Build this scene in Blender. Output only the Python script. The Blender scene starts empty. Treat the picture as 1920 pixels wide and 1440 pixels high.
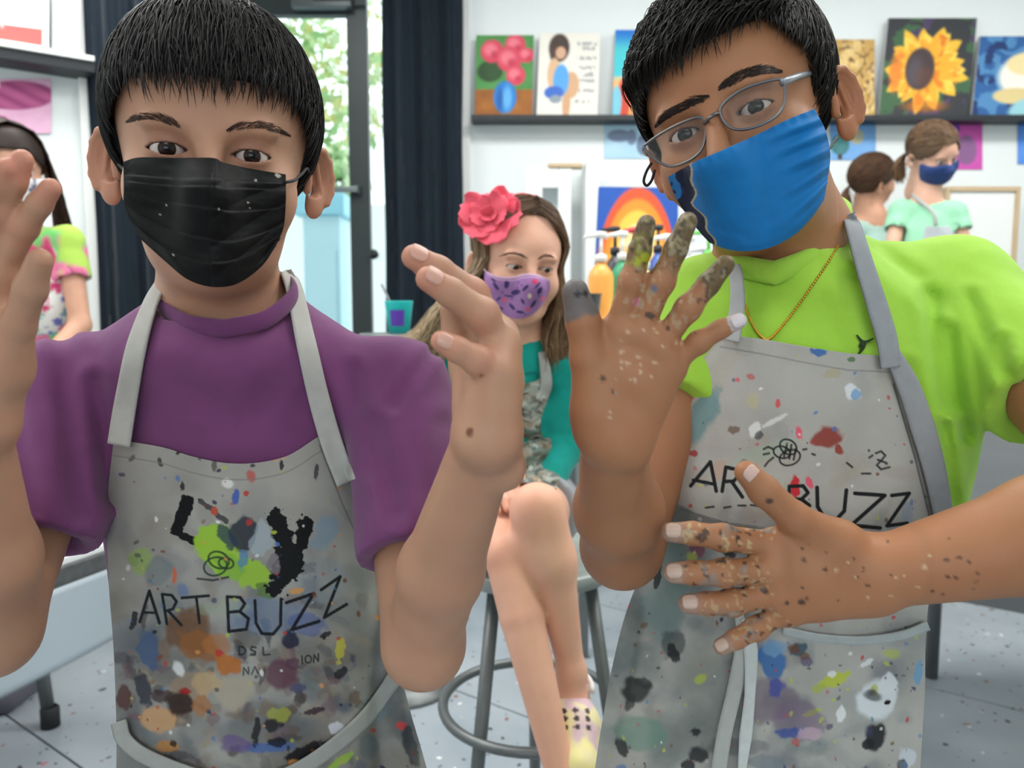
import bpy, bmesh, math, random
import numpy as np
from mathutils import Vector, Matrix

# ------------------------------------------------------------------ camera
FPX = 1440.0
PITCH = math.radians(5.6)
CAM = np.array([0.0, 0.0, 1.12])
FW = np.array([0.0, math.cos(PITCH), -math.sin(PITCH)])
UP = np.array([0.0, math.sin(PITCH), math.cos(PITCH)])
RT = np.array([1.0, 0.0, 0.0])
scene = bpy.context.scene
COL = scene.collection
cam_data = bpy.data.cameras.new('camera')
cam_data.sensor_width = 36.0
cam_data.lens = 36.0 * FPX / 1920.0
cam_data.clip_start = 0.02
cam_data.dof.use_dof = True
cam_data.dof.focus_distance = 0.62
cam_data.dof.aperture_fstop = 7.5
cam = bpy.data.objects.new('camera', cam_data)
cam.location = CAM
cam.rotation_euler = (math.pi / 2 - PITCH, 0, 0)
COL.objects.link(cam)
scene.camera = cam

# ------------------------------------------------------------------ light
scene.view_settings.view_transform = 'Standard'
scene.view_settings.look = 'None'
scene.view_settings.gamma = 1.0
scene.view_settings.use_curve_mapping = False
scene.view_settings.exposure = 0.12
world = bpy.data.worlds.new('daylight')
scene.world = world
world.use_nodes = True
bg = world.node_tree.nodes['Background']
bg.inputs[0].default_value = (0.86, 0.95, 1.0, 1)
bg.inputs[1].default_value = 2.2

def area(name, loc, rot, sx, sy, power, color=(1, 1, 1)):
    l = bpy.data.lights.new(name, 'AREA')
    l.shape = 'RECTANGLE'
    l.size, l.size_y, l.energy, l.color = sx, sy, power, color
    o = bpy.data.objects.new(name, l)
    o.location, o.rotation_euler = loc, rot
    COL.objects.link(o)
    return o
# fluorescent ceiling panels of the studio and its street-side shop window behind the photographer
for lx, ly, pw in ((-1.3, 0.75, 22), (1.3, 0.75, 22), (-1.3, 2.2, 31), (0.6, 2.2, 31), (2.2, 2.2, 31), (0.0, -1.2, 8)):
    area('ceiling_panel_light', (lx, ly, 2.93), (0, 0, 0), 1.2, 0.6, pw, (1.0, 0.985, 0.96))
area('shop_window_light', (0.4, -2.9, 1.65), (math.radians(90), 0, 0), 2.6, 1.4, 13, (0.95, 0.98, 1.0))

# ------------------------------------------------------------------ helpers
def P(px, py, d):
    """point at depth d along the camera axis seen at photo pixel px, py"""
    return CAM + d * (FW + (px - 960.0) / FPX * RT + (720.0 - py) / FPX * UP)

def PP(px, py, d):
    px, py, d = np.broadcast_arrays(np.asarray(px, float), np.asarray(py, float), np.asarray(d, float))
    return CAM + d[..., None] * (FW + ((px - 960.0) / FPX)[..., None] * RT + ((720.0 - py) / FPX)[..., None] * UP)

def proj(p):
    v = p - CAM
    d = v @ FW
    return 960 + FPX * (v @ RT) / d, 720 - FPX * (v @ UP) / d, d

def rot(ax, a):
    c, s = math.cos(a), math.sin(a)
    return {'x': np.array([[1, 0, 0], [0, c, -s], [0, s, c]]), 'y': np.array([[c, 0, s], [0, 1, 0], [-s, 0, c]]),
            'z': np.array([[c, -s, 0], [s, c, 0], [0, 0, 1.0]])}[ax]

def nrm(v):
    v = np.asarray(v, float)
    return v / (np.linalg.norm(v, axis=-1, keepdims=True) + 1e-12)

def view_frame(px, py, d, a=0, b=0, c=0):
    o = P(px, py, d)
    w = nrm(o - CAM)
    x = nrm(RT - (RT @ w) * w)
    z = np.cross(x, w)
    return o, np.stack([x, w, z], 1) @ rot('y', c) @ rot('x', b) @ rot('z', a)

def lin(c):
    """sRGB 0-255 -> linear"""
    c = np.asarray(c, float) / 255.0
    return np.where(c <= 0.04045, c / 12.92, ((c + 0.055) / 1.055) ** 2.4)

def hash3(i, j, k, seed):
    h = (i * 374761393 + j * 668265263 + k * 2147483647 + seed * 974711) & 0xffffffff
    h = ((h ^ (h >> 13)) * 1274126177) & 0xffffffff
    h = h ^ (h >> 16)
    return (h & 0xffff) / 65535.0

def noise3(p, seed=0):
    p = np.asarray(p, float)
    f = np.floor(p).astype(np.int64)
    t = p - f
    t = t * t * (3 - 2 * t)
    r = 0
    for dx in (0, 1):
        for dy in (0, 1):
            for dz in (0, 1):
                w = (t[..., 0] if dx else 1 - t[..., 0]) * (t[..., 1] if dy else 1 - t[..., 1]) * (t[..., 2] if dz else 1 - t[..., 2])
                r = r + w * hash3(f[..., 0] + dx, f[..., 1] + dy, f[..., 2] + dz, seed)
    return r

def fbm(p, seed=0, n=3):
    r, a, s = 0, 0.5, 0
    p = np.asarray(p, float)
    for i in range(n):
        r = r + a * noise3(p * (2.03 ** i) + 7.3 * i, seed + i)
        s += a
        a *= 0.5
    return r / s

def n2(x, y, seed=0, n=3):
    return fbm(np.stack([x, y, np.zeros_like(x)], -1), seed, n)

def sstep(a, b, x):
    t = np.clip((x - a) / (b - a), 0, 1)
    return t * t * (3 - 2 * t)

# ------------------------------------------------------------------ implicit surfaces
class Field:
    def __init__(s):
        s.pr, s.post = [], []

    def add(s, f, lo, hi, k, op):
        s.pr.append((f, np.asarray(lo, float) - k, np.asarray(hi, float) + k, k, op))

    def cone(s, a, b, ra, rb, k=0.01, op='u', flat=None, cap_a=None, cap_b=None):
        a, b = np.asarray(a, float), np.asarray(b, float)
        ab = b - a
        L2 = float(ab @ ab) + 1e-12
        ax = ab / math.sqrt(L2)
        def f(p):
            v = p - a
            t = np.clip(v @ ab / L2, 0, 1)
            w = v - t[:, None] * ab
            if flat is not None:
                n, q = flat
                w = w + (w @ n)[:, None] * n * (1.0 / q - 1.0)
            d = np.sqrt((w * w).sum(1)) - (ra + (rb - ra) * t)
            if flat is not None and flat[1] < 1:
                d = d * (0.5 + 0.5 * flat[1])
            if cap_a is not None: d = np.maximum(d, -(v @ ax) - cap_a)
            if cap_b is not None: d = np.maximum(d, ((p - b) @ ax) - cap_b)
            return d
        q = max(1.0, flat[1] if flat else 1.0)
        s.add(f, np.minimum(a - ra * q, b - rb * q), np.maximum(a + ra * q, b + rb * q), k, op)

    def ell(s, c, r, R=None, k=0.01, op='u'):
        c, r = np.asarray(c, float), np.asarray(r, float)
        R = np.eye(3) if R is None else R
        def f(p):
            q = (p - c) @ R
            k0 = np.sqrt(((q / r) ** 2).sum(1))
            k1 = np.sqrt(((q / (r * r)) ** 2).sum(1)) + 1e-9
            return k0 * (k0 - 1.0) / k1
        e = np.sqrt(((R * r) ** 2).sum(1))
        s.add(f, c - e, c + e, k, op)

    def box(s, c, h, rad, R=None, k=0.01, op='u'):
        c, h = np.asarray(c, float), np.asarray(h, float)
        R = np.eye(3) if R is None else R
        def f(p):
            q = np.abs((p - c) @ R) - (h - rad)
            return np.sqrt((np.maximum(q, 0) ** 2).sum(1)) + np.minimum(q.max(1), 0) - rad
        e = (np.abs(R) * h).sum(1)
        s.add(f, c - e, c + e, k, op)

    def chain(s, pts, rads, k=0.01, **kw):
        for i in range(len(pts) - 1):
            s.cone(pts[i], pts[i + 1], rads[i], rads[i + 1], k, **kw)

    def ev(s, p, sub=None):
        d = np.full(len(p), 0.5)
        for f, lo, hi, k, op in (s.pr if sub is None else sub):
            e = f(p)
            if op == 'u':
                h = np.clip(0.5 + 0.5 * (d - e) / k, 0, 1)
                d = d + (e - d) * h - k * h * (1 - h)
            elif op == 's':
                h = np.clip(0.5 - 0.5 * (d + e) / k, 0, 1)
                d = d + (-e - d) * h + k * h * (1 - h)
            else:
                d = np.maximum(d, e)
        for g in s.post:
            d = g(p, d)
        return d

    def grad(s, p, e=0.0008):
        g = np.zeros_like(p)
        for i in range(3):
            o = np.zeros(3); o[i] = e
            g[:, i] = s.ev(p + o) - s.ev(p - o)
        return nrm(g)

    def bounds(s):
        lo = np.min([q[1] for q in s.pr if q[4] == 'u'], 0)
        hi = np.max([q[2] for q in s.pr if q[4] == 'u'], 0)
        return lo, hi

def surface(F, lo, hi, h, B=12):
    """surface nets of field F inside the box lo..hi with voxel h -> verts, quads"""
    lo, hi = np.asarray(lo, float), np.asarray(hi, float)
    nb = np.maximum(1, np.ceil((hi - lo) / (h * B)).astype(int))
    N = nb * B
    ii = np.stack(np.meshgrid(*[np.arange(n) for n in nb], indexing='ij'), -1).reshape(-1, 3)
    cen = lo + (ii + 0.5) * B * h
    dc = F.ev(cen)
    V = np.full(tuple(N), 1.0, np.float32)
    loc = np.stack(np.meshgrid(*[np.arange(B)] * 3, indexing='ij'), -1).reshape(-1, 3)
    rad = B * h * 0.866 * 1.35 + 3 * h
    inf = [q for q in F.pr]
    plo = np.array([q[1] for q in inf]); phi = np.array([q[2] for q in inf])
    for n_blk, b in enumerate(ii):
        d0 = dc[n_blk]
        o = b * B
        sl = tuple(slice(o[i], o[i] + B) for i in range(3))
        if abs(d0) > rad:
            V[sl] = d0
            continue
        blo, bhi = lo + o * h, lo + (o + B) * h
        m = ((plo < bhi + 2 * h) & (phi > blo - 2 * h)).all(1)
        sub = [q for q, a in zip(inf, m) if a or q[4] == 'i']
        if not sub:
            V[sl] = 0.1
            continue
        pts = lo + (loc + o) * h
        V[sl] = F.ev(pts, sub).reshape(B, B, B)
    S = V < 0
    cnt = np.zeros(tuple(N - 1), np.int8)
    for dx in (0, 1):
        for dy in (0, 1):
            for dz in (0, 1):
                cnt += S[dx:N[0] - 1 + dx, dy:N[1] - 1 + dy, dz:N[2] - 1 + dz]
    act = (cnt > 0) & (cnt < 8)
    idx = np.argwhere(act)
    if len(idx) == 0:
        return np.zeros((0, 3)), np.zeros((0, 4), int)
    ids = np.full(act.shape, -1, np.int64)
    ids[act] = np.arange(len(idx))
    cor = np.array([[x, y, z] for x in (0, 1) for y in (0, 1) for z in (0, 1)])
    vals = np.stack([V[idx[:, 0] + c[0], idx[:, 1] + c[1], idx[:, 2] + c[2]] for c in cor], 1)
    acc = np.zeros((len(idx), 3)); n = np.zeros(len(idx))
    for a in range(8):
        for b in range(a + 1, 8):
            if np.abs(cor[a] - cor[b]).sum() != 1: continue
            va, vb = vals[:, a], vals[:, b]
            m = (va < 0) != (vb < 0)
            t = np.where(m, va / np.where(m, va - vb, 1), 0)
            acc += np.where(m[:, None], cor[a] + t[:, None] * (cor[b] - cor[a]), 0)
            n += m
    verts = lo + (idx + acc / n[:, None]) * h
    quads = []
    for ax in range(3):
        u, v = [(1, 2), (2, 0), (0, 1)][ax]
        sa = [slice(None)] * 3; sb = [slice(None)] * 3
        sa[ax] = slice(0, N[ax] - 1); sb[ax] = slice(1, N[ax])
        A, Bm = S[tuple(sa)], S[tuple(sb)]
        for sign in (0, 1):
            m = (A & ~Bm) if sign == 0 else (~A & Bm)
            e = np.argwhere(m)
            ok = (e[:, u] > 0) & (e[:, v] > 0) & (e[:, u] < N[u] - 1) & (e[:, v] < N[v] - 1)
            e = e[ok]
            du = np.zeros(3, int); du[u] = 1
            dv = np.zeros(3, int); dv[v] = 1
            q = [e - du - dv, e - dv, e, e - du]
            q = np.stack([ids[w[:, 0], w[:, 1], w[:, 2]] for w in q], 1)
            if sign: q = q[:, ::-1]
            quads.append(q)
    return verts, np.concatenate(quads)

def body_mesh(F, regions, base_h, lo=None, hi=None):
    """one mesh: fine voxels inside each region (lo, hi, h), coarser elsewhere"""
    if lo is None: lo, hi = F.bounds()
    VS, QS, off = [], [], 0
    for i, (a, b, h) in enumerate(regions):
        v, q = surface(F, a, b, h)
        c = v[q].mean(1)
        keep = np.ones(len(q), bool)
        for (a2, b2, h2) in regions[:i]:
            keep &= ~((c > a2 + 2 * h) & (c < b2 - 2 * h)).all(1)
        VS.append(v); QS.append(q[keep] + off); off += len(v)
    v, q = surface(F, lo, hi, base_h)
    c = v[q].mean(1)
    keep = np.ones(len(q), bool)
    for (a2, b2, h2) in regions:
        keep &= ~((c > a2 + 1.2 * base_h) & (c < b2 - 1.2 * base_h)).all(1)
    VS.append(v); QS.append(q[keep] + off)
    v, q = np.concatenate(VS), np.concatenate(QS)
    used = np.zeros(len(v), bool); used[q.ravel()] = True
    re = np.cumsum(used) - 1
    return v[used], re[q]

# ------------------------------------------------------------------ objects
def mesh_obj(name, v, f, mat, parent=None, col=None, smooth=True):
    me = bpy.data.meshes.new(name)
    v = np.asarray(v, np.float32)
    f = np.asarray(f)
    nv, nf, k = len(v), len(f), f.shape[1]
    me.vertices.add(nv); me.vertices.foreach_set('co', v.ravel())
    me.loops.add(nf * k); me.loops.foreach_set('vertex_index', f.astype(np.int32).ravel())
    me.polygons.add(nf); me.polygons.foreach_set('loop_start', np.arange(0, nf * k, k, dtype=np.int32))
    me.update(calc_edges=True)
    me.validate()
    if smooth: me.polygons.foreach_set('use_smooth', np.ones(len(me.polygons), bool))
    if col is not None:
        a = me.color_attributes.new('Col', 'FLOAT_COLOR', 'POINT')
        c = np.ones((nv, 4), np.float32); c[:, :3] = col
        a.data.foreach_set('color', c.ravel())
    me.materials.append(mat)
    o = bpy.data.objects.new(name, me)
    COL.objects.link(o)
    if parent is not None: o.parent = parent
    return o

def bm_obj(name, bm, mat, parent=None, smooth=False):
    me = bpy.data.meshes.new(name)
    bmesh.ops.recalc_face_normals(bm, faces=bm.faces)
    bm.to_mesh(me); bm.free()
    if smooth:
        for p in me.polygons: p.use_smooth = True
    me.materials.append(mat)
    o = bpy.data.objects.new(name, me)
    COL.objects.link(o)
    if parent is not None: o.parent = parent
    return o

def thing(name, label, cat, group=None):
    o = bpy.data.objects.new(name, None)
    o.empty_display_size = 0.05
    COL.objects.link(o)
    return tag(o, label, cat, group)

def tag(o, label, cat, group=None):
    o['label'] = label; o['category'] = cat
    if group: o['group'] = group
    return o

def struct(o):
    o['kind'] = 'structure'
    return o

def set_base(root, at):
    """move the Empty to the thing's base without moving its parts"""
    bpy.context.view_layer.update()
    m = Matrix.Translation(Vector(at))
    root.location = at
    for c in root.children:
        c.matrix_parent_inverse = m.inverted()

def box_bm(bm, lo, hi, bev=0.0):
    lo, hi = Vector(lo), Vector(hi)
    r = bmesh.ops.create_cube(bm, size=1)
    for v in r['verts']:
        v.co = Vector([lo[i] + (v.co[i] + 0.5) * (hi[i] - lo[i]) for i in range(3)])
    if bev > 0:
        es = list({e for v in r['verts'] for e in v.link_edges})
        bmesh.ops.bevel(bm, geom=es, offset=bev, segments=2, affect='EDGES', profile=0.6)

def box(name, lo, hi, mat, parent=None, bev=0.0):
    bm = bmesh.new(); box_bm(bm, lo, hi, bev)
    return bm_obj(name, bm, mat, parent)

def tube_mesh(pts, rads, seg=10, closed=False, cap=True):
    pts = np.asarray(pts, float); n = len(pts)
    rads = np.broadcast_to(np.asarray(rads, float), (n,))
    t = np.gradient(pts, axis=0) if not closed else np.roll(pts, -1, 0) - np.roll(pts, 1, 0)
    t = nrm(t)
    u = np.cross(t[0], [0, 0, 1.0])
    if np.linalg.norm(u) < 1e-3: u = np.array([1.0, 0, 0])
    V = []
    for i in range(n):
        u = nrm(u - (u @ t[i]) * t[i]); w = np.cross(t[i], u)
        a = np.arange(seg) * 2 * math.pi / seg
        V.append(pts[i] + rads[i] * (np.cos(a)[:, None] * u + np.sin(a)[:, None] * w))
    V = np.concatenate(V)
    Q = []
    m = n if closed else n - 1
    for i in range(m):
        a0, b0 = i * seg, ((i + 1) % n) * seg
        for j in range(seg):
            k = (j + 1) % seg
            Q.append([a0 + j, a0 + k, b0 + k, b0 + j])
    if cap and not closed:
        for (r, c, flip) in ((0, pts[0], 1), ((n - 1) * seg, pts[-1], 0)):
            ci = len(V); V = np.concatenate([V, [c]])
            for j in range(0, seg):
                k = (j + 1) % seg
                Q.append([r + j, r + k, ci, ci] if not flip else [r + k, r + j, ci, ci])
    return V, Q

def tubes(name, lst, mat, parent=None, seg=10):
    bm = bmesh.new()
    for it in lst:
        pts, r = it[0], it[1]
        V, Q = tube_mesh(pts, r, seg, closed=len(it) > 2 and it[2])
        vs = [bm.verts.new(v) for v in V]
        for q in Q:
            try: bm.faces.new([vs[i] for i in dict.fromkeys(q)])
            except ValueError: pass
    return bm_obj(name, bm, mat, parent, smooth=True)

def lathe(name, prof, mat, parent=None, at=(0, 0, 0), seg=28, axis=None):
    """prof: (radius, height) list revolved about z"""
    V, Q = [], []
    for r, z in prof:
        for j in range(seg):
            a = j * 2 * math.pi / seg
            V.append((r * math.cos(a), r * math.sin(a), z))
    for i in range(len(prof) - 1):
        for j in range(seg):
            k = (j + 1) % seg
            Q.append([i * seg + j, i * seg + k, (i + 1) * seg + k, (i + 1) * seg + j])
    V = np.array(V)
    if axis is not None: V = V @ np.asarray(axis).T
    return mesh_obj(name, V + np.asarray(at), Q, mat, parent)

def catmull(pts, n):
    pts = np.asarray(pts, float)
    m = len(pts)
    q = np.concatenate([[2 * pts[0] - pts[1]], pts, [2 * pts[-1] - pts[-2]]])
    t = np.linspace(0, m - 1 - 1e-9, n)
    i = t.astype(int); u = (t - i)[:, None]
    a, b, c, d = q[i], q[i + 1], q[i + 2], q[i + 3]
    return 0.5 * (2 * b + (c - a) * u + (2 * a - 5 * b + 4 * c - d) * u ** 2 + (3 * b - a - 3 * c + d) * u ** 3)

# ------------------------------------------------------------------ materials
MATS = {}
def mat(name, color=(200, 200, 200), rough=0.6, attr=False, spec=0.4, metal=0.0, sss=0.0, noise=None, bump=None,
        emit=None, sheen=0.0, alpha=None, trans=0.0, scale=1.0, coat=0.0):
    if name in MATS: return MATS[name]
    m = bpy.data.materials.new(name)
    m.use_nodes = True
    nt = m.node_tree
    b = nt.nodes['Principled BSDF']
    c = (*lin(color), 1)
    b.inputs['Base Color'].default_value = c
    b.inputs['Roughness'].default_value = rough
    b.inputs['Specular IOR Level'].default_value = spec
    b.inputs['Metallic'].default_value = metal
    if sheen: b.inputs['Sheen Weight'].default_value = sheen
    if trans: b.inputs['Transmission Weight'].default_value = trans
    if coat: b.inputs['Coat Weight'].default_value = coat
    if sss:
        b.inputs['Subsurface Weight'].default_value = sss
        b.inputs['Subsurface Radius'].default_value = (1.0, 0.35, 0.2)
        b.inputs['Subsurface Scale'].default_value = 0.006
    src = None
    if attr:
        a = nt.nodes.new('ShaderNodeVertexColor'); a.layer_name = 'Col'
        src = a.outputs['Color']
    tc = None
    if noise:
        amt, sc = noise
        tc = nt.nodes.new('ShaderNodeTexCoord')
        nz = nt.nodes.new('ShaderNodeTexNoise'); nz.inputs['Scale'].default_value = sc; nz.inputs['Detail'].default_value = 4
        nt.links.new(tc.outputs['Object'], nz.inputs['Vector'])
        mx = nt.nodes.new('ShaderNodeMix'); mx.data_type = 'RGBA'; mx.blend_type = 'MULTIPLY'
        mr = nt.nodes.new('ShaderNodeMapRange')
        mr.inputs['To Min'].default_value = 1 - amt; mr.inputs['To Max'].default_value = 1 + amt
        nt.links.new(nz.outputs['Fac'], mr.inputs['Value'])
        mx.inputs['Factor'].default_value = 1
        if src is not None: nt.links.new(src, mx.inputs['A'])
        else: mx.inputs['A'].default_value = c
        nt.links.new(mr.outputs['Result'], mx.inputs['B'])
        src = mx.outputs['Result']
    if src is not None: nt.links.new(src, b.inputs['Base Color'])
    if bump:
        amt, sc = bump[:2]
        tc = tc or nt.nodes.new('ShaderNodeTexCoord')
        nz = nt.nodes.new('ShaderNodeTexNoise'); nz.inputs['Scale'].default_value = sc; nz.inputs['Detail'].default_value = 3
        nt.links.new(tc.outputs['Object'], nz.inputs['Vector'])
        bp = nt.nodes.new('ShaderNodeBump'); bp.inputs['Strength'].default_value = amt; bp.inputs['Distance'].default_value = 0.002
        nt.links.new(nz.outputs['Fac'], bp.inputs['Height'])
        nt.links.new(bp.outputs['Normal'], b.inputs['Normal'])
    if emit:
        b.inputs['Emission Color'].default_value = (*lin(emit[0]), 1)
        b.inputs['Emission Strength'].default_value = emit[1]
    MATS[name] = m
    return m

M_SKIN = mat('skin', rough=0.5, attr=True, sss=0.08, spec=0.35, bump=(0.12, 900))
M_HAIR = mat('hair', rough=0.5, attr=True, spec=0.22)
M_EYE = mat('eyeball', rough=0.12, attr=True, spec=0.3)
M_CLOTH = mat('jersey_cloth', rough=0.85, attr=True, spec=0.15, sheen=0.15, bump=(0.25, 1500), noise=(0.05, 60))
M_APRON = mat('painted_canvas', rough=0.8, attr=True, spec=0.2, bump=(0.3, 1400), noise=(0.05, 40))
M_MASK = mat('mask_fabric', rough=0.62, attr=True, spec=0.25, bump=(0.15, 1800))
M_NAIL = mat('fingernail', rough=0.3, attr=True, spec=0.5)
M_PRINT = mat('printed_ink', (25, 28, 30), rough=0.8, spec=0.2)
# ------------------------------------------------------------------ people kit
def head_field(F, o, R, s=1.0, eye_u=0.0048, eye_l=0.0042, ears=(1, 1), ear_out=0.5, chin=0.0, lids=True):
    L = lambda x, y, z: o + R @ (s * np.array([x, y, z]))
    E = lambda c, r, k, op='u', Q=None: F.ell(L(*c), s * np.array(r), R if Q is None else R @ Q, k * s, op)
    K = lambda a, b, ra, rb, k, op='u': F.cone(L(*a), L(*b), ra * s, rb * s, k * s, op)
    E((0, 0.012, 0.036), (0.0765, 0.094, 0.083), 0.01)                 # cranium
    E((0, -0.030, -0.028), (0.0600, 0.056, 0.070), 0.03)               # face
    E((0, -0.034, 0.030), (0.058, 0.056, 0.042), 0.02)                 # forehead
    E((0, -0.030, -0.078), (0.042, 0.046, 0.026), 0.03)                # jaw
    E((0, -0.066, -0.088), (0.015, 0.014, 0.012), 0.022)               # chin
    for x in (-1, 1):
        E((x * 0.038, -0.058, -0.030), (0.023, 0.022, 0.024), 0.02)    # cheek
        E((x * 0.028, -0.080, 0.0185), (0.020, 0.0085, 0.0065), 0.012) # brow ridge
        E((x * 0.029, -0.0905, 0.000), (0.0165, 0.010, 0.010), 0.012, 's')   # socket
    K((0, -0.086, 0.008), (0, -0.106, -0.028), 0.0065, 0.0095, 0.012)  # nose
    for x in (-1, 1):
        E((x * 0.0105, -0.096, -0.031), (0.007, 0.008, 0.006), 0.007)
    E((0, -0.088, -0.054), (0.017, 0.006, 0.0042), 0.005)              # lips
    E((0, -0.087, -0.062), (0.015, 0.006, 0.0046), 0.004)
    K((0, 0.022, -0.055), (0, 0.040, -0.165), 0.046, 0.048, 0.03)      # neck
    for i, x in enumerate((-1, 1)):
        if lids:
            E((x * 0.029, -0.0715, 0), (0.0134, 0.0134, 0.0134), 0.006)
            w, hu, hl = 0.0138, eye_u, eye_l
            ru, rl = (w * w + hu * hu) / (2 * hu), (w * w + hl * hl) / (2 * hl)
            c = np.array([x * 0.029, -0.0715, 0])
            def f(p, c=c, ru=ru, rl=rl, hu=hu, hl=hl, x=x):
                q = ((p - o) @ R) / s - c
                zz = q[:, 2] - 0.08 * x * q[:, 0] * 0
                a = np.sqrt(q[:, 0] ** 2 + (zz + (ru - hu)) ** 2) - ru
                b = np.sqrt(q[:, 0] ** 2 + (zz - (rl - hl)) ** 2) - rl
                return np.maximum(np.maximum(a, b), q[:, 1] - 0.001) * s
            ctr = L(*c)
            F.add(f, ctr - 0.03 * s, ctr + 0.03 * s, 0.0012 * s, 's')
        if ears[i]:
            Q = rot('z', x * -ear_out) @ rot('x', 0.12)
            e = np.array([x * 0.0715, 0.010, -0.012])
            def J(v): return e + Q @ (.9 * np.array([v[0] * x, v[1], v[2]]))
            E(J((0.006, 0.012, 0.0)), (0.0052, 0.0165, 0.0270), 0.006, 'u', Q)
            E(J((0.0145, 0.010, 0.004)), (0.0105, 0.0115, 0.0190), 0.0012, 's', Q)
            E(J((0.0115, 0.003, -0.006)), (0.0120, 0.0078, 0.0105), 0.0012, 's', Q)
            ang = np.linspace(-0.35 * math.pi, 1.05 * math.pi, 9)
            pts = [J((0.0098, 0.012 + 0.0165 * math.cos(t), 0.002 + 0.0275 * math.sin(t))) for t in ang]
            for a, b in zip(pts[:-1], pts[1:]):
                K(a, b, 0.0034, 0.0034, 0.002)
            E(J((0.006, 0.004, -0.026)), (0.0052, 0.0085, 0.0095), 0.006, 'u', Q)
            E(J((0.009, -0.006, -0.007)), (0.0040, 0.0034, 0.005), 0.002, 'u', Q)    # tragus
            K(J((0.0058, 0.013, 0.014)), J((0.0068, 0.0145, -0.012)), 0.0024, 0.0026, 0.002)  # antihelix
    return L

def eyes(parent, o, R, s, gaze, iris=(38, 24, 20)):
    """two eyeballs, gaze = local direction"""
    for x in (-1, 1):
        c = o + R @ (s * np.array([x * 0.029, -0.0715, 0]))
        r = 0.0124 * s
        n, m = 40, 48
        th = np.linspace(0, math.pi, n); ph = np.arange(m) * 2 * math.pi / m
        T, H = np.meshgrid(th, ph, indexing='ij')
        d = np.stack([np.sin(T) * np.cos(H), np.sin(T) * np.sin(H), np.cos(T)], -1).reshape(-1, 3)
        g = nrm(R @ np.asarray(gaze, float))
        u = nrm(np.cross(g, [0.1, 0.3, 1])); w = np.cross(g, u)
        dirs = d[:, :1] * u + d[:, 1:2] * w + d[:, 2:] * g
        ang = np.arccos(np.clip(d[:, 2], -1, 1))
        bulge = 1 + 0.05 * np.exp(-(ang / 0.35) ** 2)
        V = c + r * dirs * bulge[:, None]
        col = np.tile(lin((196, 180, 174)), (len(V), 1))
        k = (ang < 0.52)[:, None]
        col = np.where(k, lin(iris), col)
        col = np.where((ang < 0.53)[:, None] & (ang > 0.44)[:, None], lin((18, 14, 14)), col)
        col = np.where((ang < 0.22)[:, None], lin((6, 6, 8)), col)
        Q = [[i * m + j, i * m + (j + 1) % m, (i + 1) * m + (j + 1) % m, (i + 1) * m + j] for i in range(n - 1) for j in range(m)]
        mesh_obj('eyeball', V, Q, M_EYE, parent, col)

def hand_field(F, wrist, fingers, thumb, fr=0.0082, palm=0.0105, wr=0.018, ts=1.0):
    """fingers: four lists of MCP, PIP, DIP, TIP (index..little); thumb: CMC, MCP, IP, TIP"""
    wrist = np.asarray(wrist)
    mc = [np.asarray(f[0]) for f in fingers]
    across = nrm(mc[0] - mc[3])
    for i, m in enumerate(mc):
        w0 = wrist + across * (0.012 - 0.008 * i)
        F.cone(w0, m, wr * 0.72, palm, 0.012)
    for a, b in zip(mc[:-1], mc[1:]):
        F.cone(a, b, palm * 0.98, palm * 0.98, 0.007)
        F.cone(a * 0.6 + wrist * 0.4, b * 0.6 + wrist * 0.4, palm * 1.05, palm * 1.05, 0.012)
    F.cone(thumb[0], mc[0] * 0.6 + wrist * 0.4, 0.011, 0.010, 0.012)
    F.cone(thumb[1] * 0.6 + thumb[0] * 0.4, mc[0] * 0.75 + wrist * 0.25, 0.006, 0.006, 0.012)
    for i, f in enumerate(fingers):
        q = fr * (1.0, 1.03, 1.0, 0.86)[i]
        r = [q * 1.10, q * 1.04, q * 0.95, q * 0.82]
        for j in range(3):
            F.cone(f[j], f[j + 1], r[j], r[j + 1], 0.0028)
        F.ell(np.asarray(f[1]), [q * 1.07] * 3, None, 0.004)
    F.cone(wrist, thumb[0], wr * 0.75, 0.013, 0.012)
    F.cone(thumb[0], thumb[1], 0.0135, 0.0108 * ts, 0.008)
    F.cone(thumb[1], thumb[2], 0.0105 * ts, 0.0098 * ts, 0.004)
    F.cone(thumb[2], thumb[3], 0.0100 * ts, 0.0080 * ts, 0.004)

def hand_box(*groups, m=0.022):
    p = np.concatenate([np.asarray(g).reshape(-1, 3) for g in groups])
    return p.min(0) - m, p.max(0) + m

def nails(parent, specs):
    """specs: (dip, tip, outward, radius, colour) -> one child mesh per nail"""
    for dip, tip, n, r, c in specs:
        t = nrm(np.asarray(tip) - np.asarray(dip))
        n = nrm(n - (np.asarray(n) @ t) * t)
        b = np.cross(t, n)
        cen = np.asarray(tip) + t * r * 0.05
        V, Q = [], []
        N, Mv = 9, 9
        for i in range(N):
            for j in range(Mv):
                a = (j / (Mv - 1) - 0.5) * 2.0
                l = (i / (N - 1) - 0.5) * 2
                w = math.sqrt(max(0, 1 - max(0, abs(l) - 0.35) ** 2 / 0.5))
                th = a * w * 0.72
                rr = r * 1.05
                V.append(cen - t * r * .15 + t * (l * r * 0.75) + rr * (math.sin(th) * b + math.cos(th) * n) - n * (0.00018 + 0.0009 * max(0, l)))
        for i in range(N - 1):
            for j in range(Mv - 1):
                Q.append([i * Mv + j, i * Mv + j + 1, (i + 1) * Mv + j + 1, (i + 1) * Mv + j])
        o = mesh_obj('fingernail', V, Q, M_NAIL, parent, np.tile(lin(c), (len(V), 1)))
        sm = o.modifiers.new('thickness', 'SOLIDIFY'); sm.thickness = 0.0005; sm.offset = 0

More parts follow.
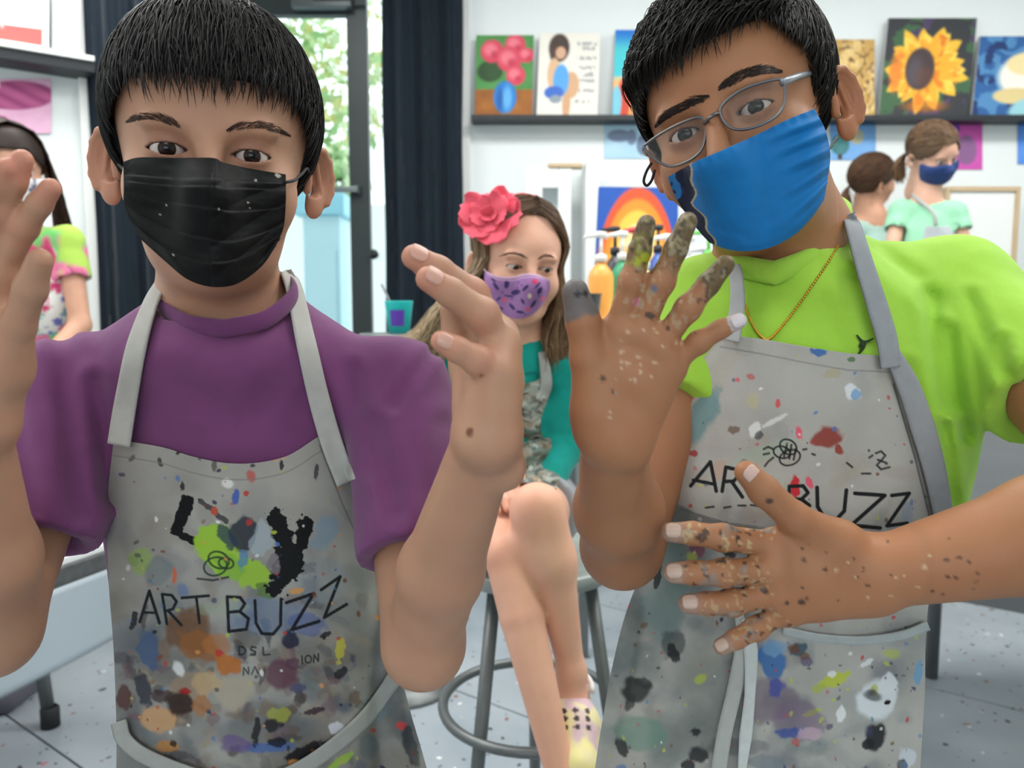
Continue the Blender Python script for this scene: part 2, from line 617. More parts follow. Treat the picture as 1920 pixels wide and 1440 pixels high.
def seg_dist(p, a, b):
    a, b = np.asarray(a), np.asarray(b)
    ab = b - a
    t = np.clip((p - a) @ ab / (ab @ ab + 1e-12), 0, 1)
    return np.linalg.norm(p - a - t[:, None] * ab, axis=1), t

def skin_colour(p, base, red=(165, 95, 75), amt=0.18, seed=3):
    c = np.tile(lin(base), (len(p), 1))
    n = fbm(p * 28, seed)[:, None]
    c = c * (0.90 + 0.22 * n)
    n = fbm(p * 60 + 9, seed + 5)[:, None]
    return c * (1 - amt * n) + lin(red) * amt * n

def blend(c, m, col):
    m = np.clip(m, 0, 1)[:, None]
    return c * (1 - m) + lin(col) * m

def dots(c, p, lst):
    for pt, r, col in lst:
        d = np.linalg.norm(p - pt, axis=1)
        c = blend(c, 1 - sstep(r * 0.7, r * 1.2, d), col)
    return c

def trace(F, px, py, d0=0.3, d1=1.2, it=60):
    """depth along the camera axis at which the pixel rays meet field F (closest approach where they miss)"""
    px, py = np.asarray(px, float).ravel(), np.asarray(py, float).ravel()
    dirs = FW + ((px - 960) / FPX)[:, None] * RT + ((720 - py) / FPX)[:, None] * UP
    ln = np.linalg.norm(dirs, axis=1)
    d = np.full(len(px), d0)
    best, bd = np.full(len(px), 9.0), d.copy()
    for _ in range(it):
        e = F.ev(CAM + d[:, None] * dirs)
        m = e < best
        best = np.where(m, e, best); bd = np.where(m, d, bd)
        d = np.clip(d + np.maximum(e, -0.01) / ln * 0.9 + np.where(best > 0.0006, 0.0002, 0), d0, d1)
    return bd, best

def depth_grid(F, PX, PY, n=70, d0=0.3, d1=1.2, smooth=2):
    """coarse trace over the index grid of PX, PY then upsample"""
    H, W = PX.shape
    iy = np.linspace(0, H - 1, n); ix = np.linspace(0, W - 1, n)
    a, b = np.meshgrid(np.round(iy).astype(int), np.round(ix).astype(int), indexing='ij')
    d, _ = trace(F, PX[a, b], PY[a, b], d0, d1)
    D = d.reshape(n, n)
    for _ in range(smooth):
        Q = np.pad(D, 1, mode='edge')
        D = (Q[:-2, 1:-1] + Q[2:, 1:-1] + Q[1:-1, :-2] + Q[1:-1, 2:] + 2 * D) / 6
    T = np.arange(H) / (H - 1) * (n - 1); U = np.arange(W) / (W - 1) * (n - 1)
    def cub(A, t):
        i = np.clip(t.astype(int), 0, n - 2); u = (t - i)[:, None]
        g = lambda j: A[np.clip(j, 0, n - 1)]
        a0, b0, c0, e0 = g(i - 1), g(i), g(i + 1), g(i + 2)
        return 0.5 * (2 * b0 + (c0 - a0) * u + (2 * a0 - 5 * b0 + 4 * c0 - e0) * u ** 2 + (3 * b0 - a0 - 3 * c0 + e0) * u ** 3)
    return cub(cub(D, T).T, U).T

def sheet(name, PX, PY, D, material, parent, col, thick=0.0015):
    H, W = PX.shape
    V = PP(PX, PY, D).reshape(-1, 3)
    i = np.arange(H * W).reshape(H, W)
    Q = np.stack([i[:-1, :-1], i[1:, :-1], i[1:, 1:], i[:-1, 1:]], -1).reshape(-1, 4)
    c = np.asarray(col, float)
    c = np.tile(c, (len(V), 1)) if c.ndim == 1 else c.reshape(-1, 3)
    o = mesh_obj(name, V, Q, material, parent, c)
    m = o.modifiers.new('thickness', 'SOLIDIFY'); m.thickness = thick; m.offset = -1
    return o

def outline_grid(top, bot, left, right, H, W):
    """Coons patch between four pixel polylines (each a list of points, catmull smoothed)"""
    t, b = catmull(top, W), catmull(bot, W)
    l, r = catmull(left, H), catmull(right, H)
    v = np.linspace(0, 1, H)[:, None, None]; u = np.linspace(0, 1, W)[None, :, None]
    G = (1 - v) * t[None] + v * b[None] + (1 - u) * l[:, None] + u * r[:, None] - (
        (1 - u) * (1 - v) * t[0] + u * (1 - v) * t[-1] + (1 - u) * v * b[0] + u * v * b[-1])
    return G[..., 0], G[..., 1]

def ribbon(name, pts, width, F, off, material, parent, col, n=60, m=7, d0=0.3, d1=1.2, thick=0.0018, smooth=2, dep=None):
    """cloth strap lying on field F along the pixel path pts"""
    c = catmull(pts, n)
    t = nrm(np.gradient(c, axis=0)); nn = np.stack([-t[:, 1], t[:, 0]], 1)
    w = np.interp(np.linspace(0, 1, n), np.linspace(0, 1, len(np.atleast_1d(width))), np.atleast_1d(width)) if np.ndim(width) else np.full(n, width)
    u = np.linspace(-0.5, 0.5, m)
    PX = c[:, :1] + nn[:, :1] * w[:, None] * u; PY = c[:, 1:] + nn[:, 1:] * w[:, None] * u
    if dep is None:
        d, _ = trace(F, PX, PY, d0, d1)
        D = d.reshape(PX.shape)
        for _ in range(smooth):
            Q = np.pad(D, ((1, 1), (0, 0)), mode='edge'); D = (Q[:-2] + Q[2:] + D) / 3
    else:
        D = np.interp(np.linspace(0, 1, n), np.linspace(0, 1, len(dep)), dep)[:, None] + 0 * PX
    k = np.asarray(col, float)
    cc = k * (0.92 + 0.16 * n2(PX / 14, PY / 14, 5))[..., None]
    return sheet(name, PX, PY, D - off, material, parent, cc, thick)

def collar_ring(shirt, pts, r, col, name='collar'):
    """knitted neckband: flattened tube through px, py, depth points (closed)"""
    c = catmull(np.array(list(pts) + [pts[0]], float), 81)[:-1]
    ring = PP(c[:, 0], c[:, 1], c[:, 2])
    cen = ring.mean(0)
    V, Q = tube_mesh(ring, r, 12, closed=True)
    k = np.repeat(ring, 12, 0)
    d = V - k
    out = nrm((k - cen) * np.array([1, 1, 0]))
    V = k + d - (d * out).sum(1, keepdims=True) * out * .62
    return mesh_obj(name, V, [list(q) for q in Q], M_CLOTH, shirt, np.tile(lin(col), (len(V), 1)))

def strands(name, paths, width, col, parent, material=None):
    """paths N,S,3; width N,S; col N,S,3: slim three-sided locks joined into one mesh"""
    N, S, _ = paths.shape
    t = nrm(np.gradient(paths, axis=1))
    ref = nrm(np.array([0.31, -0.8, 0.5]))
    a = nrm(np.cross(t, ref)); b = np.cross(t, a)
    V = np.stack([paths + width[..., None] * a, paths - 0.5 * width[..., None] * a + 0.8 * width[..., None] * b,
                  paths - 0.5 * width[..., None] * a - 0.8 * width[..., None] * b], 2)
    C = np.repeat(col[:, :, None, :], 3, 2)
    base = (np.arange(N) * S * 3)[:, None, None] + (np.arange(S - 1) * 3)[None, :, None]
    Q = []
    for j in range(3):
        k = (j + 1) % 3
        Q.append(np.stack([base[..., 0] + j, base[..., 0] + k, base[..., 0] + 3 + k, base[..., 0] + 3 + j], -1))
    Q = np.stack(Q, 2).reshape(-1, 4)
    return mesh_obj(name, V.reshape(-1, 3), Q, material or M_HAIR, parent, C.reshape(-1, 3))

def brow(parent, F, path, n, ln, col, seed, d0=0.3, wid=14, thick=0.00035, tilt=-0.5):
    """eyebrow hairs on the face along a pixel path"""
    rg = np.random.default_rng(seed)
    c = catmull(path, 60)
    t = rg.random(n)
    i = (t * 59).astype(int)
    tang = nrm(np.gradient(c, axis=0))[i]
    nor = np.stack([-tang[:, 1], tang[:, 0]], 1)
    taper = np.minimum(1, np.minimum(t * 5 + 0.3, (1 - t) * 3 + 0.25))
    st = c[i] + nor * ((rg.random(n) - 0.5) * wid * taper)[:, None]
    sgn = np.sign(path[-1][0] - path[0][0])
    S = 4
    path2 = np.zeros((n, S, 2))
    dirn = nrm(tang + nor * (tilt * sgn * (0.3 + 0.7 * rg.random(n)) * (1 - t))[:, None])
    for s in range(S):
        path2[:, s] = st + dirn * (ln * s / (S - 1)) * (0.6 + 0.6 * rg.random((n, 1)) * 0 + 0.4 * taper[:, None])
    d, _ = trace(F, path2[..., 0], path2[..., 1], d0)
    D = d.reshape(n, S) - 0.0006
    W = np.linspace(1, 0.25, S)[None] * thick * np.ones((n, 1))
    strands('eyebrow', PP(path2[..., 0], path2[..., 1], D), W, np.tile(lin(col), (n, S, 1)) * (0.7 + 0.6 * rg.random((n, 1, 1))), parent)

def scalp_hair(parent, o, R, s, cut, flow, n, S, step, seed, col, tip=None, offset=0.010, width=0.0011, start=None, jitter=0.25,
               grow=0.0, name='hair', lift=None):
    """short hair: a cap under strands that flow over the cranium. cut(q)->True where the root is allowed (local coords)"""
    rg = np.random.default_rng(seed)
    H = Field()
    H.ell(np.array([0, 0.012, 0.036]), (0.0765 + offset, 0.094 + offset, 0.083 + offset))
    H.ell(np.array([0, -0.034, 0.030]), (0.058 + offset, 0.056 + offset, 0.042 + offset), None, 0.02)
    q = nrm(rg.normal(size=(n * 6, 3)))
    pos = np.array([0, 0.012, 0.036]) + q * (0.0765, 0.094, 0.083)
    ok = cut(pos)
    pos = pos[ok][:n]
    n = len(pos)
    lay = rg.random(n)
    path = np.zeros((n, S, 3))
    p = pos.copy()
    ph = rg.normal(size=(n, 3)) * jitter
    for k in range(S):
        d = H.ev(p)
        g = H.grad(p)
        tgt = -offset * (1 - min(1, (k + 1) / (S * 0.45))) * 0.9 - (1 - lay) * 0.004
        if lift is not None: tgt = tgt + lift(p, k / (S - 1)) * (0.4 + 0.6 * lay)
        p = p + g * (tgt - d)[:, None]
        path[:, k] = p
        f = flow(p) + ph
        f = f - (f * g).sum(1, keepdims=True) * g
        p = p + nrm(f) * (step * (0.75 + 0.5 * lay))[:, None]
    W = width * np.interp(np.linspace(0, 1, S), [0, 0.3, 0.8, 1], [0.7, 1, 0.8, 0.12])[None] * (0.6 + 0.8 * rg.random((n, 1)))
    c = np.tile(lin(col), (n, S, 1)) * (0.55 + 0.9 * rg.random((n, 1, 1)))
    if tip is not None:
        c = c * (1 - np.linspace(0, 1, S)[None, :, None]) + lin(tip) * np.linspace(0, 1, S)[None, :, None]
    return strands(name, o + (path * s) @ R.T, W * s, c, parent)

def cap_mesh(name, parent, o, R, s, offset, keep, col, h=0.0035):
    """solid under-layer of the hair: cranium offset, kept where keep(local q) < 0"""
    F = Field()
    F.ell(np.array([0, 0.012, 0.036]), (0.0765 + offset, 0.094 + offset, 0.083 + offset))
    F.ell(np.array([0, -0.034, 0.030]), (0.058 + offset, 0.056 + offset, 0.042 + offset), None, 0.02)
    F.post.append(lambda p, d: np.maximum(d, keep(p)))
    v, q = surface(F, np.array([-.12, -.13, -.11]), np.array([.12, .14, .16]), h)
    return mesh_obj(name, o + (v * s) @ R.T, q, M_HAIR, parent, np.tile(lin(col), (len(v), 1)))

# painting on cloth in the cloth's own flat coordinates
def blob(C, X, Y, cx, cy, rx, ry, ang, col, a=1.0, rough=0.35, seed=1, soft=0.12):
    c, s = math.cos(math.radians(ang)), math.sin(math.radians(ang))
    m = (np.abs(X - cx) < 2.2 * max(rx, ry)) & (np.abs(Y - cy) < 2.2 * max(rx, ry))
    if not m.any(): return
    x, y = X[m] - cx, Y[m] - cy
    u, v = (x * c + y * s) / rx, (-x * s + y * c) / ry
    sc = 2.2 / min(rx, ry)
    r = np.sqrt(u * u + v * v) + rough * 2 * (n2(X[m] * sc * 0.5, Y[m] * sc * 0.5, seed) - 0.5)
    k = (a * (1 - sstep(1 - soft, 1 + soft, r)))[:, None]
    C[m] = C[m] * (1 - k) + lin(col) * k

def stroke(C, X, Y, pts, w, col, a=1.0, smooth=False, rough=0.0, seed=2):
    pts = np.asarray(pts, float)
    if smooth: pts = catmull(pts, 8 * len(pts))
    lo, hi = pts.min(0) - 2 * w - 3, pts.max(0) + 2 * w + 3
    m = (X > lo[0]) & (X < hi[0]) & (Y > lo[1]) & (Y < hi[1])
    if not m.any(): return
    q = np.stack([X[m], Y[m]], 1)
    d = np.full(len(q), 1e9)
    for p0, p1 in zip(pts[:-1], pts[1:]):
        ab = p1 - p0
        t = np.clip((q - p0) @ ab / (ab @ ab + 1e-9), 0, 1)
        d = np.minimum(d, np.linalg.norm(q - p0 - t[:, None] * ab, axis=1))
    if rough: d = d + rough * w * 1.6 * (n2(q[:, 0] / 9, q[:, 1] / 9, seed) - 0.5)
    k = (a * (1 - sstep(w * 0.5 - 0.8, w * 0.5 + 0.8, d)))[:, None]
    C[m] = C[m] * (1 - k) + lin(col) * k
# ------------------------------------------------------------------ the studio
WY = 3.75                                   # back wall
def on_y(px, py, y):
    d = FW + (px - 960) / FPX * RT + (720 - py) / FPX * UP
    return CAM + d * (y / d[1])
M_WALL = mat('white_wall_paint', (226, 232, 232), .75, noise=(.03, 2.0), bump=(.1, 60))
M_CEIL = mat('ceiling_paint', (236, 236, 232), .8, noise=(.02, 3))
M_DARK = mat('dark_ledge_paint', (38, 42, 46), .45, noise=(.1, 8))
M_NAVY = mat('navy_drape', (26, 36, 46), .85, noise=(.12, 12), sheen=.1, spec=.15)
M_FRAME = mat('door_metal', (60, 66, 66), .4, metal=.5, noise=(.08, 6))
M_WHITE = mat('white_paint', (232, 234, 232), .5, noise=(.02, 5))
M_WOOD = mat('pale_wood', (196, 172, 138), .6, noise=(.12, 14))
M_STEEL = mat('grey_steel', (112, 116, 116), .4, metal=.55, noise=(.18, 30))

def glass_mat():
    m = bpy.data.materials.new('window_glass'); m.use_nodes = True
    nt = m.node_tree; out = nt.nodes['Material Output']; bs = nt.nodes['Principled BSDF']
    bs.inputs['Roughness'].default_value = .03; bs.inputs['Base Color'].default_value = (.85, .95, .95, 1)
    tr = nt.nodes.new('ShaderNodeBsdfTransparent'); tr.inputs[0].default_value = (.96, .99, .98, 1)
    mx = nt.nodes.new('ShaderNodeMixShader'); mx.inputs[0].default_value = .07
    bs = nt.nodes.new('ShaderNodeBsdfGlossy'); bs.inputs['Roughness'].default_value = .03
    nt.links.new(tr.outputs[0], mx.inputs[1]); nt.links.new(bs.outputs[0], mx.inputs[2]); nt.links.new(mx.outputs[0], out.inputs[0])
    return m
M_GLASS = glass_mat()

def splatter_floor():
    m = bpy.data.materials.new('paint_splattered_floor'); m.use_nodes = True
    nt = m.node_tree; bs = nt.nodes['Principled BSDF']; N = nt.nodes.new; K = nt.links.new
    tc = N('ShaderNodeTexCoord')
    bs.inputs['Roughness'].default_value = .42
    cur = None
    nz = N('ShaderNodeTexNoise'); nz.inputs['Scale'].default_value = 3.0; nz.inputs['Detail'].default_value = 5
    K(tc.outputs['Object'], nz.inputs['Vector'])
    rp = N('ShaderNodeValToRGB'); rp.color_ramp.elements[0].position = .3; rp.color_ramp.elements[1].position = .72
    rp.color_ramp.elements[0].color = (*lin((138, 148, 156)), 1); rp.color_ramp.elements[1].color = (*lin((166, 174, 180)), 1)
    K(nz.outputs['Fac'], rp.inputs['Fac']); cur = rp.outputs['Color']
    wob = N('ShaderNodeTexNoise'); wob.inputs['Scale'].default_value = 40; K(tc.outputs['Object'], wob.inputs['Vector'])
    add = N('ShaderNodeVectorMath'); add.operation = 'MULTIPLY_ADD'; add.inputs[1].default_value = (.03, .03, 0)
    K(wob.outputs['Color'], add.inputs[0]); K(tc.outputs['Object'], add.inputs[2])
    for sc, thr, keep, col in ((16, .15, .84, (60, 58, 60)), (11, .12, .88, (225, 228, 228)), (24, .15, .78, (222, 224, 224)), (20, .15, .86, (128, 84, 60)), (30, .16, .76, (50, 54, 60)), (7, .12, .92, (120, 96, 100)), (14, .12, .93, (190, 90, 110)), (45, .18, .84, (80, 84, 90))):
        vo = N('ShaderNodeTexVoronoi'); vo.inputs['Scale'].default_value = sc; vo.inputs['Randomness'].default_value = 1
        K(add.outputs[0], vo.inputs['Vector'])
        lt = N('ShaderNodeMath'); lt.operation = 'LESS_THAN'; K(vo.outputs['Distance'], lt.inputs[0]); lt.inputs[1].default_value = thr
        sp = N('ShaderNodeSeparateColor'); K(vo.outputs['Color'], sp.inputs[0])
        gt = N('ShaderNodeMath'); gt.operation = 'GREATER_THAN'; K(sp.outputs[0], gt.inputs[0]); gt.inputs[1].default_value = keep
        mu = N('ShaderNodeMath'); mu.operation = 'MULTIPLY'; K(lt.outputs[0], mu.inputs[0]); K(gt.outputs[0], mu.inputs[1])
        mx = N('ShaderNodeMix'); mx.data_type = 'RGBA'; K(mu.outputs[0], mx.inputs['Factor']); K(cur, mx.inputs['A']); mx.inputs['B'].default_value = (*lin(col), 1)
        cur = mx.outputs['Result']
    K(cur, bs.inputs['Base Color'])
    return m
M_FLOOR = splatter_floor()

def room():
    fl = struct(box('floor', (-3.2, -3.2, -.12), (3.6, WY + .1, -.006), mat('floor_joint', (70, 74, 78), .8, noise=(.1, 9))))
    # hardboard floor panels laid askew with open joints
    ca, sa = math.cos(-.62), math.sin(-.62)
    pw, pl = 1.66, .83
    k = 0
    base = None
    for i in range(-4, 5):
        for j in range(-6, 7):
            cx = -.255 + ca * (i * pw + (j % 2) * .5 * pw) - sa * (j + .5) * pl
            cy = 2.23 + sa * (i * pw + (j % 2) * .5 * pw) + ca * (j + .5) * pl
            if not (-2.3 < cx < 2.7 and -1.4 < cy < 2.9): continue
            bm = bmesh.new(); box_bm(bm, (-pw / 2 + .003, -pl / 2 + .003, -.012), (pw / 2 - .003, pl / 2 - .003, 0), .0015)
            M_ = Matrix.Translation((cx, cy, 0)) @ Matrix.Rotation(-.62, 4, 'Z')
            bm.transform(M_)
            bm_obj('floor_panel', bm, M_FLOOR, fl)
    xL = on_y(722, 300, WY)[0]
    # back wall right of the drape
    xr = on_y(878, 300, WY)[0]
    struct(box('wall_back', (xr, WY, 0), (3.5, WY + .12, 3.0), M_WALL))
    struct(box('trim_1', (xr - .035, WY - .03, 0), (xr + .012, WY + .05, 3.0), M_WHITE, None, .004))
    struct(box('wall_right', (3.5, -3.1, 0), (3.6, WY + .12, 3.0), M_WALL))
    # left wall runs askew
    a, b = P(-420, 110, 2.30), P(170, 122, 2.77)
    a, b = a[:2], b[:2]
    t = (b - a) / np.linalg.norm(b - a); n = np.array([-t[1], t[0]])
    def slab(name, p0, p1, z0, z1, th, m, off=0.0, bev=0):
        p0, p1 = np.asarray(p0), np.asarray(p1)
        tt = (p1 - p0) / np.linalg.norm(p1 - p0); nn = np.array([-tt[1], tt[0]])
        bm = bmesh.new(); box_bm(bm, (0, 0, z0), (np.linalg.norm(p1 - p0), th, z1), bev)
        bm.transform(Matrix.Translation((p0[0] + nn[0] * off, p0[1] + nn[1] * off, 0)) @ Matrix.Rotation(math.atan2(tt[1], tt[0]), 4, 'Z'))
        return bm_obj(name, bm, m)
    struct(slab('wall_left', a, b, 0, 3.0, .12, M_WALL))
    struct(slab('trim_2', b - t * .045, b, 0, 3.0, .03, M_WHITE, -.03, .004))
    struct(slab('wall_side', a - t * .02 + np.array([0, -4.5]), a, 0, 3.0, .1, M_WALL))
    struct(box('ceiling', (-3.4, -3.1, 3.0), (3.6, WY + .12, 3.08), M_CEIL))
    # front wall with the wide shop window opening behind the photographer
    struct(box('wall_front', (-3.2, -3.12, 0), (3.5, -3.02, .9), M_WALL))
    struct(box('wall_front', (-3.2, -3.12, 2.4), (3.5, -3.02, 3.0), M_WALL))
    for x0, x1 in ((-3.2, -1.0), (1.8, 3.5)):
        struct(box('wall_front', (x0, -3.12, .9), (x1, -3.02, 2.4), M_WALL))
    # door wall: dark drapes either side of a glazed door
    yD = WY - .02
    def X(px): return on_y(px, 300, yD)[0]
    def Z(py): return on_y(700, py, yD)[2]
    struct(box('wall_lintel', (b[0] - .05, yD - .02, 2.62), (X(880), yD + .1, 3.0), M_WALL))
    def drape(name, label, x0, x1, y, amp, nf, z0=.02, z1=2.98):
        n = 160
        xs = np.linspace(x0, x1, n); ph = np.linspace(0, nf * 2 * math.pi, n)
        yy = y + amp * (np.sin(ph) + .35 * np.sin(ph * 2.3 + 1))
        zz = np.linspace(z0, z1, 24)
        V = np.array([(x + .004 * math.sin(z * 5 + i), yv, z) for z in zz for i, (x, yv) in enumerate(zip(xs, yy))])
        idx = np.arange(len(V)).reshape(len(zz), n)
        Q = np.stack([idx[:-1, :-1], idx[:-1, 1:], idx[1:, 1:], idx[1:, :-1]], -1).reshape(-1, 4)
        o = mesh_obj(name, V, Q, M_NAVY)
        md = o.modifiers.new('thickness', 'SOLIDIFY'); md.thickness = .006
        return tag(o, label, 'curtain')
    drape('drape', 'tall dark navy drape between the glass door and the white wall of paintings', X(727), X(871), WY - .12, .022, 3.0)
    y2 = b[1] + .12
    xd = on_y(172, 300, b[1] - .05)[0]
    drape('drape', 'dark navy drape hanging between the left wall of shelves and the glass door', xd, xd + .50, b[1] - .05, .02, 4.0)
    # glazed door leaf
    dr = bpy.data.objects.new('door_1', None); COL.objects.link(dr); dr['kind'] = 'structure'
    x0, x1 = X(330), X(692)
    st = X(692) - X(654)
    box('door_stile', (x1 - st, yD, .02), (x1, yD + .05, 2.62), M_FRAME, dr, .004)
    box('door_stile', (x0, yD, .02), (x0 + st, yD + .05, 2.62), M_FRAME, dr, .004)
    box('door_rail', (x0 + st, yD, Z(28)), (x1 - st, yD + .05, 2.62), M_FRAME, dr, .004)
    box('door_rail', (x0 + st, yD, .02), (x1 - st, yD + .05, .26), M_FRAME, dr, .004)
    box('glass_pane', (x0 + st, yD + .02, .26), (x1 - st, yD + .028, Z(28)), M_GLASS, dr)
    pb = box('push_bar', (x0 + st * .5, yD - .05, Z(363)), (x1 - st * .5, yD - .022, Z(352)), mat('bar_metal', (120, 128, 128), .35, metal=.6), dr, .004)
    for px in (345, 672):
        box('bar_bracket', (X(px) - .012, yD - .04, Z(366)), (X(px) + .012, yD, Z(349)), M_FRAME, pb, .003)
    bm = bmesh.new(); box_bm(bm, (X(560), yD - .06, Z(22)), (X(668), yD - .002, Z(-8)), .006)
    bm_obj('door_closer', bm, mat('closer_metal', (92, 98, 98), .35, metal=.5), dr)
    bm = bmesh.new(); box_bm(bm, (X(600), yD - .09, Z(8)), (X(690), yD - .06, Z(2)), .003)
    bm_obj('closer_arm', bm, M_FRAME, dr)
    lathe('door_knob', [(0.0, .05), (.016, .05), (.024, .04), (.022, .026), (.010, .02), (.010, 0), (.018, -.004)], mat('knob_black', (24, 26, 28), .4), dr, (X(700), yD + .0, Z(478)), 20, axis=rot('x', math.pi / 2))
    # sidelight beside the door
    sl = bpy.data.objects.new('window_1', None); COL.objects.link(sl); sl['kind'] = 'structure'
    box('glass_pane', (x1 + .004, yD + .03, .05), (X(735), yD + .036, 2.62), M_GLASS, sl)
    box('window_sill', (x1 + .004, yD, 0), (X(735), yD + .08, .05), M_FRAME, sl)
    # ---- outside the door
    struct(box('ground', (-9, WY + .3, -.12), (6, 16, -.02), mat('pavement', (205, 208, 205), .8, noise=(.08, 2))))
    leaf_m = mat('foliage', rough=.7, attr=True)
    rg = np.random.default_rng(9)
    def shrub(label, c, r, n, cols, hh):
        root = thing('shrub', label, 'shrub')
        pts = nrm(rg.normal(size=(n, 3))) * np.cbrt(rg.random((n, 1))) * r + c
        V, Q, C_ = [], [], []
        for p in pts:
            u = nrm(rg.normal(size=3)); w = nrm(np.cross(u, rg.normal(size=3))); s_ = rg.uniform(.05, .11)
            k_ = len(V)
            V += [p - u * s_, p + w * s_ * .45, p + u * s_, p - w * s_ * .45]
            Q.append([k_, k_ + 1, k_ + 2, k_ + 3]); C_ += [lin(cols[rg.integers(len(cols))])] * 4
        lf = mesh_obj('foliage', V, Q, leaf_m, root, np.array(C_)); lf['kind'] = 'stuff'
        tubes('trunk', [([(c[0], c[1], -.02), (c[0] + .05, c[1], c[2] * .5), (c[0], c[1], c[2])], [.09, .07, .04])], M_WOOD, root, 8)
        set_base(root, (c[0], c[1], -.02))
    shrub('pale green tree outside the glass door', np.array([-2.0, 7.9, 3.5]), (1.3, .8, .85), 1500, [(150, 190, 130), (180, 208, 150), (205, 218, 175), (214, 210, 140)], 2)
    shrub('small round green bush outside in front of the garden wall', np.array([-1.62, 6.9, 2.28]), (.36, .25, .26), 420, [(150, 190, 130), (175, 205, 150), (195, 212, 165)], 1)
    struct(box('wall_garden', (-5, 8.9, -.02), (3, 9.1, 2.3), mat('garden_wall', (226, 230, 232), .8, noise=(.04, 3))))
    # tall pale blue street cabinet with a flat top
    root = thing('street_cabinet', 'tall pale blue street cabinet with overhanging top outside the door', 'cabinet')
    m_bin = mat('cabinet_paint', (190, 222, 230), .5, noise=(.04, 5))
    cx, cy = on_y(618, 400, 5.2)[:2]
    bm = bmesh.new(); box_bm(bm, (cx - .14, cy - .16, .0), (cx + .10, cy + .16, 1.72), .01); bm_obj('cabinet_body', bm, m_bin, root)
    bm = bmesh.new(); box_bm(bm, (cx - .2, cy - .2, 1.72), (cx + .14, cy + .2, 1.86), .015); bm_obj('cabinet_top', bm, mat('cabinet_top_paint', (150, 206, 222), .5, noise=(.04, 5)), root)
    bm = bmesh.new(); box_bm(bm, (cx - .11, cy - .172, .5), (cx + .07, cy - .16, 1.5), .004); bm_obj('cabinet_door', bm, m_bin, root)
    root['label'] = 'tall pale blue street cabinet with overhanging top outside the door'
    set_base(root, (cx, cy, -.02))
    return a, b, t, n, slab
ROOM_A, ROOM_B, ROOM_T, ROOM_N, slab = room()

# ------------------------------------------------------------------ pictures
M_CANVAS = mat('painted_picture', rough=.55, attr=True, spec=.3)
M_EDGE = mat('canvas_edge', (196, 196, 192), .8, noise=(.04, 30))
def picture(name, label, cat, corners, thick, fn, group=None, n=70, edge=None):
    """corners: TL, TR, BR, BL world points of the front face; fn(u, v)->rgb 0-255, u right v down"""
    TL, TR, BR, BL = [np.asarray(c, float) for c in corners]
    u, v = np.meshgrid(np.linspace(0, 1, n), np.linspace(0, 1, n))
    V = ((1 - u) * (1 - v))[..., None] * TL + (u * (1 - v))[..., None] * TR + (u * v)[..., None] * BR + ((1 - u) * v)[..., None] * BL
    i = np.arange(n * n).reshape(n, n)
    Q = np.stack([i[:-1, :-1], i[1:, :-1], i[1:, 1:], i[:-1, 1:]], -1).reshape(-1, 4)
    col = lin(np.clip(fn(u, v), 0, 255)).reshape(-1, 3)
    root = thing(name, label, cat, group)
    nn = nrm(np.cross(BL - TL, TR - TL))
    if nn[1] > 0: nn = -nn
    mesh_obj('painted_front', V.reshape(-1, 3) + nn * .0006, Q, M_CANVAS, root, col)
    bm = bmesh.new()
    f = [bm.verts.new(p) for p in (TL, TR, BR, BL)]; bk = [bm.verts.new(p - nn * thick) for p in (TL, TR, BR, BL)]
    bm.faces.new(f); bm.faces.new(bk[::-1])
    for k in range(4): bm.faces.new([f[k], bk[k], bk[(k + 1) % 4], f[(k + 1) % 4]])
    bm_obj('stretcher' if thick > .006 else 'paper', bm, edge or M_EDGE, root)
    c = (BL + BR) / 2
    set_base(root, tuple(c))
    return root

def mixc(c, m, col):
    m = np.clip(m, 0, 1)[..., None]
    return c * (1 - m) + np.array(col, float) * m
def base(u, col): return np.tile(np.array(col, float), (*u.shape, 1))
def disc(u, v, cx, cy, rx, ry, soft=.1): return 1 - sstep(1 - soft, 1 + soft, np.sqrt(((u - cx) / rx) ** 2 + ((v - cy) / ry) ** 2))

def art_peonies(u, v):
    c = base(u, (88, 150, 84)); c = mixc(c, n2(u * 6, v * 6, 3) * .8, (60, 120, 60)); c = mixc(c, v > .68, (176, 112, 44)); c = mixc(c, (v > .68) * n2(u * 8, v * 8, 4), (130, 76, 34))
    c = mixc(c, disc(u, v, .25, .45, .22, .13), (44, 74, 44)); c = mixc(c, disc(u, v, .3, .4, .13, .16), (50, 80, 48))
    for x, y, r in ((.28, .2, .2), (.68, .12, .18), (.58, .3, .22), (.88, .25, .13), (.70, .50, .17)):
        c = mixc(c, disc(u, v, x, y, r, r * .72), (208, 70, 92)); c = mixc(c, disc(u, v, x - .03, y - .02, r * .6, r * .4, .5) * .7, (238, 140, 150)); c = mixc(c, disc(u, v, x + .04, y + .04, r * .3, r * .22, .6) * .6, (170, 40, 64))
    c = mixc(c, disc(u, v, .52, .77, .2, .2), (44, 120, 196)); c = mixc(c, disc(u, v, .56, .78, .08, .15, .5) * .8, (110, 180, 230)); c = mixc(c, disc(u, v, .43, .8, .05, .14, .5) * .7, (28, 80, 150))
    return c
